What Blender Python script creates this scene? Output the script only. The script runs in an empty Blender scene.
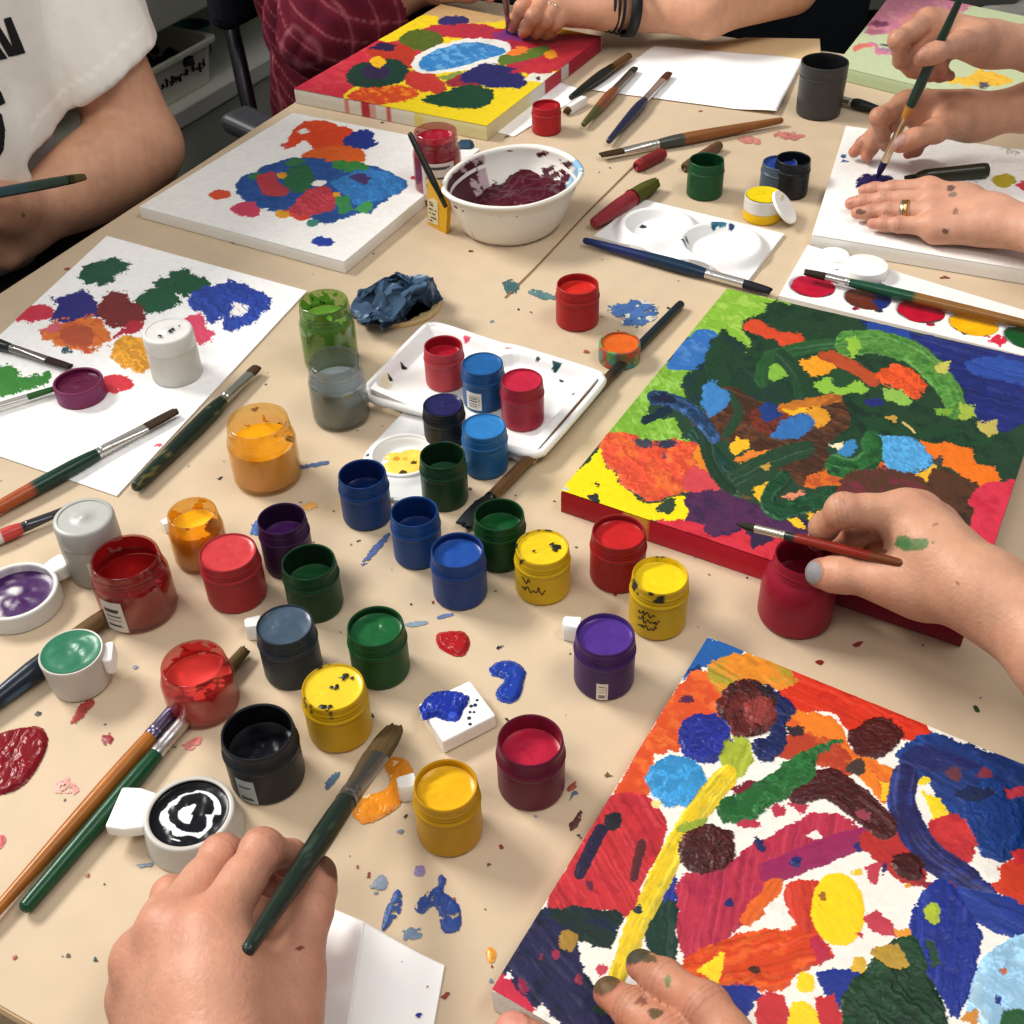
import bpy, math, random
import numpy as np
from mathutils import Vector, Matrix
random.seed(7); rng = np.random.default_rng(7)
SC = bpy.context.scene; COL = SC.collection
# ------------------------------------------------------------------ camera model (solved from the canvases' right angles)
F = 1220.0; TH = math.radians(41.0); RO = math.radians(-2.0); CZ = 1.285; TZ = 0.75
_R = np.array([1, 0, 0.]); _U = np.array([0, math.sin(TH), math.cos(TH)]); FW = np.array([0, math.cos(TH), -math.sin(TH)])
_c, _s = math.cos(RO), math.sin(RO)
CR = _c*_R + _s*_U; CU = -_s*_R + _c*_U; CAM = np.array([0, 0, CZ])
def P(px, py, h=0.0):
    """point at height h above the table top seen at photo pixel px,py"""
    d = CR*(px-512)/F + CU*(512-py)/F + FW
    return CAM + d*((TZ+h-CZ)/d[2])
def PD(px, py, dist):
    """point at depth dist along the view axis"""
    d = CR*(px-512)/F + CU*(512-py)/F + FW
    return CAM + d*dist
def proj(p):
    v = np.asarray(p) - CAM; z = v @ FW
    return np.stack([512+F*(v@CR)/z, 512-F*(v@CU)/z], -1), z
cam = bpy.data.cameras.new('camera'); cam.sensor_width = 36; cam.lens = F/1024*36; cam.clip_start = .02
co = bpy.data.objects.new('camera', cam); COL.objects.link(co); SC.camera = co
M = Matrix(((CR[0], CU[0], -FW[0], CAM[0]), (CR[1], CU[1], -FW[1], CAM[1]), (CR[2], CU[2], -FW[2], CAM[2]), (0, 0, 0, 1)))
co.matrix_world = M
# ------------------------------------------------------------------ colour, noise
def lin(c):
    if isinstance(c, str):
        c = c.lstrip('#'); c = [int(c[i:i+2], 16)/255 for i in (0, 2, 4)]
    c = np.asarray(c, float)
    return np.where(c <= .04045, c/12.92, ((c+.055)/1.055)**2.4)
def hash2(ix, iy, seed):
    n = (ix.astype(np.int64)*374761393 + iy.astype(np.int64)*668265263 + seed*1442695041) & 0xffffffff
    n = ((n ^ (n >> 13))*1274126177) & 0xffffffff
    return ((n ^ (n >> 16)) & 0xffff)/65535.0
def vnoise(x, y, seed=0):
    x = np.asarray(x, float); y = np.asarray(y, float)
    ix = np.floor(x); iy = np.floor(y); fx = x-ix; fy = y-iy
    fx = fx*fx*(3-2*fx); fy = fy*fy*(3-2*fy)
    a = hash2(ix, iy, seed); b = hash2(ix+1, iy, seed); c = hash2(ix, iy+1, seed); d = hash2(ix+1, iy+1, seed)
    return (a*(1-fx)+b*fx)*(1-fy)+(c*(1-fx)+d*fx)*fy
def fbm(x, y, seed=0, o=4):
    s = 0; a = .5; t = 0
    for i in range(o):
        s = s + a*vnoise(x*2**i, y*2**i, seed+i*17); t += a; a *= .55
    return s/t - .5                                   # about -.5 .. .5
# ------------------------------------------------------------------ materials
MATS = {}
def mat(name, col=None, rough=.5, metal=0., bump=0., bscale=200., var=0., vscale=30., spec=.5, trans=0., ior=1.45, sss=0., coat=0., attr=False, emit=None):
    if name in MATS: return MATS[name]
    m = bpy.data.materials.new(name); m.use_nodes = True; nt = m.node_tree; b = nt.nodes['Principled BSDF']
    b.inputs['Roughness'].default_value = rough; b.inputs['Metallic'].default_value = metal
    b.inputs['Specular IOR Level'].default_value = spec; b.inputs['IOR'].default_value = ior
    b.inputs['Transmission Weight'].default_value = trans; b.inputs['Coat Weight'].default_value = coat
    b.inputs['Coat Roughness'].default_value = .08
    if sss:
        b.inputs['Subsurface Weight'].default_value = sss; b.inputs['Subsurface Radius'].default_value = (1, .35, .2); b.inputs['Subsurface Scale'].default_value = .006
    tc = nt.nodes.new('ShaderNodeTexCoord')
    if attr:
        a = nt.nodes.new('ShaderNodeAttribute'); a.attribute_name = 'Col'; src = a.outputs['Color']
    else:
        rgb = nt.nodes.new('ShaderNodeRGB'); rgb.outputs[0].default_value = (*lin(col), 1); src = rgb.outputs[0]
    if var:
        n = nt.nodes.new('ShaderNodeTexNoise'); n.inputs['Scale'].default_value = vscale; n.inputs['Detail'].default_value = 5
        nt.links.new(tc.outputs['Object'], n.inputs['Vector'])
        mr = nt.nodes.new('ShaderNodeMapRange'); mr.inputs['From Min'].default_value = .25; mr.inputs['From Max'].default_value = .75
        mr.inputs['To Min'].default_value = 1-var; mr.inputs['To Max'].default_value = 1+var
        nt.links.new(n.outputs['Fac'], mr.inputs['Value'])
        mx = nt.nodes.new('ShaderNodeVectorMath'); mx.operation = 'SCALE'
        nt.links.new(src, mx.inputs[0]); nt.links.new(mr.outputs[0], mx.inputs['Scale']); src = mx.outputs[0]
    nt.links.new(src, b.inputs['Base Color'])
    if bump:
        n2 = nt.nodes.new('ShaderNodeTexNoise'); n2.inputs['Scale'].default_value = bscale; n2.inputs['Detail'].default_value = 4
        nt.links.new(tc.outputs['Object'], n2.inputs['Vector'])
        bp = nt.nodes.new('ShaderNodeBump'); bp.inputs['Strength'].default_value = bump; bp.inputs['Distance'].default_value = .002
        nt.links.new(n2.outputs['Fac'], bp.inputs['Height']); nt.links.new(bp.outputs[0], b.inputs['Normal'])
    MATS[name] = m; return m
PLASTIC = lambda: mat('pot_plastic', attr=True, rough=.38, bump=.06, bscale=150, var=.05, vscale=60, spec=.4)
WETPAINT = lambda: mat('wet_paint', attr=True, rough=.27, bump=.05, bscale=120, spec=.35)
DRYPAINT = lambda: mat('acrylic_paint', attr=True, rough=.42, bump=.12, bscale=700, var=.05, vscale=220, spec=.45)
WHITEPL = lambda: mat('white_plastic', attr=True, rough=.35, bump=.04, bscale=120, spec=.45)
SKIN = lambda: mat('skin', attr=True, rough=.46, bump=.22, bscale=420, var=.05, vscale=110, sss=.12, spec=.4)
# ------------------------------------------------------------------ objects
def mesh(name, V, Fc, m=None, parent=None, cols=None, smooth=True, sharp=None, origin=None):
    """V (N,3) world or local to parent; Fc list of faces or (M,4) array"""
    V = np.asarray(V, np.float32).reshape(-1, 3)
    if origin is not None: V = V - np.asarray(origin, np.float32)
    me = bpy.data.meshes.new(name)
    if isinstance(Fc, np.ndarray):
        nf, k = Fc.shape
        me.vertices.add(len(V)); me.vertices.foreach_set('co', V.ravel())
        me.loops.add(nf*k); me.loops.foreach_set('vertex_index', Fc.astype(np.int32).ravel())
        me.polygons.add(nf); me.polygons.foreach_set('loop_start', np.arange(0, nf*k, k, dtype=np.int32))
        me.update(calc_edges=True)
    else:
        me.from_pydata(V.tolist(), [], [list(map(int, f)) for f in Fc]); me.update()
    if cols is not None:
        cols = np.asarray(cols, np.float32)
        if cols.ndim == 1: cols = np.tile(cols, (len(V), 1))
        a = me.color_attributes.new('Col', 'FLOAT_COLOR', 'POINT')
        a.data.foreach_set('color', np.concatenate([cols, np.ones((len(cols), 1), np.float32)], 1).astype(np.float32).ravel())
    me.polygons.foreach_set('use_smooth', np.full(len(me.polygons), bool(smooth)))
    if smooth and sharp: me.set_sharp_from_angle(angle=math.radians(sharp))
    if m: me.materials.append(m)
    o = bpy.data.objects.new(name, me); COL.objects.link(o)
    if parent: o.parent = parent
    elif origin is not None: o.location = Vector(origin)
    return o
def tag(o, label=None, cat=None, group=None, kind=None):
    if label: o['label'] = label
    if cat: o['category'] = cat
    if group: o['group'] = group
    if kind: o['kind'] = kind
    return o
def empty(name, loc, label, cat, group=None, rot=None):
    o = bpy.data.objects.new(name, None); COL.objects.link(o); o.empty_display_size = .02
    if rot is not None: o.matrix_world = Matrix.Translation(Vector(loc)) @ rot.to_4x4()
    else: o.location = Vector(loc)
    return tag(o, label, cat, group)
def join(*parts):
    """(V,F[,C]) tuples -> one; F may hold mixed faces"""
    V = []; Fs = []; C = []; n = 0
    for p in parts:
        v = np.asarray(p[0], float).reshape(-1, 3); V.append(v)
        for f in p[1]: Fs.append([int(i)+n for i in f])
        if len(p) > 2: C.append(np.broadcast_to(np.asarray(p[2], float), (len(v), 3)))
        n += len(v)
    return (np.concatenate(V), Fs, np.concatenate(C)) if C else (np.concatenate(V), Fs)
def gridF(nu, nv, wrapu=False):
    i, j = np.meshgrid(np.arange(nu if wrapu else nu-1), np.arange(nv-1), indexing='ij')
    i2 = (i+1) % nu
    return np.stack([i*nv+j, i2*nv+j, i2*nv+j+1, i*nv+j+1], -1).reshape(-1, 4)
def lathe(prof, n=48, sx=1., sy=1.):
    pr = np.asarray(prof, float); a = np.linspace(0, 2*np.pi, n, endpoint=False)
    V = np.stack([np.cos(a)[:, None]*pr[:, 0]*sx, np.sin(a)[:, None]*pr[:, 0]*sy, np.broadcast_to(pr[:, 1], (n, len(pr)))], -1)
    return V.reshape(-1, 3), gridF(n, len(pr), True)
def box(c, s, R=None):
    s = np.asarray(s)/2
    V = np.array([[x, y, z] for x in (-1, 1) for y in (-1, 1) for z in (-1, 1)])*s
    if R is not None: V = V @ np.asarray(R).T
    return V+np.asarray(c), [[0, 1, 3, 2], [4, 6, 7, 5], [0, 4, 5, 1], [2, 3, 7, 6], [0, 2, 6, 4], [1, 5, 7, 3]]
def bevel(o, w=.003, seg=2):
    b = o.modifiers.new('bevel', 'BEVEL'); b.width = w; b.segments = seg; b.limit_method = 'ANGLE'; return o
def tube(pts, rad, n=10, caps=True):
    pts = np.asarray(pts, float); rad = np.broadcast_to(np.asarray(rad, float), (len(pts),))
    T = np.gradient(pts, axis=0); T /= np.linalg.norm(T, axis=1)[:, None]
    ref = np.array([0, 0, 1.]) if abs(T[0][2]) < .9 else np.array([1., 0, 0])
    a = np.linspace(0, 2*np.pi, n, endpoint=False); V = []
    for p, t, r in zip(pts, T, rad):
        u = np.cross(t, ref); u /= np.linalg.norm(u); w = np.cross(u, t)
        V.append(p + r*(np.cos(a)[:, None]*u + np.sin(a)[:, None]*w))
    V = np.stack(V, 1).reshape(-1, 3); Fs = gridF(n, len(pts), True).tolist()
    if caps:
        m = len(pts); Fs.append([i*m for i in range(n)]); Fs.append([i*m+m-1 for i in range(n)][::-1])
    return V, Fs
def smooth_poly(pts, n=6, closed=True):
    pts = np.asarray(pts, float); out = []; N = len(pts)
    for i in range(N if closed else N-1):
        p0, p1, p2, p3 = (pts[(i-1) % N], pts[i], pts[(i+1) % N], pts[(i+2) % N]) if closed else (pts[max(i-1, 0)], pts[i], pts[i+1], pts[min(i+2, N-1)])
        for t in np.linspace(0, 1, n, endpoint=False):
            out.append(.5*((2*p1)+(-p0+p2)*t+(2*p0-5*p1+4*p2-p3)*t*t+(-p0+3*p1-3*p2+p3)*t**3))
    if not closed: out.append(pts[-1])
    return np.array(out)
def sd_poly(p, poly):
    """signed distance (neg inside) of points p (N,2) to polygon"""
    poly = np.asarray(poly, float); d = np.full(len(p), 1e18); s = np.ones(len(p))
    N = len(poly); j = N-1
    for i in range(N):
        e = poly[j]-poly[i]; w = p-poly[i]
        t = np.clip((w@e)/max(e@e, 1e-12), 0, 1); b = w-t[:, None]*e
        d = np.minimum(d, (b*b).sum(1))
        c1 = p[:, 1] >= poly[i][1]; c2 = p[:, 1] < poly[j][1]; c3 = e[0]*w[:, 1] > e[1]*w[:, 0]
        f = (c1 & c2 & c3) | (~c1 & ~c2 & ~c3); s[f] *= -1; j = i
    return s*np.sqrt(d)
def sd_line(p, pts):
    """distance to polyline, and signed side offset, and length along"""
    pts = np.asarray(pts, float); best = np.full(len(p), 1e18); off = np.zeros(len(p)); al = np.zeros(len(p)); L = 0.
    for a, b in zip(pts[:-1], pts[1:]):
        e = b-a; l = np.linalg.norm(e); w = p-a; t = np.clip((w@e)/(l*l), 0, 1); q = w-t[:, None]*e
        d = np.sqrt((q*q).sum(1)); cr = (e[0]*w[:, 1]-e[1]*w[:, 0])/l
        m = d < best; best[m] = d[m]; off[m] = cr[m]; al[m] = L+t[m]*l; L += l
    return best, off, al, L
# ------------------------------------------------------------------ table frame: D runs along the left edge (away), N runs to the right
D = np.array([.474, .88, 0]); D /= np.linalg.norm(D); N = np.array([D[1], -D[0], 0]); ZV = np.array([0, 0, 1.])
RT = np.stack([D, N*-1, ZV], 1)      # columns: local x=D, local y=-N (left), z up
def ST(s, t, z): return D*s+N*t+ZV*z
S0, S1, T0, T1 = .13, 1.425, -.824, .30
SC.view_settings.view_transform = 'Standard'; SC.view_settings.look = 'None'; SC.view_settings.exposure = .27; SC.view_settings.gamma = .90
# floor and walls
fm = mat('floor_lino', '#141312', rough=.6, var=.25, vscale=6, bump=.05)
o = mesh('floor', *box((0, 1.2, -.02), (7, 7, .04)), fm, smooth=False); tag(o, kind='structure', label='dark grey speckled floor under the table')
wm = mat('wall_paint', '#8a897f', rough=.8, var=.05, vscale=3)
o = mesh('wall_back', *box((0, 4.1, 1.4), (7, .1, 2.88)), wm, smooth=False); tag(o, kind='structure')
# ---- table
tb = empty('work_table', ST((S0+S1)/2, (T0+T1)/2, 0), 'large wooden classroom table covered in spattered kraft paper', 'table')
loc = np.array(tb.location)
tm = mat('table_laminate', '#d2b48c', rough=.4, var=.05, vscale=8)
o = mesh('tabletop', *box(ST((S0+S1)/2, (T0+T1)/2, TZ-.0165), (S1-S0, T1-T0, .032), RT), tm, tb, origin=loc, smooth=False); bevel(o, .004)
lm = mat('table_leg_metal', '#2b2b2d', rough=.45, metal=.3)
for s, t in ((S0+.07, T0+.07), (S1-.07, T0+.07), (S0+.07, T1-.07), (S1-.07, T1-.07)):
    o = mesh('leg', *box(ST(s, t, (TZ-.032)/2), (.045, .045, TZ-.032), RT), lm, tb, origin=loc, smooth=False); bevel(o, .004)
# ---- kraft paper cover (gently wavy sheet) with its folded seam
ns, nt_ = 130, 144
ss, tt = np.meshgrid(np.linspace(S0+.002, S1-.002, ns), np.linspace(T0+.004, T1-.004, nt_), indexing='ij')
w = fbm(ss*7, tt*7, 3)*.0006
V = ss[..., None]*D+tt[..., None]*N; V[..., 2] = TZ-.0002+w*.0
kc = lin('#c9b69c')*np.ones((ns*nt_, 3)); kn = fbm(ss*4.5, tt*4.5, 11, 5).reshape(-1, 1); kn2 = fbm(ss*30, tt*9, 12, 4).reshape(-1, 1)
kc = kc*(1+.17*kn+.06*kn2)
km = mat('kraft_paper', attr=True, rough=.62, bump=.12, bscale=60, var=.035, vscale=45, spec=.3)
kp = empty('kraft_paper', ST(S0, T0, TZ), 'tan kraft paper sheet covering the whole table top', 'paper')
mesh('paper_sheet', V.reshape(-1, 3), gridF(ns, nt_)[:, ::-1], km, kp, kc, origin=np.array(kp.location))
# seam: narrow dark overlap line
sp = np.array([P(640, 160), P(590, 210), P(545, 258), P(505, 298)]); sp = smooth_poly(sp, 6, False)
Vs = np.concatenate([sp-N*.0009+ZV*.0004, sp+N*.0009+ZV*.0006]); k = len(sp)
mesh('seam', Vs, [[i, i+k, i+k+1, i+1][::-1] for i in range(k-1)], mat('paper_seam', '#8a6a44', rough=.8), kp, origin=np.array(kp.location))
sp2 = np.array([P(505, 298), P(440, 352)])
# ---- far curled corner of a second kraft sheet, under the blank paper
def quadgrid(c, nu, nv, h=0.):
    """c: 4 world points c00,c10,c11,c01"""
    u, v = np.meshgrid(np.linspace(0, 1, nu), np.linspace(0, 1, nv), indexing='ij'); u = u[..., None]; v = v[..., None]
    return (c[0]*(1-u)*(1-v)+c[1]*u*(1-v)+c[2]*u*v+c[3]*(1-u)*v), u[..., 0], v[..., 0]
# ---- storage cabinet along the left wall
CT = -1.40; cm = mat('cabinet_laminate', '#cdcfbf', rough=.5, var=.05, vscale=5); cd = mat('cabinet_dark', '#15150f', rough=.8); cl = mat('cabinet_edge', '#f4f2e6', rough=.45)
cb = empty('storage_cabinet', ST(1.55, CT-.2, 0), 'grey green storage cabinet with an open shelf behind the table', 'cabinet'); loc = np.array(cb.location)
def cbox(nm, s0, s1, t0, t1, z0, z1, m): 
    o = mesh(nm, *box(ST((s0+s1)/2, (t0+t1)/2, (z0+z1)/2), (s1-s0, t1-t0, z1-z0), RT), m, cb, origin=loc, smooth=False); bevel(o, .003); return o
CS0, CS1, ZS, ZU = .6, 2.4, .478, .606
cbox('body', CS0, CS1, CT-.42, CT-.012, .04, ZS-.03, cm)
for a, b in ((CS0, 1.18), (1.19, 1.79), (1.8, CS1)): cbox('door', a+.004, b-.004, CT-.012, CT, .06, ZS-.034, cm)
cbox('shelf', CS0, CS1, CT-.42, CT+.006, ZS-.03, ZS, cl)
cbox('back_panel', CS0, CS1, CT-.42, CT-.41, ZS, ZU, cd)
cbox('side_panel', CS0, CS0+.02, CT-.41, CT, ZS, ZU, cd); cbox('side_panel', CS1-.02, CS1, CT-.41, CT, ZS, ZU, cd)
cbox('upper_cupboard', CS0, CS1, CT-.42, CT, ZU, 1.05, cm)
# ---- bin on the shelf
bs0, bs1, bt0, bt1, bz0, bz1 = 1.40, 1.625, CT-.2, CT-.012, ZS+.001, ZS+.074
bn = empty('plastic_bin', ST((bs0+bs1)/2, (bt0+bt1)/2, bz0), 'off white plastic bin with dark contents on the open cabinet shelf', 'bin'); loc = np.array(bn.location)
bm_ = mat('bin_plastic', '#efeddd', rough=.5, var=.04, vscale=20)
def rr(s0, s1, t0, t1, z, r=.02, k=5):
    out = []
    for cs, ct, a0 in ((s1-r, t1-r, 0), (s0+r, t1-r, 90), (s0+r, t0+r, 180), (s1-r, t0+r, 270)):
        for a in np.radians(np.linspace(a0, a0+90, k)): out.append(ST(cs+r*math.cos(a), ct+r*math.sin(a), z))
    return np.array(out)
def rings(rs, closeb=True, closet=False):
    n = len(rs[0]); V = np.concatenate(rs); Fs = []
    for i in range(len(rs)-1):
        for j in range(n): Fs.append([i*n+j, i*n+(j+1) % n, (i+1)*n+(j+1) % n, (i+1)*n+j])
    if closeb: Fs.append(list(range(n))[::-1])
    if closet: Fs.append([(len(rs)-1)*n+j for j in range(n)])
    return V, Fs
g = .012
mesh('tub', *rings([rr(bs0+g, bs1-g, bt0+g, bt1-g, bz0), rr(bs0+.004, bs1-.004, bt0+.004, bt1-.004, bz1-.006), rr(bs0-.004, bs1+.004, bt0-.004, bt1+.004, bz1-.006), rr(bs0-.004, bs1+.004, bt0-.004, bt1+.004, bz1), rr(bs0+.006, bs1-.006, bt0+.006, bt1-.006, bz1), rr(bs0+g+.004, bs1-g-.004, bt0+g+.004, bt1-g-.004, bz0+.004)], True, True), bm_, bn, origin=loc, smooth=True, sharp=40)
V, Fs = [], []
for i in range(26):
    a, b = random.uniform(bs0+.03, bs1-.03), random.uniform(bt0+.03, bt1-.02); r = random.uniform(.01, .02); th = random.uniform(0, 3.1)
    p = ST(a, b, bz1-.02+random.uniform(-.01, .008)); q = p+.03*(D*math.cos(th)+N*math.sin(th))+ZV*random.uniform(-.01, .012)
    V.append(tube([p, (p+q)/2+ZV*.004, q], [r*.5, r*.6, r*.35], 7))
mesh('contents', *join(*V), mat('bin_contents', '#1b1a19', rough=.7), bn, origin=loc, kind=None) if False else tag(mesh('contents', *join(*V), mat('bin_contents', '#1e1c1b', rough=.7), bn, origin=loc), kind='stuff')
V = []
x = bs0+.075
for i in range(9):                       # small dark hand-lettered scrawl on the bin's front
    wd = random.uniform(.006, .011); hh = random.uniform(.006, .014)
    for q in range(3):
        V.append(box(ST(x+random.uniform(0, wd), bt1-.006+.001*0, bz0+.034+random.uniform(-.2, .6)*hh), (wd*.55, .0012, .0025 if q else hh), RT))
    x += wd+.0035 if i != 5 else wd+.012
mesh('lettering', *join(*V), mat('marker_ink', '#17171a', rough=.6), bn, origin=loc, smooth=False)
# small teal tub beside the bin
tt_ = empty('supply_tub', ST(1.70, CT-.13, ZS+.001), 'small teal plastic tub on the cabinet shelf right of the bin', 'tub')
mesh('tub_body', *lathe([(0, 0), (.024, 0), (.028, .002), (.031, .045), (.033, .046), (.033, .05), (.028, .05), (.026, .006), (0, .006)], 28), mat('teal_plastic', '#3c6f78', rough=.4), tt_)
# ---- shelving unit at the back right
sx = empty('shelving_unit', (.86, 2.42, 0), 'grey open shelving unit in shadow at the back right', 'shelf'); loc = np.array(sx.location)
sg = mat('shelf_metal', '#85867f', rough=.5); 
for nm, c, s, m in (('upright', (.60, 2.24, .45), (.035, .035, .9), sg), ('upright', (1.25, 2.24, .45), (.035, .035, .9), sg), ('upright', (.60, 2.6, .45), (.035, .035, .9), sg), ('upright', (1.25, 2.6, .45), (.035, .035, .9), sg),
                 ('shelf_board', (.925, 2.42, .52), (.65, .38, .022), sg), ('shelf_board', (.925, 2.42, .12), (.65, .38, .022), sg), ('shelf_board', (.925, 2.42, .88), (.65, .38, .022), sg), ('back_panel', (.925, 2.61, .48), (.66, .012, .86), cd)):
    o = mesh(nm, *box(c, s), m, sx, origin=loc, smooth=False); bevel(o, .003)
# ---- lights
def area(name, loc, tgt, sx_, sy_, e, col):
    l = bpy.data.lights.new(name, 'AREA'); l.shape = 'RECTANGLE'; l.size = sx_; l.size_y = sy_; l.energy = e; l.color = col
    o = bpy.data.objects.new(name, l); COL.objects.link(o); o.location = loc
    o.rotation_euler = (Vector(tgt)-Vector(loc)).to_track_quat('-Z', 'Y').to_euler(); return o
area('ceiling_or_fill_light', (-1.9, 1.75, 2.7), (-.05, .7, .75), 1.1, .55, 72, (1, .97, .92))
area('ceiling_or_fill_light', (.9, .3, 2.75), (.1, .6, .75), 1.2, .5, 13, (1, .96, .91))  # added fill from the right front, brightens sides facing away from the main light
area('ceiling_or_fill_light', (-.7, -.4, 2.75), (0, .5, .75), 1.2, .6, 14, (1, .96, .91))  # added fill from behind the camera, lifts surfaces turned towards the viewer
wd = bpy.data.worlds.new('world'); SC.world = wd; wd.use_nodes = True
wd.node_tree.nodes['Background'].inputs[0].default_value = (.95, .97, 1, 1); wd.node_tree.nodes['Background'].inputs[1].default_value = .30
# ------------------------------------------------------------------ paint pots: fitted from their outline in the photo
def fit(x0, x1, yt, yb, z0=0.):
    cx = (x0+x1)/2; h = .04; bx = cx; r = .018
    for i in range(30):
        g = P(bx, yb, z0); u = g-CAM; u[2] = 0; u /= np.linalg.norm(u); c = g+u*r
        m, z = proj(c+[0, 0, h/2]); bx += (cx-m[0])*.8; r = (x1-x0)/2*z/F*.985
        b0, _ = proj(c); t0, zt = proj(c+[0, 0, h]); r = ((x1-x0)-.5*abs(b0[0]-t0[0]))/2*z/F*1.03
        top, _ = proj(c+u*r*.92+[0, 0, h]); h += (top[1]-yt)*.0006
    return c, r, h
GP = 'paint pots standing on the table'
def paintdisc(parent, R, z, col, mound=.0006, seed=0, n=40, m=14, swirl=.12, col2=None, mix=0.):
    if mix == 'rings': n, m = 140, 50
    a = np.linspace(0, 2*np.pi, n, endpoint=False); r = np.linspace(0, 1, m)
    A, Rr = np.meshgrid(a, r, indexing='ij'); x = np.cos(A)*Rr; y = np.sin(A)*Rr
    nz = fbm(x*1.6+seed*3.1, y*1.6, seed, 3)
    sw = vnoise(x*2.2+nz*4+seed, y*5+nz*4, seed+5)
    z_ = z+mound*(nz*2.2+(sw-.5)*.9)*(1-Rr**6)+.0009*Rr**10
    V = np.stack([x*R, y*R, z_], -1).reshape(-1, 3)
    c = .82*lin(col)*(1+swirl*(sw+nz-.5)).reshape(-1, 1)
    if mix == 'rings':
        f = ((vnoise(Rr*6.5+nz*3.5, A/np.pi*1.5+7, seed+2) > .53) & (Rr < .78)).astype(float).reshape(-1, 1); c = c*(1-f)+lin(col2)*f
    elif col2 is not None:
        f = np.clip((nz+.5-(.62-mix))*6, 0, 1).reshape(-1, 1); c = c*(1-f)+lin(col2)*f
    return mesh('paint', V, gridF(n, m, True), WETPAINT(), parent, np.clip(c, 0, 1))
def curved_label(parent, R, z0, z1, a0, a1, name='label', col='#dcdad2', bars=True, seed=1):
    """paper label wrapped on a pot: white card with fine printed lines (own vertex colours)"""
    n, m = 61, 41; A, Z = np.meshgrid(np.linspace(a0, a1, n), np.linspace(z0, z1, m), indexing='ij')
    V = np.stack([np.cos(A)*R, np.sin(A)*R, Z], -1).reshape(-1, 3)
    u = ((A-a0)/(a1-a0)); v = (Z-z0)/(z1-z0)
    if bars == 'lines': ink = (vnoise(v*16, u*0+seed, seed) > .58) & (u > .12) & (u < .62+.25*vnoise(np.floor(v*16), u*0, 7)) & (v > .1) & (v < .9)
    elif bars == 'code': ink = (vnoise(v*34, u*0+seed, seed) > .5) & (u > .2) & (u < .75) & (v > .12) & (v < .85) | ((u > .8) & (u < .9) & (vnoise(v*40, u*0, 3) > .5) & (v > .15) & (v < .8))
    else: ink = (vnoise(u*7, v*12, seed) > .6) & (u > .12) & (u < .88) & (v > .1) & (v < .9) & (np.sin(v*34) > -.2)
    c = np.where(ink[..., None], lin('#4a4a4c'), lin(col)).reshape(-1, 3)
    return mesh(name, V, gridF(n, m), mat('paper_label', attr=True, rough=.5), parent, c)
def scrawl(parent, R, lines, a0, z0, dz, wd, seed=1, col='#23221c'):
    """illegible handwriting round the pot"""
    V = []; rg = np.random.default_rng(seed)
    for i, ln in enumerate(lines):
        a = a0; pts = []
        k = int(ln*9); ph = rg.uniform(0, 6, 3)
        for q in range(k*4):
            t = q/4; aa = a0+ln*wd*q/(k*4); z = z0-i*dz+.0011*math.sin(t*2.9+ph[0])+.0008*math.sin(t*1.7+ph[1])+(.0022 if (q//4) % 5 == 2 and q % 4 < 2 else 0)
            pts.append([math.cos(aa)*(R+.0002), math.sin(aa)*(R+.0002), z])
        V.append(tube(smooth_poly(pts, 2, False), .0003, 5))
    return mesh('handwriting', *join(*V), mat('pen_ink', col, rough=.6), parent)
POT = [(0, 0), (.90, 0), (.965, .02), (.985, .06), (.985, .60), (.97, .64), (.985, .665), (1.005, .68), (1.01, .70), (1.0, .725), (.955, .74), (.945, .76), (.97, .775), (.972, .785), (.945, .80), (.945, .825), (.968, .84), (.968, .85), (.945, .865), (.94, .965), (.93, .992), (.905, 1.), (.875, .99), (.86, .96)]
def potcols(V, R, H, col, drips=None, dcol=None, seed=0):
    a = np.arctan2(V[:, 1], V[:, 0]); z = V[:, 2]/H; rr_ = np.hypot(V[:, 0], V[:, 1])/R
    x = np.cos(a)*2+seed*5.3; y = np.sin(a)*2
    c = .76*lin(col)*(1+.10*fbm(x*2, y*2+z*6, seed, 3)+0.)[:, None]
    if drips:
        nz = fbm(x*2.4, y*2.4+z*3.2, seed+3, 4)+.5
        m = (nz > drips+.02) & (z > .80)
        c[m] = lin(dcol)*(.8+.4*nz[m])[:, None]
    return np.clip(c, 0, 1)
def angto(c, px, py):      # local angle of direction towards pixel on ground from pot centre
    q = P(px, py)-c; return math.atan2(q[1], q[0])
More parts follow.
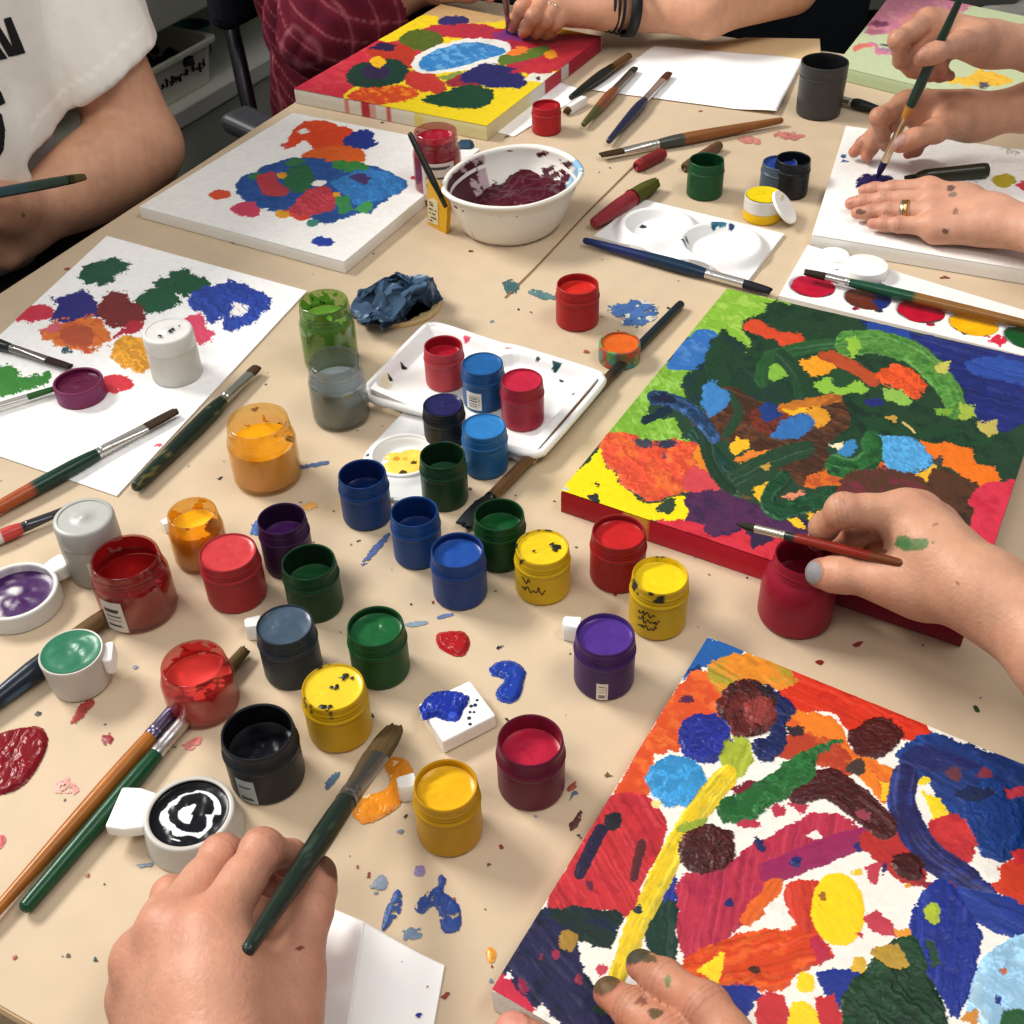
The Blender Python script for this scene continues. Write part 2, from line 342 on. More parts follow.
def pot(name, label, cat, box4, col, pcol, level=.8, z0=0., drips=None, dcol=None, seed=0, group=GP, c=None, col2=None, mix=0., Hfix=None, prof=POT, inner=None, nseg=64, swirl=.12, mound=.0007, stain=None):
    if c is None: c, R, H = fit(*box4, z0=z0)
    else: c, R, H = c
    if Hfix: H = Hfix
    t = empty(name, c, label, cat, group)
    pr = [(a*R, b*H) for a, b in prof]; lv = level*H
    ir = prof[-1][0]*R
    nin = 6; inn = [(ir, pr[-1][1]+(lv-.001-pr[-1][1])*i/nin) for i in range(1, nin+1)]+[(0.0001, lv-.001)]
    # subdivide long runs for drips colouring
    full = [pr[0]]
    for p_, q_ in zip(pr[:-1], pr[1:]):
        nn_ = max(1, int(abs(q_[1]-p_[1])/(.03*H)))
        full += [(p_[0]+(q_[0]-p_[0])*k/nn_, p_[1]+(q_[1]-p_[1])*k/nn_) for k in range(1, nn_+1)]
    full += inn
    V, Fs = lathe(full, nseg)
    cc = potcols(V, R, H, col, drips, dcol, seed)
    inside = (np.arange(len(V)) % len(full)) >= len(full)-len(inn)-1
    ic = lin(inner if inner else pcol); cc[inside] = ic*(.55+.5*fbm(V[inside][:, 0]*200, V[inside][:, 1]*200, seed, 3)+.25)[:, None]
    if stain:      # blotches of other paints on the outside
        aa = np.arctan2(V[:, 1], V[:, 0])
        for q_, sc_ in enumerate(stain): k_ = ~inside & (fbm(np.cos(aa)*2.6+q_*9, np.sin(aa)*2.6+V[:, 2]/H*1.5, 40+q_, 3) > .07); cc[k_] = lin(sc_)
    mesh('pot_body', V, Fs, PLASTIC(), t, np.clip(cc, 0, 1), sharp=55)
    paintdisc(t, ir*1.005, lv, pcol, seed=seed, col2=col2, mix=mix, swirl=swirl, mound=mound)
    return t, c, R, H
def lidded(name, label, cat, box4, col, lidcol, seed=0, group=GP, splash=None, splashcol=None, prof=None, z0=0., embossed=True):
    c, R, H = fit(*box4, z0=z0); t = empty(name, c, label, cat, group)
    pr = prof or [(0, 0), (.92, 0), (.985, .03), (.985, .62), (.96, .66), (.96, .70)]
    V, Fs = lathe([(a*R, b*H) for a, b in pr]+[(0.0001, pr[-1][1]*H)], 56)
    mesh('pot_body', V, Fs, WHITEPL(), t, potcols(V, R, H, col, seed=seed), sharp=50)
    zl = pr[-1][1]-.03
    lp = [(.97, zl), (.985, zl+.01), (.975, .955), (.955, .985), (.92, 1.0), (.82, 1.0), (.80, .985), (.5, .985)] + ([(.16, .985), (.13, 1.0), (.0001, 1.0)] if embossed else [(.0001, .985)])
    V, Fs = lathe([(.9*R, zl*H)]+[(a*R, b*H) for a, b in lp], 56)
    cc = potcols(V, R, H, lidcol, splash, splashcol, seed)
    mesh('lid', V, Fs, WHITEPL(), t, cc, sharp=50)
    return t, c, R, H
PS = [  # name,label,box,body,paint,level,extras
 ('small red paint pot by the white bowl, under the far canvas edge', (532, 561, 99, 137), '#c0272f', '#b01f2a', .86, {}),
 ('dark green paint pot standing beyond the white two-well palette', (687, 724, 152, 202), '#1f5a35', '#0f3d22', 0.60, {}),
 ('grey blue paint pot half hidden behind the black pot', (760, 797, 155, 198), '#5b6a78', '#3350a0', .9, {}),
 ('black paint pot beside the small yellow pot near the right canvas', (773, 810, 151, 201), '#23262a', '#0b0c0e', 0.58, {}),
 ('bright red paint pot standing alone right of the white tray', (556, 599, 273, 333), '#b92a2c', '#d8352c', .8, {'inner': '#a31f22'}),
 ('pink red paint pot at the back of the white tray', (424, 465, 335, 393), '#c8474f', '#b11f33', 0.72, {'z0': .003, 'inner': '#a81a2c'}),
 ('mid blue paint pot with barcode, filled to the rim, in the white tray', (462, 505, 352, 414), '#1f5c96', '#2a6ba8', .95, {'z0': .003}),
 ('crimson paint pot at the front of the white tray', (501, 544, 368, 433), '#ab2a40', '#c52d49', .93, {'z0': .003}),
 ('black pot of navy paint in front of the white tray', (423, 466, 393, 452), '#20222c', '#2b2a5e', .97, {'z0': .003}),
 ('light blue paint pot, full, left of the long brown brush', (462, 508, 413, 481), '#2c72ad', '#3a86c6', .95, {}),
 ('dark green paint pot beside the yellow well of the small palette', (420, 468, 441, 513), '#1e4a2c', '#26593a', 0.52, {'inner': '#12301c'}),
 ('blue paint pot nearest the yellow well, leftmost of three blue pots', (339, 391, 459, 532), '#1c4684', '#0d2660', 0.56, {}),
 ('blue paint pot in the middle of three blue pots', (391, 442, 496, 571), '#205092', '#10306c', 0.54, {}),
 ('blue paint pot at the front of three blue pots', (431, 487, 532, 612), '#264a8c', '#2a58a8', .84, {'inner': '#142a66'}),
 ('dark green paint pot behind the yellow pot, beside a dark brush tip', (474, 526, 498, 574), '#174f27', '#1d5c30', 0.66, {'inner': '#0e3318'}),
 ('yellow paint pot with scrawled writing between green and red pots', (515, 570, 529, 607), '#e2bb1c', '#f2d22a', .93, {'drips': .64, 'dcol': '#2a2a22'}),
 ('red paint pot behind the rightmost yellow pot', (590, 646, 514, 595), '#a72427', '#cc2b2d', .86, {'inner': '#8c1c20'}),
 ('yellow paint pot with writing, rightmost of the small yellow pots', (629, 688, 556, 642), '#e0ba20', '#f4d420', .88, {'drips': .64, 'dcol': '#2a2a22'}),
 ('purple paint pot with small barcode, right of the blue dollop', (574, 635, 613, 702), '#4a2a6c', '#5b3a93', .9, {}),
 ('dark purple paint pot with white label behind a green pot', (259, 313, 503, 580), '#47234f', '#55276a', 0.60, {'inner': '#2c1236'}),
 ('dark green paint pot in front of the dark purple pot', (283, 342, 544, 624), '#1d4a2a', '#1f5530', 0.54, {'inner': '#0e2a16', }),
 ('coral red full paint pot beside the orange yellow jar', (201, 265, 534, 614), '#b5353a', '#d0474a', .95, {}),
 ('slate grey full paint pot in front of the dark green pot', (258, 321, 605, 691), '#363f48', '#4d5f70', .95, {'inner': '#2a3138'}),
 ('green paint pot in the centre front, just behind a yellow pot', (348, 409, 606, 691), '#1d5a2c', '#22693a', .84, {'inner': '#123a1d'}),
 ('yellow paint pot with black flecks behind the held brush tip', (303, 371, 664, 754), '#dfb416', '#f3d33a', .94, {'drips': .64, 'dcol': '#22221c'}),
 ('black paint pot with label behind the gripping left hand', (223, 303, 705, 805), '#2a2d32', '#090b14', 0.60, {'inner': '#07080e'}),
 ('golden yellow paint pot at the front beside an orange smear', (414, 482, 759, 859), '#d6a519', '#efbb1f', .86, {'inner': '#c99514'}),
 ('burgundy pot of crimson paint left of the front canvas', (497, 565, 714, 813), '#74223f', '#c22a48', .7, {'inner': '#8a1f38'}),
]
POTS = {}
for i, (lb, b4, col, pc, lv, ex) in enumerate(PS):
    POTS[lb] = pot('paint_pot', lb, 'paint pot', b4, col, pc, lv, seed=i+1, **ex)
def gp(s): return [v for k, v in POTS.items() if k.startswith(s)][0]
t, c, R, H = gp('mid blue'); a = angto(c, 440, 440); curved_label(t, R*.992, .08*H, .52*H, a-.25, a+.55, 'barcode_label', bars='code', seed=4)
t, c, R, H = gp('purple paint'); a = angto(c, 600, 760); curved_label(t, R*.992, .04*H, .40*H, a-.22, a+.16, 'barcode_label', bars='code', seed=9)
t, c, R, H = gp('dark purple'); a = angto(c, 292, 640); curved_label(t, R*.992, .05*H, .5*H, a-.1, a+.9, bars='lines', seed=2)
t, c, R, H = gp('black paint pot with label'); a = angto(c, 225, 880); curved_label(t, R*.992, .05*H, .55*H, a-.45, a+.1, col='#a9b4b4', bars='lines', seed=3)
t, c, R, H = gp('yellow paint pot with scrawled'); a = angto(c, 533, 680); scrawl(t, R*.99, [.35], a-.75, .55*H, .006, 1.2, 3); scrawl(t, R*.99, [1.2], a-.75, .36*H, .006, .8, 4)
t, c, R, H = gp('yellow paint pot with writing'); a = angto(c, 640, 760); scrawl(t, R*.99, [.8, 1., .9], a-.65, .55*H, .0055, .8, 6)
# ---- closed and odd pots
lidded('paint_pot', 'grey lidded paint pot behind the big red jar at the left', 'paint pot', (58, 126, 500, 588), '#b4b1a8', '#c2c4bf', 31)
POTS['grey'] = None
T_ = bpy.data.objects[-1] if False else None
lidded('paint_pot', 'white lidded paint pot with blue specks on the left paper', 'paint pot', (145, 200, 318, 388), '#e6e2da', '#f3f2ee', 32, z0=.001)
# label on the grey pot
gpot = [o for o in COL.objects if o.get('label', '').startswith('grey lidded')][0]
_, R, H = fit(58, 126, 500, 588); c = np.array(gpot.location); a = angto(c, 85, 700); curved_label(gpot, R*.992, .04*H, .5*H, a-.1, a+.8, col='#c9c7be', bars='lines', seed=5)
# ---- dark grey cup
CUP = [(0, 0), (.86, 0), (.93, .015), (.95, .05), (.985, .60), (.985, .72), (1.0, .73), (1.0, .75), (.98, .76), (.985, .80), (1.0, .81), (.99, .84), (1.0, .97), (.99, .995), (.95, 1.), (.93, .98)]
pot('paint_cup', 'large dark grey plastic cup beside the blank paper', 'cup', (797, 846, 53, 122), '#4b4b4b', '#1c1c1e', .45, prof=CUP, seed=40, inner='#232325', group=None)
# ---- glass jars with paint inside
def glassmat(nm, col, film):
    """thin clear wall: tinted see-through with a fresnel sheen (lets lamp light reach the paint inside)"""
    if nm in MATS: return MATS[nm]
    m = bpy.data.materials.new(nm); m.use_nodes = True; nt = m.node_tree; nt.nodes.remove(nt.nodes['Principled BSDF']); out = nt.nodes['Material Output']
    tr = nt.nodes.new('ShaderNodeBsdfTransparent'); tr.inputs[0].default_value = (*lin(col), 1); gl = nt.nodes.new('ShaderNodeBsdfGlossy'); gl.inputs['Roughness'].default_value = .12
    lw = nt.nodes.new('ShaderNodeLayerWeight'); lw.inputs['Blend'].default_value = .25; n = nt.nodes.new('ShaderNodeTexNoise'); n.inputs['Scale'].default_value = 60
    pw = nt.nodes.new('ShaderNodeMath'); pw.operation = 'MULTIPLY_ADD'; pw.inputs[1].default_value = .38; pw.inputs[2].default_value = .02; nt.links.new(lw.outputs['Facing'], pw.inputs[0])
    ad = nt.nodes.new('ShaderNodeMath'); ad.operation = 'MULTIPLY_ADD'; ad.inputs[1].default_value = .05; nt.links.new(n.outputs['Fac'], ad.inputs[0]); nt.links.new(pw.outputs[0], ad.inputs[2])
    mx = nt.nodes.new('ShaderNodeMixShader'); nt.links.new(ad.outputs[0], mx.inputs[0]); df = nt.nodes.new('ShaderNodeBsdfDiffuse'); df.inputs[0].default_value = (*np.clip(lin(film)*1.05+.02, 0, 1), 1); m1 = nt.nodes.new('ShaderNodeMixShader'); m1.inputs[0].default_value = .16; nt.links.new(tr.outputs[0], m1.inputs[1]); nt.links.new(df.outputs[0], m1.inputs[2]); nt.links.new(m1.outputs[0], mx.inputs[1]); nt.links.new(gl.outputs[0], mx.inputs[2]); nt.links.new(mx.outputs[0], out.inputs[0])
    MATS[nm] = m; return m
JAR = [(0, 0), (.88, 0), (.97, .025), (1.0, .07), (1.0, .66), (.98, .71), (.93, .755), (.89, .78), (.885, .80), (.91, .815), (.885, .83), (.885, .86), (.91, .875), (.885, .89), (.885, .97), (.87, .995), (.845, 1.), (.82, .985), (.815, .80), (.86, .745), (.93, .69), (.95, .64), (.95, .08), (.88, .045), (0.0001, .04)]
def jar(label, b4, gcol, pcol, level, seed, label_spec=None, drips=None, dcol=None, film=None, topcol=None, name='paint_jar', group='clear jars of paint on the table', prof=JAR, Hk=1.):
    c, R, H = fit(*b4); H *= Hk
    t = empty(name, c, label, 'paint jar', group)
    V, Fs = lathe([(a*R, b*H) for a, b in prof], 64)
    mesh('glass', V, Fs, glassmat('jar_glass_'+gcol[1:], gcol, pcol), t, sharp=60)
    zl = level*H
    fp = [(0.0001, .052*H), (.87*R, .052*H), (.935*R, .085*H)]
    for k in range(1, 7):
        z = .085+(level-.085)*k/6; r = .935 if z < .64 else (.935-(z-.64)*1.15 if z < .745 else .805); fp.append((max(min(r, .935), .8)*R, z*H))
    re = fp[-1][0]; fp += [(re*.9, zl-.0006), (re*.5, zl-.0009), (0.0001, zl-.001)]
    V, Fs = lathe(fp, 56); nz = fbm(V[:, 0]*90+seed, V[:, 1]*90+V[:, 2]*60, seed, 3)[:, None]
    cc = lin(pcol)*(1+.18*nz)
    if topcol: cc[V[:, 2] > zl-.0012] = lin(topcol)
    mesh('paint', V, Fs, WETPAINT(), t, np.clip(cc, 0, 1), sharp=50)
    if film:          # patches of dried paint stuck to the inside of the neck
        n, m = 160, 50; A, Z = np.meshgrid(np.linspace(0, 2*np.pi, n, endpoint=False), np.linspace(level, .985, m), indexing='ij')
        rz = np.interp(Z, [0, .64, .69, .745, .80, 1], [.945, .945, .925, .852, .808, .808])*R
        nz = fbm(np.cos(A)*2.2+seed, np.sin(A)*2.2+Z*5, seed+2, 4)+.5-(Z-level)*film[1]
        keep = (nz > film[0]).ravel(); V = np.stack([np.cos(A)*rz, np.sin(A)*rz, Z*H], -1).reshape(-1, 3)
        Fq = gridF(n, m, True); Fq = Fq[keep[Fq].all(1)]
        cc = np.tile(lin(film[2]), (n*m, 1))*(.8+.5*nz.reshape(-1, 1))
        if len(film) > 3: 
            dk = (fbm(np.cos(A)*5+seed, np.sin(A)*5+Z*9, seed+8, 3) > .17).ravel(); cc[dk] = lin(film[3])
        if len(Fq): mesh('paint_film', V, Fq, WETPAINT(), t, np.clip(cc, 0, 1))
    if label_spec:
        a = angto(c, label_spec[0], label_spec[1]); curved_label(t, R*1.004, label_spec[4]*H, label_spec[5]*H, a+label_spec[2], a+label_spec[3], col=label_spec[6], bars='lines', seed=seed)
    return t, c, R, H
jar('tall clear jar of yellow paint left of the grey jar', (227, 299, 402, 497), '#fbf2d6', '#eab023', .62, 50, film=(.62, .5, '#d9a421', '#6b4a18'))
jar('clear jar of pale grey paint in front of the green jar', (308, 368, 345, 433), '#eceeed', '#7d857f', .62, 51, film=(.72, .4, '#8a938f', '#30383a'), topcol='#8a9294')
jar('clear jar of light green paint behind the grey jar', (299, 357, 288, 378), '#e2edcc', '#6a9838', .74, 52, film=(.42, .5, '#6d9a3c', '#1e3a20'), topcol='#7fb04a')
jar('big clear jar of dark red paint with label, in front of the grey pot', (92, 174, 535, 633), '#f6d6d0', '#a31c1c', .60, 53, label_spec=(100, 700, -.60, .05, .06, .62, '#cfcac2'), film=(.25, .3, '#9c1a1c'), topcol='#8d1416')
jar('clear jar of orange yellow paint left of the coral pot', (168, 227, 497, 574), '#faeabf', '#dd9c1c', .72, 54, film=(.5, .5, '#dc9c1e', '#a05a18'), topcol='#f2b92a')
jar('clear jar of coral red paint behind the black pot', (161, 237, 640, 729), '#f8d6d2', '#c23632', .60, 55, film=(.38, .3, '#cf4a42', '#a8221f'), topcol='#d94a44')
jar('tall jar of pink red paint with white label by the white bowl', (413, 462, 121, 208), '#f1dedf', '#b0223a', .90, 56, label_spec=(400, 330, -.55, .9, .1, .66, '#d9cfcb'), film=None, topcol='#9c1c30', Hk=1.)
# red jar touched by the right hand: rounder shoulder
RJ = [(0, 0), (.85, 0), (.95, .02), (1.0, .08), (1.0, .42), (.985, .55), (.93, .66), (.84, .74), (.78, .77), (.76, .79), (.785, .805), (.76, .82), (.76, .86), (.785, .875), (.76, .89), (.76, .98), (.74, 1.), (.71, .99), (.69, .96)]
pot('paint_jar', 'rounded crimson paint jar under the fingers of the right hand', 'paint jar', (760, 838, 532, 641), '#a8213c', '#7d1228', .62, prof=RJ, seed=57, inner='#8c1a30', group='clear jars of paint on the table')
# ---- pot lids used to hold paint, one low dish, and tubs
def tub(name, label, cat, b4, col, pcol, level, seed, prof, group=None, c=None, drips=None, dcol=None, z0=0., tab=None, col2=None, mix=0., inner=None, swirl=.12, stain=None):
    t, c, R, H = pot(name, label, cat, b4, col, pcol, level, z0=z0, c=c, drips=None, seed=seed, group=group, prof=prof, col2=col2, mix=mix, inner=inner, swirl=swirl, stain=stain)
    if tab is not None:      # snap tab sticking out from the wall
        q = P(*tab[:2], tab[2]) - c; q[2] = 0; L = np.linalg.norm(q); e = q/L; s = np.array([-e[1], e[0], 0]); w0 = tab[3]; zt = tab[2]
        a, b = e*R*.9, e*L
        V = []
        for z in (zt-tab[4], zt):
            V += [a-s*w0*.8+ZV*z, a+s*w0*.8+ZV*z, (a+b)/2+s*w0+ZV*z, b+s*w0*.95+ZV*z, b-s*w0*.95+ZV*z, (a+b)/2-s*w0+ZV*z]
        Fs = [[5, 4, 3, 2, 1, 0], [6, 7, 8, 9, 10, 11]]+[[i, (i+1) % 6, 6+(i+1) % 6, 6+i] for i in range(6)]
        o = mesh('tab', np.array(V), Fs, WHITEPL(), t, lin('#ecebe6'), smooth=False); bevel(o, .0015)
    return t, c, R, H
def rimfit(cx, cy, r, h):
    c = P(cx, cy, h); c[2] = TZ; return c, np.linalg.norm(P(cx, cy, h)-CAM)*r/F, h
TAPER = [(0, 0), (1.08, 0), (1.12, .04), (1.02, .9), (1.0, .98), (.97, 1.), (.90, 1.), (.875, .96)]
LID = [(0, 0), (.95, 0), (1.0, .05), (1.0, .9), (.985, .98), (.96, 1.), (.90, 1.), (.875, .96)]
tub('paint_lid_or_dish', 'magenta pot lid holding purple paint on the left paper', 'lid', (55, 105, 369, 409), '#8a3263', '#6d1a44', .7, 60, LID, z0=.001)
tub('paint_lid_or_dish', 'paint stained pot lid full of orange paint on the brush', 'lid', (599, 640, 332, 371), '#8a6a4a', '#e2702a', .86, 61, LID, inner='#c05c22', stain=['#3f7a6a', '#b0503a', '#4a8a8a', '#6a9a5a'])
WT = [(0, 0), (.86, 0), (.92, .04), (.99, .85), (1.0, .97), (.98, 1.), (.93, 1.), (.91, .985)]
tub('paint_tub', 'small white tub of green paint with side tab at the left', 'tub', (43, 110, 633, 702), '#dcd8cf', '#3f8566', .97, 62, WT, tab=(113, 650, .022, .008, .012))
tub('paint_lid_or_dish', 'white dish of purple paint cut by the left edge', 'dish', None, '#e9e7e2', '#4a1f5e', .5, 63, LID, c=rimfit(15, 590, 39, .013), tab=(66, 557, .014, .007, .01), col2='#e9e7e2', mix=-.02, inner='#e6e2e2')
tub('paint_lid_or_dish', 'white tabbed lid swirled with black and white paint by the hand', 'lid', None, '#dbd7cf', '#14141c', .82, 64, TAPER, c=rimfit(189, 812, 42, .017), tab=(113, 806, .016, .013, .008), col2='#e8e8ea', mix='rings', inner='#1a1a20')
# little yellow and white jar with its lid leaning beside it
YJ = [(0, 0), (.95, 0), (1.0, .05), (1.0, .42), (1.02, .45), (1.02, .97), (1., 1.), (.96, 1.), (.94, .98)]
t, c, R, H = tub('paint_pot', 'low pot of yellow paint with a white collar by the black pot', 'paint pot', (744, 782, 187, 226), '#eeeae0', '#f4da20', .985, 65, YJ, group=GP)
b = [o for o in t.children if o.name.startswith('pot_body')][0]
vz = np.array([v.co.z for v in b.data.vertices]); cols = np.array([d.color[:] for d in b.data.color_attributes['Col'].data]); cols[vz < .43*H, :3] = lin('#e3b91e'); b.data.color_attributes['Col'].data.foreach_set('color', cols.astype(np.float32).ravel())
c2, R2 = P(782, 212), .0165
rl = Matrix.Rotation(math.radians(-32), 4, Vector((0.9, -.1, 0)).normalized())
def loosecap(label, cpt, R, H, rot=None, col='#f0efeb', splash=None, group=None):
    V, Fs = lathe([(0.0001, 0), (.97*R, 0), (R, .08*H), (R, .85*H), (.97*R, .97*H), (.9*R, H), (0.0001, H)], 48)
    cc = np.tile(lin(col), (len(V), 1)); o = mesh('pot_lid', V, Fs, WHITEPL(), None, cc, sharp=45)
    o.matrix_world = Matrix.Translation(Vector(cpt)) @ (rot if rot is not None else Matrix()); return tag(o, label, 'lid', group)
loosecap('plain white disc lid leaning against the low yellow pot', P(783, 208, .0142), .0165, .003, Matrix.Rotation(math.radians(48), 4, Vector((.35, .94, 0))))
loosecap('thin white pot lid at the corner of the paint strip', P(834, 258, .0025), .0125, .004)
loosecap('thick white pot lid beside the thin one on the paint strip', P(864, 276, .0025), .0185, .011)

def flecks(parent, R, H, lv, spots, col, seed=1):
    """dried paint flecks lying on the paint or rim"""
    V = []; rg = np.random.default_rng(seed)
    for x, y, r in spots:
        k = 10; a = np.linspace(0, 2*np.pi, k, endpoint=False); rr2 = r*(1+.35*rg.normal(size=k)); z = lv*H+.0006+.0006*(x*x+y*y)
        V.append((np.concatenate([[[x*R, y*R, z+.0009]], np.stack([x*R+np.cos(a)*rr2*R, y*R+np.sin(a)*rr2*R, np.full(k, z)], 1)]), [[0, i+1, (i+1) % k+1] for i in range(k)]))
    return mesh('paint_flecks', *join(*V), mat('dark_fleck', col, rough=.4), parent)
t, c, R, H = gp('yellow paint pot with scrawled'); flecks(t, R, H, .93, [(.38, .16, .16), (.45, -.02, .12), (-.3, -.1, .05)], '#23281f', 3)
t, c, R, H = gp('yellow paint pot with black'); flecks(t, R, H, .94, [(.08, .02, .10), (.28, .42, .12), (.36, .5, .07), (-.05, .05, .06), (.52, .38, .06), (-.25, -.72, .12), (-.05, -.74, .08)], '#2a2618', 4)

wp_ = [o for o in COL.objects if o.get('label', '').startswith('white lidded')][0]; c, R, H = fit(145, 200, 318, 388, z0=.001)
flecks(wp_, R, H, 1.0, [(.15, -.1, .10), (.22, -.02, .08), (-.2, -.45, .07), (-.1, -.5, .05), (.45, .2, .04)], '#2b3f8c', 8)
# ------------------------------------------------------------------ brushes
GB = 'paintbrushes lying on the table'
HAND = lambda: mat('lacquered_wood', attr=True, rough=.3, bump=.05, bscale=150, var=.10, vscale=90, spec=.5)
FERR = lambda: mat('ferrule_metal', attr=True, rough=.28, metal=.85, bump=.05, bscale=200)
HAIR = lambda: mat('bristle', attr=True, rough=.6, bump=.5, bscale=900, spec=.3)
def brush(label, tail, tip, ht, hp, R, f1, f2, cols, split=None, flat=1., tipw=1., ferr='#b9b6b0', bris='#3a2a1c', group=GB, name='paintbrush', worn=None, seed=0, tailr=.55, p3=None, q3=None, headr=.7, taper=.9):
    """tail/tip: photo pixels, heights above table of the axis; R thickest radius; handle 0..f1, ferrule f1..f2, bristles f2..1"""
    a = p3 if p3 is not None else P(*tail, ht); b = q3 if q3 is not None else P(*tip, hp)
    ax = b-a; L = np.linalg.norm(ax); x = ax/L; y = np.cross(ZV, x); y /= np.linalg.norm(y); z = np.cross(x, y)
    rot = Matrix([[x[i], y[i], z[i]] for i in range(3)])
    t = empty(name, a, label, 'paintbrush', group, rot)
    def turn(prof, n=20, fl=None):
        pr = np.asarray(prof); V, Fs = lathe(pr[:, :2], n)              # (r, s)
        V = np.stack([V[:, 2], V[:, 0], V[:, 1]], 1)
        if fl is not None:
            k = np.interp(V[:, 0], fl[0], fl[1]); wd = np.interp(V[:, 0], fl[0], fl[2]); V[:, 2] *= k; V[:, 1] *= wd
        return V, Fs
    hr = R*headr
    if f1 > 0:
        hp_ = [(0.0001, 0), (R*tailr*.6, .0006), (R*tailr*.92, .002), (R*tailr, .006)]
        for s_, r_ in ((.25, tailr+(1-tailr)*.35), (.5, tailr+(1-tailr)*.75), (.72, 1.), (.86, .98), (.95, (headr+1)/2), (1., headr)): hp_.append((R*r_, max(s_*f1*L, .007)))
        hp2 = [hp_[0]]
        for p, q in zip(hp_[:-1], hp_[1:]):
            for k in range(1, 7): hp2.append((p[0]+(q[0]-p[0])*k/6, p[1]+(q[1]-p[1])*k/6))
        hp2.append((0.0001, f1*L)); V, Fs = turn(hp2)
        c = np.tile(lin(cols[0]), (len(V), 1))
        if split:
            for sfr, cc in zip(split, cols[1:]): c[V[:, 0] > sfr*f1*L] = lin(cc)
        nz = fbm(V[:, 0]*60+seed, np.arctan2(V[:, 1], V[:, 2])*1.2, seed, 3)+.5
        if worn: m = nz > worn[0]; c[m] = lin(worn[1])*(.7+.5*nz[m])[:, None]
        mesh('handle', V, Fs, HAND(), t, np.clip(c*(.85+.3*nz)[:, None], 0, 1))
    if f2 > f1:
        s0, s1 = f1*L-.001, f2*L; l = s1-s0
        fp = [(hr*.9, s0), (hr*1.08, s0), (hr*1.1, s0+l*.06), (hr*.98, s0+l*.08), (hr*1.1, s0+l*.12), (hr*1.0, s0+l*.15), (hr*1.1, s0+l*.19), (hr*1.04, s0+l*.24), (hr*1.04, s0+l*.6), (hr*1.06, s1), (hr*.8, s1)]
        V, Fs = turn(fp, 24, ([s0, s0+l*.3, s1], [1, 1, flat], [1, 1, tipw]))
        mesh('ferrule', V, Fs, FERR(), t, lin(ferr), sharp=40)
    s0, s1 = f2*L-.0005, L; l = s1-s0
    bp = [(hr*.95, s0)]+[(hr*(1.02-(1.02-taper)*max(0, (k/10-.45)/.55)**1.6), s0+l*k/10) for k in range(1, 11)]+[(0.0001, L)]
    V, Fs = turn(bp, 28, ([s0, s1], [flat, flat*.8], [tipw, tipw]))
    nz = fbm(np.arctan2(V[:, 1], V[:, 2])*5+seed, V[:, 0]*40, seed+1, 3)
    V[:, 0] += nz*l*.18*((V[:, 0]-s0)/l)**3
    mesh('bristles', V, Fs, HAIR(), t, np.clip(lin(bris)*(1+.7*nz)[:, None], 0, 1))
    return t
g = .0045
brush('black handled flat brush pointing in from the left edge of the paper', (-70, 323), (71, 367), .006, .006, .0048, .60, .84, ['#1c2a28'], flat=.5, tipw=1.1, ferr='#8d8a86', bris='#3b2c25', seed=1)
brush('white handled brush with green tip at the left edge', (-80, 431), (53, 389), .006, .006, .0045, .3, .80, ['#dcdcd8'], flat=.55, tipw=1.1, ferr='#d9d7d2', bris='#2c5a2a', seed=2)
brush('flat brush with green and orange handle across the left paper corner', (-90, 556), (176, 411), .006, .006, .0054, .68, .87, ['#a6552d', '#a6552d', '#17392f'], split=(.5, .63), flat=.5, tipw=1.25, ferr='#c4c2bd', bris='#3c2a1a', seed=3)
brush('dark green speckled brush along the right edge of the left paper', (134, 489), (257, 367), .006, .006, .0062, .70, .93, ['#1d2d22'], worn=(.66, '#5b5a34'), flat=.6, tipw=1.05, ferr='#b3aea2', bris='#4a3520', seed=4, tailr=.7)
brush('red and silver brush beside the grey lidded pot', (-60, 562), (72, 507), .0055, .0055, .0048, .62, .84, ['#2a3a30', '#c9c4bd', '#b5423f'], split=(.55, .72), ferr='#55555a', bris='#2a2c30', flat=.6, seed=5)
brush('navy brush with brown and gold neck beneath the green paint tub', (-40, 728), (106, 615), .0065, .0065, .0066, .66, .80, ['#1c2836', '#1c2836'], split=(.5,), ferr='#a08a4a', bris='#6b5230', seed=6, worn=(.72, '#3d5a78'), headr=.85)
brush('brown wooden brush with violet and silver ferrule at the left', (-25, 935), (180, 703), .0050, .0050, .0046, .84, .975, ['#a36628'], ferr='#77708c', bris='#4a3d24', seed=7, headr=.85, tailr=.6)
brush('glossy green brush with silver ferrule, tip behind the coral jar', (22, 911), (245, 650), .0050, .0050, .0048, .56, .87, ['#15492c'], ferr='#c9c6c6', bris='#5e4c2a', seed=8, headr=.8, tailr=.8)
brush('long brown brush with black handle end beside the white tray', (682, 303), (464, 525), .0045, .006, .0042, .90, .93, ['#1d2b33', '#2c2c26', '#65482c'], split=(.28, .42), ferr='#3a3a38', bris='#22282c', flat=.8, tipw=1.7, seed=9, tailr=.85, headr=.95)
brush('glossy navy brush with white ferrule in front of the two-well palette', (583, 240), (770, 291), .006, .006, .0055, .68, .87, ['#1f2c5c', '#17324a'], split=(.55,), ferr='#d5d3cf', bris='#22222c', seed=10)
brush('long brown flat brush below the blank paper', (783, 120), (601, 155), .006, .006, .0062, .70, .885, ['#8a5a30', '#474a44'], split=(.8,), ferr='#c6c3bd', bris='#3f2f18', flat=.55, tipw=1.15, seed=11)
brush('short black brush with brown tip by the far canvas', (570, 98), (629, 56), .006, .006, .006, .66, .70, ['#20261f'], ferr='#6b4a2a', bris='#6a4b28', seed=12, headr=.8)
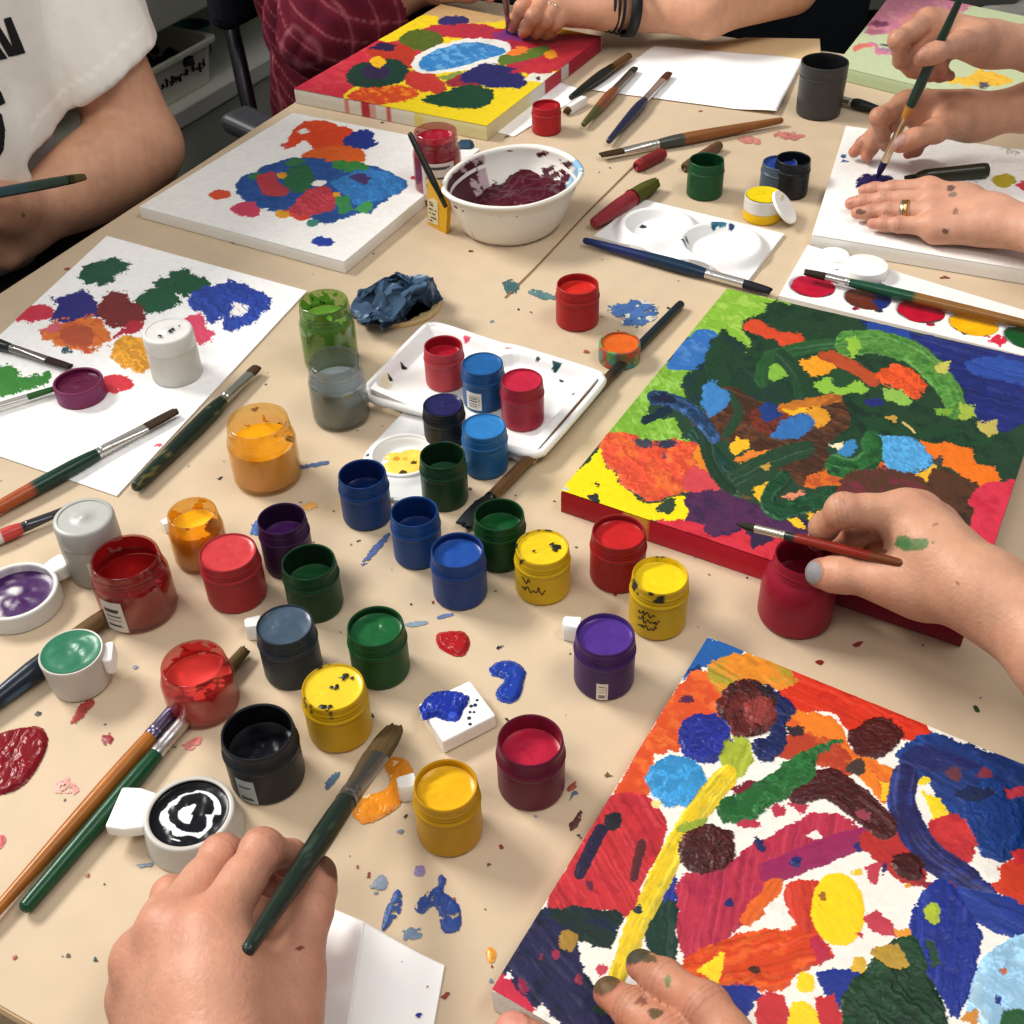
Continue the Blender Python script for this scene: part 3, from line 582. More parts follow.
brush('brown and olive brush with grey head between black and navy brushes', (583, 125), (635, 68), .006, .006, .0058, .60, .9, ['#56562c', '#8a5236'], split=(.42,), ferr='#8f8e8a', bris='#3f352d', flat=.6, tipw=1.1, seed=13)
brush('navy brush with reddish tip lying over the blank paper', (608, 142), (669, 73), .006, .006, .0056, .58, .88, ['#2b2f4c'], ferr='#cfcccb', bris='#5a3328', flat=.6, tipw=1.2, seed=14)
brush('red handled stubby brush with olive and blue head by the palette', (593, 224), (655, 183), .0075, .0075, .0078, .62, .63, ['#8c2e36'], ferr='#7a2630', bris='#51521f', seed=15, headr=1.0, taper=.8, tailr=.7)
brush('brush with silver ferrule lying behind the dark grey cup', (884, 111), (818, 94), .006, .006, .0058, .48, .64, ['#1d241f'], ferr='#c9c5b8', bris='#7d5a30', seed=16)
brush('green and orange brush laid across the paint strip', (1110, 344), (805, 272), .0092, .0115, .0047, .845, .925, ['#3a2f1c', '#8c6230', '#1c5038'], split=(.28, .72), ferr='#c9c8c4', bris='#33291f', seed=17)
brush('dark tapering brush lying on the right white canvas above the flat hand', (989, 170), (905, 178), .020, .018, .0064, .88, .9, ['#2e2c1d'], ferr='#2e2c1d', bris='#23201a', seed=18, tailr=1.1, headr=.4)
# crayon stubs
def stub(label, a, b, r, col, col2, name='crayon_stub', cat='crayon', seed=1):
    p, q = P(*a, r), P(*b, r); t = empty(name, p, label, cat); o3 = np.array(t.location)
    x = (q-p); L = np.linalg.norm(x); x /= L
    V, Fs = tube([p, p+x*.0012, p+x*.004, p+x*L*.5, q-x*.004, q-x*.0012, q], np.array([.6, .88, 1, 1.02, 1, .88, .55])*r, 18)
    mesh('stick', V, Fs, mat('wax', attr=True, rough=.5, bump=.15, bscale=300, var=.1, vscale=150), t, lin(col)*(1+.3*fbm(V[:, 0]*200, V[:, 1]*200, seed))[:, None].clip(0, 1), origin=o3)
    V, Fs = tube([p+x*L*.16, p+x*L*.17, p+x*L*.82, p+x*L*.83], np.array([1.0, 1.07, 1.07, 1.0])*r, 18, False)
    mesh('wrapper', V, Fs, mat('wax', attr=True), t, lin(col2), origin=o3, sharp=40)
stub('short dark red crayon stub lying under the long brown brush', (636, 167), (664, 153), .0058, '#8e2528', '#7d2226')
stub('thin brown stub lying behind the green paint pot', (684, 168), (720, 145), .005, '#5f4a2c', '#6e4a38', seed=2)
stub('dark teal rounded stub between the pink red jar and the bowl', (458, 149), (474, 149), .0085, '#26465a', '#2b4a60', 'paint_stub', 'stub', 3)
# small white caps / tabs lying on the paper
def capstick(label, a, b, r, col='#e9e8e4', tipc=None, h=None):
    h = r if h is None else h
    p, q = P(*a, h), P(*b, h); t = empty('brush_cap', p, label, 'cap', 'small white caps on the table'); o3 = np.array(t.location)
    x = (q-p); L = np.linalg.norm(x); x /= L; y = np.cross(ZV, x)
    V, Fs = rings([np.array([p+x*s+y*r*k*cy+ZV*r*kz for cy, kz in ((-1, -.9), (-1, .5), (-.7, .95), (.7, .95), (1, .5), (1, -.9))]) for s, k in ((0, .7), (.0015, .95), (L*.5, 1), (L*.9, 1.1), (L, 1.0))], True, True)
    mesh('cap_body', V, Fs, WHITEPL(), t, lin(col), origin=o3, sharp=35)
    if tipc:
        V, Fs = tube([p+x*.001, p-x*.003, p-x*.007], np.array([.9, .8, .4])*r, 12); mesh('cap_tip', V, Fs, HAIR(), t, lin(tipc), origin=o3)
capstick('white cap beside the orange yellow jar', (163, 527), (176, 521), .004)
capstick('white cap beside the slate grey pot', (246, 629), (262, 626), .0055)
capstick('white cap touching the back of the purple pot', (563, 627), (580, 629), .0058)
capstick('white cap beside the golden yellow pot and orange smear', (398, 789), (416, 785), .0055)
capstick('white cap with dark tip between red pot and black brush', (568, 110), (584, 100), .0045, tipc='#5d3f30')
capstick('white cap with black tip beside the purple dish', (68, 560), (52, 566), .006, tipc='#22211f') if False else None
# leaning yellow card/tag with a dark brush
t = empty('price_tag', P(440, 231), 'small yellow tag with printed lines standing against the white bowl', 'tag'); o3 = np.array(t.location)
A, B = P(427.5, 224), P(446, 234); up = ZV
def wp(px, py, base, dirn):  # point on vertical plane through A,B at pixel
    nn = np.cross(dirn, ZV); nn /= np.linalg.norm(nn); r = CR*(px-512)/F+CU*(512-py)/F+FW; return CAM+r*(((base-CAM)@nn)/(r@nn))
dr = (B-A)/np.linalg.norm(B-A); pl = [wp(x, y, A, dr) for x, y in ((427.5, 224), (446, 234), (447.5, 203), (440, 190), (427, 173))]
nn = np.cross(dr, ZV); nn /= np.linalg.norm(nn); nn = nn if nn@(CAM-A) > 0 else -nn
def slab(pts, nn, th): 
    pts = np.array(pts); k = len(pts); V = np.concatenate([pts, pts-nn*th]); return V, [list(range(k)), list(range(k, 2*k))[::-1]]+[[i, (i+1) % k, k+(i+1) % k, k+i][::-1] for i in range(k)]
mesh('card', *slab(pl, nn, .0045), mat('yellow_card', '#d9a928', rough=.5, var=.06, vscale=60), t, origin=o3, smooth=False)
pl2 = [wp(x, y, A, dr)+nn*.0004 for x, y in ((428.6, 222), (438.5, 225.5), (438, 202), (434, 198), (428, 199))]
mesh('label', *slab(pl2, nn, .0003), mat('tag_label', '#d8cda8', rough=.6), t, origin=o3, smooth=False)
V = []
for i, (x0, y0, x1, y1) in enumerate([(430, 204, 435, 206), (429.5, 208, 437, 211), (430, 212, 436, 214.5), (429.5, 216, 437, 219), (430, 219.5, 434, 221), (429.6, 201.5, 433, 203)]):
    for k in range(4):
        if (i+k) % 4 == 3: continue
        f0, f1 = k/4+.02, (k+1)/4-.05
        a, b = [wp(x0+(x1-x0)*f, y0+(y1-y0)*f, A, dr)+nn*.0006 for f in (f0, f1)]; V.append(tube([a, b], .00055, 5))
mesh('printing', *join(*V), mat('print_ink', '#3a352a', rough=.6), t, origin=o3)
brush('thin dark brush leaning on the yellow tag by the pink red jar', None, None, 0, 0, .0031, .80, .88, ['#1e1b18'], ferr='#39322a', bris='#4a3b26', seed=21, p3=wp(409, 132, A+nn*.006, dr), q3=wp(446, 207, A+nn*.006, dr), group='paintbrushes in use or leaning', tailr=.8)
# ------------------------------------------------------------------ height-field helper for palettes and blobs (real relief over the table)
def hfield(name, q, nu, nv, fn, m, parent, origin, th=0., skirt=True):
    """q: 4 world corners on the table; fn(u,v,xy)->(z,col,keep). Builds top surface plus skirt down to th."""
    G, u, v = quadgrid(q, nu, nv); X = G.reshape(-1, 3).copy()
    z, c, keep = fn(u.ravel(), v.ravel(), X[:, :2]); base = X[:, 2].copy(); X[:, 2] = base+z
    Fq = gridF(nu, nv); Fq = Fq[keep[Fq].all(1)]
    a = X[Fq[0]]; flip = np.cross(a[1]-a[0], a[2]-a[0])[2] < 0
    if flip: Fq = Fq[:, ::-1]
    V = X; Fl = Fq
    if skirt:
        E_ = np.concatenate([Fq[:, [i, (i+1) % 4]] for i in range(4)]); key = np.sort(E_, 1); kk = key[:, 0].astype(np.int64)*len(X)+key[:, 1]
        un, inv, cnt = np.unique(kk, return_inverse=True, return_counts=True); be = E_[cnt[inv] == 1]
        lo = X.copy(); lo[:, 2] = base+th; V = np.concatenate([X, lo]); n = len(X)
        Fl = np.concatenate([Fq, np.stack([be[:, 1], be[:, 0], be[:, 0]+n, be[:, 1]+n], 1), (Fq+n)[:, ::-1]]); c = np.concatenate([c, c])
    used = np.unique(Fl); mp = np.zeros(len(V), int); mp[used] = np.arange(len(used))
    return mesh(name, V[used], mp[Fl], m, parent, np.clip(c[used], 0, 1), origin=origin, sharp=50 if skirt else None)
def wc(*px, h=0.): return [P(x, y, h) for x, y in px]
def sm(a, b, x): t = np.clip((x-a)/(b-a), 0, 1); return t*t*(3-2*t)
def pxr(px, py, rpx): return rpx*np.linalg.norm(P(px, py)-CAM)/F
def inkspots(X, c, spots, hz=0., k=1.):
    for (px, py, r, col) in spots:
        q = P(px, py, hz)[:2]; r = r*k; d = np.linalg.norm(X-q, axis=1)+fbm(X[:, 0]*260+px, X[:, 1]*260, int(px), 3)*r*.0016
        m = d < r*.001; c[m] = lin(col)
    return c
W_ = lin('#e9e8e6')
# two-well palette
q = wc((594, 238), (747, 284), (784, 236), (641, 201))
t = empty('paint_palette', P(690, 242), 'white palette with two round empty wells and blue flecks', 'palette'); o3 = np.array(t.location)
w1, w2 = P(657, 233)[:2], P(719, 251)[:2]; r1, r2 = pxr(657, 232, 31), pxr(719, 250, 36)
def f_pal(u, v, X):
    d1 = np.linalg.norm(X-w1, axis=1); d2 = np.linalg.norm(X-w2, axis=1)
    e = np.minimum(d1-r1, d2-r2)
    z = .0025+.0075*sm(.013, .001, e); z = z-.0085*sm(0, -.006, np.minimum(d1-r1, d2-r2))
    c = np.tile(W_, (len(X), 1)); c = inkspots(X, c, [(643, 222, 2.2, '#2a3040'), (715, 226, 3.5, '#27607c'), (722, 226.5, 3, '#2f6f8c'), (731, 229, 1.8, '#1f3f66'), (684, 243, 2., '#26304a'), (687, 239, 1.6, '#2f4f6c')], .006, 1.3)
    return z, c, np.ones(len(X), bool)
hfield('palette_body', q, 150, 90, f_pal, WHITEPL(), t, o3)
# tray palette under the red and blue pots
q = wc((356, 393), (530, 470), (612, 372), (424, 318))
t = empty('paint_tray', P(485, 390), 'white two-part plastic tray standing under red and blue pots', 'tray'); o3 = np.array(t.location)
def px_of(X, z=.75): return proj(np.concatenate([X, np.full((len(X), 1), z)], 1))[0]
TRo = smooth_poly([(366, 391), (369, 384), (420, 331), (430, 325), (445, 327), (500, 345), (520, 349), (594, 372), (602, 378), (600, 388), (550, 446), (541, 454), (530, 455), (508, 449), (480, 436), (440, 418), (372, 400)], 5)
TRi = smooth_poly([(377, 389), (381, 383), (424, 338), (434, 333), (490, 351), (497, 362), (520, 359), (580, 376), (588, 383), (583, 392), (545, 436), (536, 443), (527, 444), (500, 436), (470, 424), (440, 412), (386, 397)], 5)
def f_tray(u, v, X):
    p = px_of(X, .7595); p0 = px_of(X, .7540); so = sd_poly(p, TRo); si = sd_poly(p0, TRi)
    z = .0105-.0078*sm(-0.5, -5, si); z = np.where(so > -2.5, np.minimum(z, .0102-.004*sm(-2.5, 0, so)), z)
    c = np.tile(W_, (len(X), 1)); c = inkspots(X, c, [(404, 371, 2.2, '#20242a'), (391, 383, 1.6, '#2a2c2c'), (468, 348, 3, '#d0506a'), (509, 358, 2.6, '#cc4a5c'), (556, 374, 3.2, '#1f4a4a'), (561, 384, 2, '#1f4a4a'), (575, 397, 2., '#24443c'), (584, 388, 1.8, '#d98a9a'), (385, 388, 5, '#e5dfc2'), (592, 372, 1.6, '#2a3a4a'), (538, 369, 1.4, '#3a4a4a')])
    return z, c, so < 0
hfield('tray_body', q, 190, 150, f_tray, WHITEPL(), t, o3, th=.0015)
def rimtube(nm, poly, z, r):
    pts = np.array([P(x, y, z) for x, y in poly]); pts = np.concatenate([pts, pts[:2]]); Vt, Ft = tube(pts, r, 12, False); return mesh(nm, Vt, Ft, WHITEPL(), t, W_, origin=o3)
rimtube('rim', (TRo-TRo.mean(0))*.985+TRo.mean(0), .0092, .0030)
# small palette with yellow well
q = wc((345, 500), (440, 510), (500, 425), (400, 395))
t = empty('paint_palette', P(410, 450), 'small white palette with a round well of yellow paint', 'palette'); o3 = np.array(t.location)
SPo = smooth_poly([(360, 456), (402, 409), (410, 405), (478, 424), (470, 450), (448, 480), (440, 492), (420, 498), (390, 496), (372, 486), (364, 470)], 4)
wy = P(405, 463)[:2]; ry = pxr(405, 463, 32)
def f_sp(u, v, X):
    so = sd_poly(px_of(X, .756), SPo); d = np.linalg.norm(X-wy, axis=1)
    z = .004+.003*sm(ry+.010, ry, d)-.0055*sm(ry-.001, ry-.006, d); z = np.where(so > -1.5, z-.001, z)
    c = np.tile(W_, (len(X), 1)); nz = fbm(X[:, 0]*70, X[:, 1]*70, 5, 4)
    c = inkspots(X, c, [(369, 462, 1.2, '#3b4a66')])
    return z, c, so < 0
hfield('palette_body', q, 120, 120, f_sp, WHITEPL(), t, o3)
rimtube('rim', [(wy_[0], wy_[1]) for wy_ in proj(np.concatenate([wy+np.stack([np.cos(a_), np.sin(a_)], 1)*ry*1.02 for a_ in [np.linspace(0, 2*np.pi, 48, endpoint=False)]], 0) @ np.array([[1, 0, 0], [0, 1, 0]])+np.array([0, 0, TZ+.0068]))[0]], .0068, .0017)
def f_yel(u, v, X):
    d = np.linalg.norm(X-(wy+np.array([.001, -.001])), axis=1); nz = fbm(X[:, 0]*90, X[:, 1]*90, 5, 4)
    e = d-(ry*.72+nz*.018); z = .0018+.0012*sm(0, -.004, e)+.0004*nz
    c = np.tile(lin('#ecc95c'), (len(X), 1))*(1+.3*nz)[:, None]; c = inkspots(X, c, [(404, 476, 2.4, '#4b3a1c'), (414, 466, 1.8, '#5b4a1c'), (397, 462, 2.6, '#c9982a'), (405, 462, 1.8, '#d9a83a')])
    return z, c, e < 0
hfield('paint', wc((372, 490), (436, 492), (436, 440), (374, 440)), 90, 90, f_yel, WETPAINT(), t, o3, skirt=False)
# paint strip with five oval wells beside the large canvas
q = wc((778, 300), (1075, 373), (1080, 332), (807, 249))
t = empty('paint_strip', P(900, 305), 'white paint strip with five oval wells of red, brown, yellow and green', 'palette'); o3 = np.array(t.location)
WL = [(812, 290), (867, 302), (920, 315), (973, 327.5), (1028, 341)]; WP = [P(*w)[:2] for w in WL]
ax_ = (WP[4]-WP[0]); ax_ /= np.linalg.norm(ax_); ay_ = np.array([-ax_[1], ax_[0]]); wa, wb = pxr(920, 315, 23.5), pxr(920, 315, 22)
def wd(X, w): e = X-w; return np.sqrt(((e@ax_)/wa)**2+((e@ay_)/wb)**2)
def f_strip(u, v, X):
    d = np.min([wd(X, w) for w in WP], 0); z = .0042-.0032*sm(1.0, .82, d)
    c = np.tile(W_, (len(X), 1)); c = inkspots(X, c, [(855, 313, 2.6, '#8a2038'), (878, 315, 3.2, '#2a3040'), (930, 328, 3.4, '#a01c34'), (963, 338, 1.8, '#4a4a2a'), (983, 340, 2., '#3a3a22'), (996, 344.5, 6.5, '#cf2c48'), (876, 289, 5.5, '#1d3a80'), (877, 294, 5, '#1d3a80'), (878, 284, 3.5, '#1d3a60'), (836, 274, 1.4, '#222'+'222')])
    return z, c, np.ones(len(X), bool)
hfield('strip_body', q, 280, 70, f_strip, WHITEPL(), t, o3)
for (w, px, col, c2) in zip(WP, WL, ['#b81f3c', '#6a3424', '#b81c36', '#eeb41c', '#1d5a30'], [None, '#26387a', None, None, '#154524']):
    def f_w(u, v, X):
        d = wd(X, w); nz = fbm(X[:, 0]*120+px[0], X[:, 1]*120, px[0], 4); z = .0030+.0006*nz+.0005*sm(.6, 1, d)
        c = np.tile(lin(col), (len(X), 1))*(1+.35*nz)[:, None]
        if c2: m = ((X-w)@ax_/wa*.8+((X-w)@ay_/wb)*.25+nz*.8) > .28; c[m] = lin(c2)
        return z, c, d+nz*.30 < .92
    r = wa*1.3; hfield('paint', [np.array([*(w+ax_*a*r+ay_*b*r), TZ]) for a, b in ((-1, -1), (1, -1), (1, 1), (-1, 1))], 60, 60, f_w, WETPAINT(), t, o3, skirt=False)
# mini canvas block with a blue dollop
q = wc((418, 704), (443, 742), (496, 715), (470, 680), h=.011)
t = empty('canvas_block', P(457, 722), 'small white block with wet blue paint, behind the golden yellow pot', 'block'); o3 = np.array(t.location)
V = np.concatenate([np.array(q), np.array(q)-ZV*.0107]); Fs = [[0, 1, 2, 3], [7, 6, 5, 4]]+[[i, 4+i, 4+(i+1) % 4, (i+1) % 4] for i in range(4)]
o = mesh('block_body', V, Fs, WHITEPL(), t, lin('#eeece8'), origin=o3, smooth=False); bevel(o, .0012)
def blobfield(name, polypx, h, col, parent, o3, seed, base=.0002, col2=None, thick=.0016, rag=1.6, n=90, m=None, streak=.25, hl=None, holes=None, col2t=.62):
    pp = np.array(polypx, float); lo, hi = pp.min(0)-4, pp.max(0)+4
    q = wc((lo[0], hi[1]), (hi[0], hi[1]), (hi[0], lo[1]), (lo[0], lo[1]), h=h)
    sp = smooth_poly(pp, 4)
    def f(u, v, X):
        p = px_of(X, TZ+h); nz = fbm(X[:, 0]*160+seed, X[:, 1]*160, seed, 4); nf_ = fbm(X[:, 0]*620+seed, X[:, 1]*620, seed+30, 3); e = sd_poly(p, sp)+nz*rag*2.2+nf_*rag*1.6
        st = vnoise((p[:, 0]*.5+p[:, 1]*.35)*.5+nz*5, (p[:, 0]-p[:, 1])*.04, seed+4)-.5
        z = base+thick*sm(0, -5, e)*(.55+.6*(nz+.5)+.5*st)
        c = np.tile(lin(col), (len(X), 1))*(1+streak*(nz+st))[:, None]
        if col2: k = (fbm(X[:, 0]*110+seed*2, X[:, 1]*110, seed+9, 4)+.5) > col2t; c[k] = lin(col2)
        keep = e < 0
        if holes: keep &= ~((fbm(X[:, 0]*210+seed*4, X[:, 1]*210, seed+19, 4)*.7+nf_*.55+.5) > holes)
        return z, np.clip(c, 0, 1), keep
    return hfield(name, q, n, n, f, m or WETPAINT(), parent, o3, skirt=False)
blobfield('paint', [(420, 706), (432, 694), (448, 690), (464, 694), (470, 700), (464, 712), (458, 722), (446, 722), (436, 718), (424, 722), (421, 714)], .011, '#22389a', t, o3, 3, thick=.003, col2='#3a55c4', col2t=.72)
V = []
for x, y, r in ((471, 706, 1.1), (475, 705, 1.2), (470, 712, .9), (474, 712, .8), (469, 718, 1.2), (470, 724, 1.), (477, 700, .9)):
    Vv, Ff = lathe([(.0001, .0004), (r*.0007, .0003), (r*.001, 0)], 12); V.append((Vv+P(x, y, .0112), Ff))
mesh('paint_specks', *join(*V), mat('navy_speck', '#1c2450', rough=.3), t, origin=o3)
# white oval bowl of maroon paint
HB = .047
rimpx = np.array([(250, 425), (285, 350), (400, 270), (560, 224), (720, 217), (860, 255), (938, 318), (938, 375), (870, 445), (760, 497), (620, 528), (450, 525), (320, 492), (262, 455)])/4.876+np.array([390, 100])
rim = smooth_poly([P(x, y, HB)[:2] for x, y in rimpx], 14); cen = rim.mean(0)
t = empty('mixing_bowl', [*cen, TZ], 'white oval bowl smeared inside with maroon paint', 'bowl'); o3 = np.array(t.location)
def ring(k, z, off=0.): 
    dv = rim-cen; l = np.linalg.norm(dv, axis=1)[:, None]; return np.concatenate([cen+dv*k+dv/l*off, np.full((len(rim), 1), TZ+z)], 1)
RS = [(a, b*HB/.056, 0) for a, b in ((.55, .0005), (.66, .001), (.72, .006), (.80, .02), (.88, .038), (.93, .0515), (.985, .0525), (1.0, .0545), (.995, .0565), (.965, .0575), (.93, .0565), (.915, .054))]
INS = [(.915-(.915-.60)*sm(0, 1, k/54)**1.0*(k/54)**.6, .96*HB-(.96*HB-.004)*(k/54)) for k in range(1, 55)]
RS += [(a, b, 0) for a, b in INS]; RR_ = [ring(*r) for r in RS]
V, Fs = rings(RR_, True, True); nr = len(rim)
X = V-np.array([*cen, TZ]); cc = np.tile(lin('#e6e2da'), (len(V), 1)); idx = np.arange(len(V))//nr; ins = idx >= 11
ang = np.arctan2(X[:, 1], X[:, 0]); nz = fbm(np.cos(ang)*6+7, np.sin(ang)*6+X[:, 2]*110, 21, 5)+.5
lw = np.exp(-((np.angle(np.exp(1j*(ang-2.75))))/.75)**2)                     # left inner wall is smeared most
mk = ins & (nz > .66-.26*lw+.10*(X[:, 2] > .045)); cc[mk] = lin('#4a1424')*(.6+.8*nz[mk])[:, None]
m2 = ins & ~mk & (lw > .35); cc[m2] = lin('#b9a3a8')
lb = np.exp(-((np.angle(np.exp(1j*(ang-.25))))/.22)**2); m3 = (idx >= 8) & (nz > .72-.4*lb) & (lb > .3); cc[m3] = lin('#8fb6d0')
m4 = (idx >= 2) & (idx < 7) & (fbm(np.cos(ang)*6, np.sin(ang)*6+X[:, 2]*120, 33, 3) > .30); cc[m4] = lin('#7f8a8c')
mesh('bowl_body', V, Fs, WHITEPL(), t, cc, origin=o3, sharp=60)
k_in = lambda z: np.interp(-z, [-a[1] for a in INS], [a[0] for a in INS])
def f_bp(u, v, X):
    e = X-cen; ra = np.interp(np.arctan2(e[:, 1], e[:, 0]) % (2*np.pi), np.sort(np.arctan2(*(rim-cen).T[::-1]) % (2*np.pi)), np.linalg.norm(rim-cen, axis=1)[np.argsort(np.arctan2(*(rim-cen).T[::-1]) % (2*np.pi))])
    d = np.linalg.norm(e, axis=1)/ra; nz = fbm(X[:, 0]*45, X[:, 1]*45, 8, 4); n2 = fbm(X[:, 0]*140, X[:, 1]*140, 9, 3)
    side = sm(-.02, .045, e[:, 0]+e[:, 1]*.4)                         # paint heaped to the right/back
    z = .017+.010*side+.010*nz+.003*n2
    c = np.tile(lin('#4c0f22'), (len(X), 1))*(1+.5*n2)[:, None]
    return z, c, (d+np.abs(nz)*.2 < k_in(np.clip(z, .004, .9*HB))-.015)
lo, hi = rim.min(0), rim.max(0)
hfield('paint', [np.array([x, y, TZ]) for x, y in ((lo[0], lo[1]), (hi[0], lo[1]), (hi[0], hi[1]), (lo[0], hi[1]))], 110, 110, f_bp, WETPAINT(), t, o3, skirt=False)
# wooden round lid with crumpled blue cloth on it
cL, rL, hL = P(398, 318), pxr(398, 318, 41), .008
t = empty('wooden_disc', P(400, 306), 'thin pale wooden disc lying under the crumpled blue cloth', 'disc')
V, Fs = lathe([(0.0001, 0), (rL*.99, 0), (rL, .001), (rL, .0035), (rL*.985, .0042), (rL*.95, .0042), (rL*.93, .0030), (.0001, .0030)], 56)
mesh('disc_body', V, Fs, mat('pale_wood', '#cdb283', rough=.5, var=.08, vscale=30), t, sharp=40)
# ------------------------------------------------------------------ wet dollops and dry smears on the kraft paper
GD = 'paint dollops and smears on the kraft paper'
def dollop(label, poly, col, seed, thick=.0016, wet=True, **k):
    pp = np.array(poly, float); c = P(*pp.mean(0)); 
    if not wet: k.setdefault('holes', .70); k['rag'] = k.get('rag', 1.6)*1.35
    o = blobfield('paint_smear', poly, 0., col, None, c, seed, thick=thick, m=WETPAINT() if wet else DRYPAINT(), **k)
    return tag(o, label, 'paint smear', GD)
dollop('big glossy dark red paint dollop at the left edge', [(-25, 742), (-5, 735), (18, 728), (40, 727), (48, 738), (46, 752), (36, 772), (18, 790), (0, 796), (-20, 795)], '#7f1722', 1, .0028, rag=.8)
dollop('glossy red paint dollop between the blue pots and the purple pot', [(437, 634), (450, 631), (464, 632), (470, 642), (466, 654), (458, 657), (446, 653), (437, 646)], '#a92228', 2, .003, rag=.5)
dollop('glossy blue curl of paint between red dollop and purple pot', [(489, 668), (500, 661), (516, 662), (526, 672), (524, 684), (520, 698), (510, 704), (498, 700), (496, 690), (504, 680), (492, 676)], '#24429a', 3, .0024, rag=.8)
dollop('orange paint smear under the held brush tip', [(383, 762), (396, 757), (409, 762), (413, 776), (404, 790), (400, 806), (384, 818), (364, 824), (352, 816), (354, 800), (368, 794), (384, 790), (390, 778)], '#dc8f2c', 4, .0012, col2='#ecd0a0', col2t=.66, rag=1.2)
dollop('blue paint smear with white streaks right of the red pot', [(607, 306), (622, 303), (640, 300), (655, 305), (658, 314), (652, 322), (636, 327), (622, 325), (614, 316)], '#4a6ca0', 5, .0008, False, col2='#c9c6b8', col2t=.63, rag=2.)
dollop('hooked blue paint smear above the folded paper', [(414, 907), (424, 895), (436, 886), (440, 875), (446, 880), (444, 892), (456, 900), (461, 914), (460, 928), (452, 934), (441, 930), (438, 916), (434, 906), (422, 914)], '#2c4686', 6, .0008, False, rag=1.2)
dollop('narrow blue paint smear left of the hooked one', [(383, 930), (384, 916), (392, 898), (398, 889), (402, 896), (401, 910), (394, 920)], '#34508a', 7, .0007, False, rag=1.2)
dollop('dark teal paint smear by the seam above the tray', [(503, 283), (512, 280), (519, 285), (516, 292), (507, 293)], '#3d6468', 8, .0006, False)
dollop('streaky teal paint smear left of the red pot', [(528, 290), (544, 291), (556, 296), (556, 301), (542, 299), (530, 295)], '#5c7f80', 9, .0005, False)
dollop('pale pink paint smear right of the brown brush', [(737, 139), (748, 136), (761, 140), (758, 144), (744, 143)], '#c4847a', 10, .0004, False)
dollop('longer pink paint smear beside the dark grey cup', [(773, 134), (788, 131), (804, 135), (800, 139), (784, 139)], '#c07a72', 11, .0004, False)
dollop('dry dark blue stroke beside the yellow jar', [(300, 466), (327, 461), (327, 465), (300, 469)], '#4d6488', 12, .0004, False, rag=.8)
dollop('dry blue stroke in front of the middle blue pot', [(361, 563), (370, 550), (386, 534), (390, 536), (376, 554), (366, 565)], '#566a98', 13, .0004, False, rag=1.)
dollop('pale blue stroke right of the front green pot', [(405, 624), (416, 621), (427, 621), (426, 625), (410, 627)], '#8598a8', 14, .0003, False, rag=.8)
dollop('short blue stroke in front of the front blue pot', [(437, 617), (446, 614), (453, 613), (452, 616), (440, 619)], '#6b7ea6', 15, .0003, False, rag=.8)
dollop('blue leaf shaped marks left of the dark purple pot', [(249, 534), (256, 520), (262, 517), (262, 528), (258, 536)], '#3f67a0', 16, .0005, False)
dollop('dried red drip trail below the green paint tub', [(70, 722), (78, 708), (92, 700), (94, 704), (84, 716), (74, 724)], '#a0423c', 17, .0006, False)
dollop('small dark red splat left of the green brush ferrule', [(101, 738), (107, 735), (114, 738), (112, 744), (104, 745)], '#9c3a44', 18, .0008, False, rag=.8)
dollop('faded pink smudge at the lower left of the brown brush', [(54, 790), (66, 777), (78, 788), (74, 794), (58, 794)], '#d49a90', 19, .0003, False, rag=2.)
dollop('pink red dab at the left edge under the brown brush', [(-3, 836), (4, 834), (6, 842), (2, 848), (-4, 848)], '#c9646a', 20, .0005, False)
dollop('pink flecked smear below the coral jar', [(182, 746), (196, 739), (203, 738), (200, 746), (188, 749)], '#d3827e', 21, .0003, False, rag=2.)
dollop('blue green splash by the black pot with label', [(325, 784), (332, 775), (340, 771), (339, 778), (332, 786), (327, 790)], '#4f6b80', 22, .0005, False)
dollop('grey blue smudge left of the hooked blue smear', [(370, 886), (378, 877), (386, 878), (385, 888), (378, 894), (371, 892)], '#8591a0', 23, .0003, False, rag=2.5)
dollop('grey blue smudge above the folded paper', [(402, 935), (410, 928), (420, 928), (423, 934), (416, 941), (406, 941)], '#6d7f92', 24, .0003, False, rag=2.5)
dollop('small orange drop left of the front canvas', [(486, 951), (490, 947), (496, 952), (494, 962), (488, 962)], '#dd9a3c', 25, .0008, rag=.5)
dollop('yellow ochre dab behind the dark purple pot', [(303, 505), (312, 502), (318, 505), (312, 509), (304, 509)], '#d6a45c', 26, .0003, False)
dollop('dark brown scrape right of the burgundy pot', [(570, 828), (575, 818), (581, 811), (580, 820), (573, 830)], '#5d3a34', 27, .0005, False)
dollop('red splatter mark right of the burgundy pot', [(567, 789), (572, 783), (577, 782), (574, 789), (569, 791)], '#a8543f', 28, .0005, False)
dollop('purple splash left of the front canvas above the hooked smear', [(412, 872), (418, 866), (424, 867), (423, 875), (416, 877)], '#8f80a8', 29, .0003, False, rag=2.)
dollop('dark green leaf shaped drop right of the held jar', [(973, 706), (977, 706), (980, 712), (975, 712)], '#2f4a26', 30, .0008, rag=.4)
dollop('red drops in front of the right hand', [(852, 645), (858, 642), (863, 641), (861, 645), (856, 648)], '#8a3a38', 31, .0005, False, rag=.8)
dollop('dark red elongated drop above the front canvas', [(815, 662), (820, 660), (824, 662), (820, 665)], '#7d2f2c', 32, .0006, rag=.4)
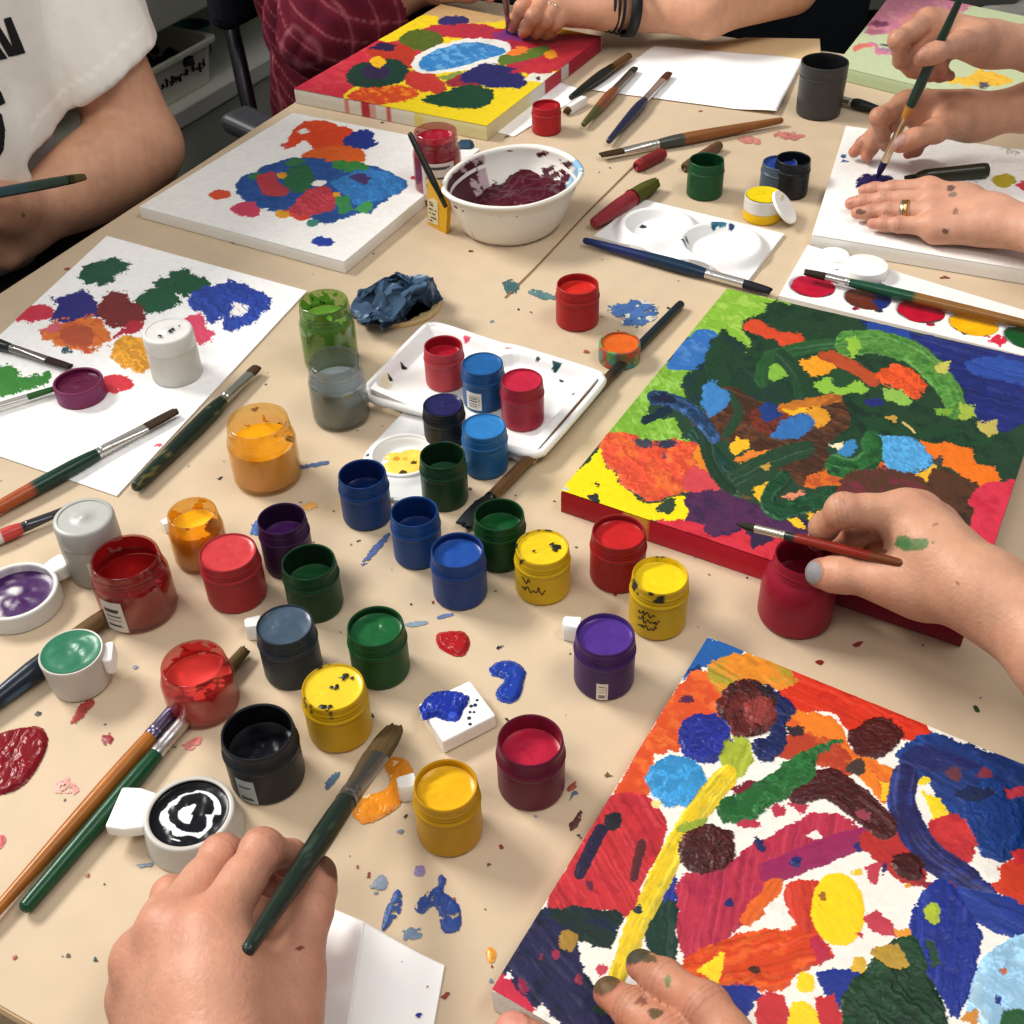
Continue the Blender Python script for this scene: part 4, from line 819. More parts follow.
# countless tiny specks
rs = np.random.default_rng(5); V = []; C = []
cand = [(rs.uniform(0, 1024), rs.uniform(90, 1020)) for _ in range(330)]
cols_ = ['#2e2f34', '#3a4656', '#2f4a3c', '#8a3a38', '#5b6a80', '#6b5a48', '#3c3a3a', '#a05a50', '#7d8796']
for (x, y) in cand:
    q = P(x, y); s, tt2 = q@D, q@N
    if not (S0+.02 < s < S1-.02 and T0+.02 < tt2 < T1-.02): continue
    r = abs(rs.normal(0, .0009))+.0004; k = rs.integers(7, 11); a = np.linspace(0, 2*np.pi, k, endpoint=False)+rs.uniform(0, 1); st = rs.uniform(.5, 1.6); an = rs.uniform(0, 3.14)
    rr2 = r*(1+.35*rs.normal(size=k)); e = np.stack([np.cos(a)*rr2*st, np.sin(a)*rr2], 1); R2_ = np.array([[math.cos(an), -math.sin(an)], [math.sin(an), math.cos(an)]]); e = e@R2_.T
    Vv = np.concatenate([[[q[0], q[1], TZ+.0005]], np.stack([q[0]+e[:, 0], q[1]+e[:, 1], np.full(k, TZ+.00025)], 1)])
    V.append((Vv, [[0, i+1, (i+1) % k+1] for i in range(k)], lin(cols_[rs.integers(0, len(cols_))])))
v_, f_, c_ = join(*V); o = mesh('paint_specks', v_, f_, DRYPAINT(), None, c_, origin=P(512, 512)); tag(o, 'tiny dried paint specks scattered over the kraft paper', 'paint specks', kind='stuff')
# ------------------------------------------------------------------ painted canvases and papers
def unproj_quad(px4, h): return [P(x, y, h) for x, y in px4]
def paint_layer(parent, quad, res, strokes, base=None, org=None, weave=.00008, zoff=.00015, seed=1, wild=1.):
    """quad: 4 world corners (top face). strokes listed in photo frames; colour and relief are baked to a fine mesh of real paint."""
    Lx = np.linalg.norm(quad[1]-quad[0]); Ly = np.linalg.norm(quad[3]-quad[0]); nu, nv = int(Lx/res)+1, int(Ly/res)+1
    G, u, v = quadgrid(quad, nu, nv); X = G.reshape(-1, 3); U = (u.ravel()*Lx*1000); Vv = (v.ravel()*Ly*1000)        # mm
    px, _ = proj(X); n1 = fbm(U*.16, Vv*.16, seed, 5); n2 = fbm(U*.16+50, Vv*.16, seed+1, 5); nf = fbm(U*.9, Vv*.9, seed+2, 3)
    ppm = np.linalg.norm(np.gradient(px.reshape(nu, nv, 2), axis=0), axis=-1).mean()/(res*1000)        # px per mm
    col = np.zeros((len(X), 3)); h = np.zeros(len(X)); cov = np.zeros(len(X), bool)
    if base is not None: col[:] = lin(base)*(1+.08*n1)[:, None]; cov[:] = True; h[:] = .0001
    ox, oy, sc = 0, 0, 1.
    for si, s in enumerate(strokes):
        k = s[0]
        if k == 'F': ox, oy, sc = s[1:]; continue
        cc = s[1]; o = s[3] if len(s) > 3 else {}
        rag = o.get('rag', 1.)*wild*ppm*2.6; th = o.get('th', .0005); sd_ = seed*7+si
        if k in 'pl':
            pts = np.array(s[2], float).reshape(-1, 2)/sc+np.array([ox, oy]); w = o.get('w', 0)/sc/2; m_ = w+rag*1.2+4
            lo, hi = pts.min(0)-m_, pts.max(0)+m_
        else:
            ex, ey, ra, rb = np.array(s[2][:4], float)/sc; ex += ox; ey += oy; rot = s[2][4] if len(s[2]) > 4 else 0; m_ = max(ra, rb)*1.2+rag+4; lo = np.array([ex-m_, ey-m_]); hi = np.array([ex+m_, ey+m_])
        ix = np.where(((px > lo) & (px < hi)).all(1))[0]
        if len(ix) == 0: continue
        p = px[ix]; a1, a2, af = n1[ix], n2[ix], nf[ix]; rag = rag*(.45 if k == 'l' else 1.); q = p+np.stack([a1, a2], 1)*rag*2.4
        if k == 'p':
            e = sd_poly(q, smooth_poly(pts, 3) if len(pts) > 4 and not o.get('hard') else pts); dr = math.radians(o.get('dir', 40)); across = (p[:, 0]*-math.sin(dr)+p[:, 1]*math.cos(dr))
        elif k == 'e':
            ca, sa = math.cos(rot), math.sin(rot); dx, dy = q[:, 0]-ex, q[:, 1]-ey; r = np.sqrt(((dx*ca+dy*sa)/ra)**2+((-dx*sa+dy*ca)/rb)**2); e = (r-1)*min(ra, rb)
            dr = math.radians(o.get('dir', 60)); across = (p[:, 0]*-math.sin(dr)+p[:, 1]*math.cos(dr))
        else:
            d, off, al, L = sd_line(q, smooth_poly(pts, 5, False) if len(pts) > 2 else pts); e = d-w*(.85+.15*np.sqrt(np.clip(1-(al/L)**4, 0, 1))); across = off
        st = vnoise(across/ppm*.62+a1*7, (p[:, 0]+p[:, 1])*.012+a2*2, sd_)-.5; st2 = vnoise(across/ppm*1.7+a1*9, (p[:, 0]-p[:, 1])*.02+a2*3, sd_+3)-.5
        dry = o.get('dry', 0)
        m = (e+af*rag*1.1 < 0)
        if dry: m &= (st2+.5+a2*.5 > dry*(.5+.5*sm(-6*ppm, 0, e)))
        j = ix[m]; stm, st2m = st[m], st2[m]; c = np.tile(lin(cc), (len(j), 1))
        if 'mix' in o: f = np.clip((fbm(U[j]*.11+si*3, Vv[j]*.11, sd_+5, 4)+st[m]*.5)*o.get('mk', 4)+o.get('mo', 0.), 0, 1)[:, None]; c = c*(1-f)+lin(o['mix'])*f
        amp = o.get('st', .30)
        if k == 'l' and amp >= .5:      # pale bristle lines dragged along the stroke
            br_l = np.clip((vnoise(off[m]/ppm*1.15+si*7, al[m]*.012+a1[m]*.4, sd_+21)-.66)*6, 0, 1)[:, None]; c = c*(1-.38*br_l)+np.clip(lin(cc)*1.6+.10, 0, 1)*.38*br_l
        if k == 'p' and 'dir' in o and th < .0014:
            bl_ = vnoise(across[m]/ppm*1.05+a1[m]*2.5, ((p[m, 0]*math.cos(dr)+p[m, 1]*math.sin(dr)))/ppm*.035+a2[m]*2, sd_+31); lt_ = np.clip((bl_-.66)*5, 0, 1)[:, None]; dk_ = np.clip((.34-bl_)*5, 0, 1)[:, None]
            c = (c*(1-.24*lt_)+np.clip(lin(cc)*1.5+.08, 0, 1)*.24*lt_)*(1-.22*dk_)
        amp = amp*1.0; gate = np.clip(.55+2.2*n2[j], .1, 1.2); c = c*(1+.85*amp*gate*(stm*.8+st2m*.6)+.5*amp*a1[m])[:, None]
        col[j] = np.clip(c, 0, 1); cov[j] = True
        if th >= .0011:      # palette-knife ridges in thick dabs
            rd = 1-np.abs(vnoise(across[m]/ppm*.33+a1[m]*5, (p[m, 0]+p[m, 1])/ppm*.03+a2[m]*3, sd_+11)*2-1); rd = rd**4; h[j] += th*1.0*rd; col[j] = np.clip(col[j]*(1+.55*(rd-.3))[:, None], 0, 1)
        h[j] = h[j]*.35+th*(.55+gate*(.6*(stm+.5)*.7+.35*st2m)+.6*a1[m])*(.35+.65*sm(0, -2.2*ppm, e[m]))+.00006
    col *= .88 if base is not None and len(strokes) > 20 else 1.
    zz = zoff+np.clip(h, 0, None)+weave*np.where(h < .0006, 1., .2)*np.sin(U*4.2)*np.sin(Vv*4.2)
    X2 = X.copy(); X2[:, 2] += zz
    Fq = gridF(nu, nv); nrm = np.cross(quad[1]-quad[0], quad[3]-quad[0])[2]
    if nrm < 0: Fq = Fq[:, ::-1]
    Fq = Fq[cov[Fq].all(1)]; used = np.unique(Fq); mp = np.zeros(len(X), int); mp[used] = np.arange(len(used))
    o = mesh('paint_layer', X2[used], mp[Fq], DRYPAINT(), parent, col[used], origin=org)
    return col.reshape(nu, nv, 3), cov.reshape(nu, nv)
def canvas(label, px4, th, res, strokes, base=None, sides=None, seed=1, group='canvases lying on the table', wrap=(), para=None, white='#e9e6df', wild=1.):
    q = unproj_quad(px4, th) if not para else para(th)
    cen = sum(q)/4; loc = np.array([cen[0], cen[1], TZ]); t = empty('stretched_canvas', loc, label, 'canvas', group)
    col, cov = paint_layer(t, q, res, strokes, base, loc, seed=seed, wild=wild)
    n = 90; edges = [(0, 1), (1, 2), (2, 3), (3, 0)]; V = []; C = []
    brd = [col[:, 0], col[-1, :], col[::-1, -1], col[0, ::-1]]; bc = [cov[:, 0], cov[-1, :], cov[::-1, -1], cov[0, ::-1]]
    for ei, (a, b) in enumerate(edges):
        for i in range(n):
            f = i/n; V.append(q[a]*(1-f)+q[b]*f); c = lin(white)
            k = int(f*(len(brd[ei])-1))
            if ei in wrap and bc[ei][k]: c = brd[ei][k]*.9
            for (e2, f0, f1, cc) in (sides or []):
                if e2 == ei and f0 <= f < f1: c = lin(cc)
            C.append(c)
    V = np.array(V); C = np.array(C); m = len(V); nrm = np.cross(q[1]-q[0], q[3]-q[0])[2]
    inn = V+(cen-V)*.012; top = inn.copy()
    rows = [V-ZV*(th-.0004), V-ZV*(th*.5), V-ZV*.0016, V+(cen-V)*.004-ZV*.0003, top]
    cw = np.tile(lin(white), (m, 1)); cols = [C*.96+cw*.04, C, C, C, np.where(bc_any(cov), C, cw) if False else C]
    VV = np.concatenate(rows); Fs = []
    for r in range(4):
        for i in range(m): Fs.append([r*m+i, r*m+(i+1) % m, (r+1)*m+(i+1) % m, (r+1)*m+i])
    # inner white face and underside
    VV = np.concatenate([VV, top, [cen]]); CC = np.concatenate(cols+[cw, [lin(white)]]); b = 5*m
    for i in range(m): Fs.append([b+i, b+(i+1) % m, b+m])
    Fs.append(list(range(m))[::-1])
    mesh('canvas_panel', VV, Fs, mat('canvas_cloth', attr=True, rough=.75, bump=.18, bscale=900, spec=.25), t, np.clip(CC, 0, 1), origin=loc, sharp=60)
    return t, q
def paper(label, px4, res=None, strokes=None, seed=1, lift=None, name='paper_sheet', cat='paper', h=.0007, col='#fbfaf8', curl=.0, base=.0, nu=50, nv=50):
    q = unproj_quad(px4, base); cen = sum(q)/4; loc = np.array([cen[0], cen[1], TZ]); t = empty(name, loc, label, cat, None)
    G, u, v = quadgrid(q, nu, nv); X = G.reshape(-1, 3).copy(); z = h+curl*(.5+fbm(u.ravel()*2.2+seed, v.ravel()*2.2, seed, 3))
    if lift: z = z+lift(u.ravel(), v.ravel())
    X[:, 2] += z; Fq = gridF(nu, nv)
    if np.cross(q[1]-q[0], q[3]-q[0])[2] < 0: Fq = Fq[:, ::-1]
    o = mesh('sheet', X, Fq, mat('paper_'+col[1:], col, rough=.6, bump=.05, bscale=300, var=.015, vscale=12, spec=.25), t, origin=loc)
    s = o.modifiers.new('thickness', 'SOLIDIFY'); s.thickness = .0004; s.offset = -1
    if strokes: paint_layer(t, [a+ZV*(h+.0003+curl*1.05) for a in q], res, strokes, col, loc, weave=.0, seed=seed, wild=1.7)
    return t
T8 = {'th': .0014, 'st': .35}; T5 = {'th': .0009}
A = ('F', 704, 220, 3.2); B0 = ('F', 0, 0, 1.)
rc = [B0,
 ('p', '#8ab83f', [716, 284, 727, 284, 790, 303, 772, 316, 748, 321, 742, 331, 764, 348, 746, 364, 728, 348, 718, 336, 684, 334], {'mix': '#a5c85a', 'st': .4}),
 ('p', '#7fae3c', [662, 362, 692, 371, 681, 385, 686, 397, 657, 395, 648, 418, 675, 420, 681, 436, 708, 448, 650, 445, 598, 442, 630, 398], {'mix': '#9cc65c', 'dir': 60, 'st': .4}),
 ('p', '#3a72b4', [695, 331, 718, 335, 711, 352, 697, 368, 684, 371, 666, 366], {'st': .2, 'rag': .6, 'mix': '#5286c0'}),
 ('p', '#25422f', [722, 330, 735, 339, 748, 352, 745, 372, 768, 384, 790, 380, 830, 400, 830, 440, 760, 430, 720, 430, 704, 410, 690, 400, 684, 380, 700, 366, 712, 350], {'mix': '#1c3448', 'mo': -.2}),
 A, ('p', '#27472f', [215, 262, 500, 325, 560, 370, 720, 420, 790, 500, 900, 620, 1000, 690, 1024, 700, 1010, 800, 960, 860, 850, 760, 720, 740, 560, 700, 430, 720, 300, 560, 130, 480, 60, 600, 0, 470, 40, 380, 100, 430, 150, 400, 120, 330, 200, 290], {'mix': '#1d3a2c', 'st': .3}),
 ('p', '#d2502e', [125, 335, 180, 322, 235, 360, 300, 365, 320, 395, 260, 412, 220, 385, 140, 360], T5),
 ('p', '#4c3222', [70, 530, 200, 590, 300, 600, 480, 560, 470, 650, 400, 720, 410, 800, 330, 860, 250, 810, 140, 720, 20, 700, -40, 640, 20, 580], {'mix': '#6a4228', 'dir': 20, 'st': .4}),
 ('l', '#2c4a34', [0, 600, 70, 560, 110, 620, 70, 690], {'w': 30, 'th': .0008}),
 ('p', '#7a3826', [140, 615, 220, 600, 280, 620, 260, 690, 170, 680], {'mix': '#4a2a20'}),
 ('p', '#4585bf', [0, 535, 40, 525, 80, 570, 60, 615, 20, 628, -10, 600], T5),
 ('p', '#23407e', [175, 600, 215, 588, 250, 610, 235, 640, 190, 640], T5),
 ('l', '#c2782e', [250, 606, 350, 585, 470, 562], {'w': 32, 'mix': '#9a5a2a'}),
 ('p', '#eab62e', [250, 605, 330, 604, 330, 626, 270, 628], {}), ('p', '#dc9a2e', [330, 612, 380, 600, 405, 640, 370, 668, 340, 650], {}),
 ('p', '#3a74b2', [215, 700, 260, 640, 330, 628, 352, 660, 300, 700], T5),
 ('p', '#eda22a', [308, 455, 350, 437, 410, 445, 425, 470, 380, 492, 340, 497], T5),
 ('p', '#8fbc48', [355, 515, 420, 500, 500, 520, 530, 545, 450, 560, 360, 550], {}), ('p', '#86b545', [165, 480, 200, 455, 240, 460, 270, 505, 180, 510], {}),
 ('p', '#2a5030', [400, 490, 440, 475, 490, 500, 470, 530, 420, 530], {}),
 ('l', '#b9532e', [385, 432, 470, 468, 545, 520], {'w': 42, 'th': .0009, 'mix': '#8a4030'}),
 ('p', '#dd5a2a', [553, 490, 620, 465, 680, 495, 712, 540, 670, 572, 620, 545, 560, 520], T8),
 ('p', '#92bb55', [570, 540, 620, 545, 665, 575, 640, 595, 590, 580], {}),
 ('p', '#23307a', [500, 322, 640, 352, 1030, 434, 1120, 470, 1100, 640, 1020, 650, 960, 680, 870, 645, 830, 560, 790, 490, 720, 420, 580, 385], {'mix': '#1e2a66', 'dir': 15, 'st': .25}),
 ('p', '#2b4c9c', [520, 330, 640, 355, 660, 380, 600, 392, 540, 370], {}), ('p', '#2f52a2', [840, 455, 950, 440, 1060, 480, 1060, 540, 940, 510, 850, 490], {'dir': 15}),
 ('l', '#2e5c35', [185, 520, 200, 450, 330, 410, 470, 395], {'w': 44, 'th': .001, 'st': .5}), ('l', '#27492f', [250, 440, 300, 500, 310, 560], {'w': 50, 'st': .5}),
 ('l', '#5c9142', [455, 398, 560, 395, 660, 425, 740, 490, 790, 560, 805, 610], {'w': 78, 'th': .0011, 'st': .6, 'mix': '#3f7a36'}),
 ('p', '#93bf48', [450, 385, 490, 378, 510, 410, 470, 445], {}), ('p', '#c6c060', [735, 462, 792, 460, 775, 495, 750, 490], {}), ('p', '#a5b84a', [820, 585, 868, 600, 865, 632, 810, 640], {}), ('p', '#c0b25e', [868, 650, 940, 645, 935, 685, 900, 690], {}), ('p', '#7faa3c', [735, 605, 790, 605, 785, 625, 745, 628], {}),
 ('p', '#234a2e', [445, 560, 520, 560, 560, 620, 640, 640, 900, 690, 900, 730, 640, 690, 520, 690, 470, 640], {'mix': '#1a3426'}), ('p', '#27307a', [510, 578, 570, 575, 575, 598, 520, 598], {}), ('e', '#c49a48', (600, 635, 18, 12), {}), ('l', '#d9b87a', [635, 652, 675, 680], {'w': 6}),
 ('p', '#e8dfb8', [400, 725, 450, 708, 440, 735], {}), ('p', '#4288bd', [430, 740, 460, 705, 490, 712, 485, 745, 445, 757], {}),
 ('p', '#d9742c', [330, 830, 400, 795, 490, 830, 440, 850, 330, 860], {'mix': '#b8582e'}), ('p', '#dd7c2a', [510, 840, 560, 770, 600, 810, 640, 850, 580, 868], {'mix': '#c05a2c'}), ('p', '#edb832', [640, 830, 700, 800, 740, 780, 740, 820, 690, 845], {}),
 ('p', '#5aa6d8', [528, 693, 620, 690, 700, 725, 737, 775, 690, 800, 640, 832, 590, 800, 555, 740], T8),
 ('p', '#e97a1f', [688, 710, 780, 720, 860, 740, 870, 780, 930, 795, 942, 848, 880, 855, 800, 800, 740, 770], T5),
 ('e', '#4a4440', (750, 768, 18, 14), {}),
 ('p', '#5a3a26', [590, 850, 640, 840, 700, 850, 730, 800, 790, 805, 885, 850, 845, 900, 865, 940, 800, 1010, 700, 960, 650, 900], {'mix': '#3a2a1e'}), ('p', '#4f2c26', [480, 880, 600, 850, 700, 870, 690, 900, 520, 905], {'mix': '#5c2f4a'}),
 ('p', '#d43a50', [885, 850, 1004, 835, 1010, 860, 985, 920, 950, 1040, 905, 1120, 820, 1060, 865, 940, 845, 900], {'mix': '#c22c44'}), ('p', '#26427e', [795, 985, 830, 975, 852, 1010, 845, 1040, 800, 1030], {}),
 ('l', '#1d4436', [-20, 690, 40, 770, 100, 825], {'w': 58, 'th': .001, 'st': .6, 'mix': '#2a4f66', 'mo': -.3}), ('l', '#2a4a33', [100, 825, 200, 775, 330, 735], {'w': 60, 'th': .0009, 'st': .5}),
 ('p', '#f0bc2c', [80, 735, 95, 705, 140, 705, 140, 735, 100, 755], {}), ('p', '#de8434', [100, 770, 160, 735, 210, 742, 120, 785], {}), ('e', '#c09a4a', (200, 792, 16, 10), {}),
 ('p', '#6a5a34', [0, 800, 60, 850, 150, 890, 130, 895, 20, 860], {'mix': '#7a6a3a'}), ('l', '#3a5a38', [0, 790, 40, 850, 110, 885], {'w': 26, 'st': .6}),
 ('p', '#ecb92c', [155, 862, 230, 838, 250, 850, 190, 905, 165, 895], {}), ('p', '#e09070', [245, 890, 300, 862, 325, 875, 290, 895], {}),
 ('l', '#2f6a36', [420, 785, 480, 800, 535, 760, 535, 705], {'w': 70, 'th': .0013, 'st': .7, 'mix': '#1f4f2a'}),
 ('p', '#573058', [-60, 880, 30, 875, 130, 895, 200, 930, 260, 965, 360, 1010, 300, 1050, 180, 1015, 60, 1025, 0, 1040, -60, 1000], {'mix': '#43284a'}),
 ('p', '#2a2a4a', [260, 930, 380, 985, 350, 1000, 300, 980], {}), ('p', '#f0c02c', [255, 955, 300, 950, 330, 990, 290, 985], {}), ('p', '#eebc2c', [325, 940, 400, 940, 370, 975, 345, 965], {}), ('p', '#c85a3a', [380, 960, 470, 900, 560, 940, 520, 1020, 400, 1020], {'mix': '#8a3a2a'}),
 ('l', '#1e4c30', [255, 830, 205, 890, 235, 935, 380, 895, 525, 848], {'w': 52, 'th': .0014, 'st': .7, 'mix': '#2c6a40', 'mo': -.3}),
 B0, ('p', '#d9563a', [598, 450, 610, 434, 632, 437, 655, 441, 676, 440, 703, 448, 712, 470, 715, 490, 700, 492, 676, 495, 649, 503, 627, 490, 618, 476, 604, 462], {'mix': '#e4703a', 'th': .0012}),
 ('p', '#cf4e54', [688, 470, 712, 460, 722, 480, 716, 494, 695, 494, 682, 485], {}), ('e', '#4a4a58', (645, 443, 9, 5), {}), ('e', '#3a3a52', (666, 444, 10, 4), {}), ('e', '#8a4a5a', (664, 456, 4, 3), {}),
 ('p', '#f4dc18', [559, 492, 585, 465, 599, 450, 604, 463, 618, 478, 627, 492, 649, 505, 676, 497, 688, 499, 692, 508, 686, 520, 690, 526, 655, 522], {'st': .08, 'rag': .8}),
 ('e', '#3a4a3a', (667, 507, 10, 6, -.5), {}), ('e', '#2f3a3a', (594, 499, 6, 5), {}), ('e', '#3a3a2a', (597, 485, 3, 2), {}), ('e', '#c9d0c0', (563, 488, 4, 3), {}),
 ('p', '#e08a2e', [700, 446, 712, 450, 716, 475, 700, 470, 694, 455], {}), ('l', '#22402c', [705, 440, 714, 470, 730, 490], {'w': 14, 'st': .5}),
 ('l', '#23405e', [655, 398, 680, 404, 700, 420, 714, 438], {'w': 15, 'th': .0011, 'st': .9, 'mix': '#3a5f90'}), ('l', '#1d3040', [646, 421, 668, 410], {'w': 9}), ('e', '#1f2a44', (664, 400, 12, 6), {}),
 ('p', '#5a3056', [685, 498, 704, 491, 722, 492, 745, 503, 760, 516, 764, 526, 745, 530, 730, 528, 712, 536, 702, 532, 704, 523, 690, 516], {'mix': '#432a4c'}),
 ('p', '#d23a48', [655, 524, 690, 521, 704, 525, 703, 534, 720, 538, 745, 531, 775, 533, 800, 545, 830, 560, 830, 585, 760, 560, 710, 545], {'mix': '#c02a3c'}), ('p', '#b02c44', [790, 535, 850, 550, 960, 575, 980, 590, 972, 635, 820, 585], {'mix': '#8a2038'}),
 ('p', '#3a2a4a', [744, 531, 765, 527, 775, 540, 755, 548], {}), ('p', '#5a3a2a', [840, 480, 900, 470, 940, 500, 960, 540, 900, 560, 850, 540], {'mix': '#7a3040'})]
canvas('large canvas with swirling dark green, brown and blue paint under the right hand', [(561, 491), (967, 626), (1054, 364), (727, 289)], .018, .00055, rc, '#2b4a35', [(0, 0, .17, '#a8262c'), (0, .17, .24, '#d8a23c'), (0, .24, .6, '#bf2638'), (0, .6, 1.1, '#861a30'), (1, 0, 1.1, '#8a2434'), (3, 0, .3, '#d8c020'), (3, .7, 1, '#e0d020')], seed=3, wrap=(2, 3))
Df = ('F', 640, 640, 2.667); Ef = ('F', 480, 720, 3.368)
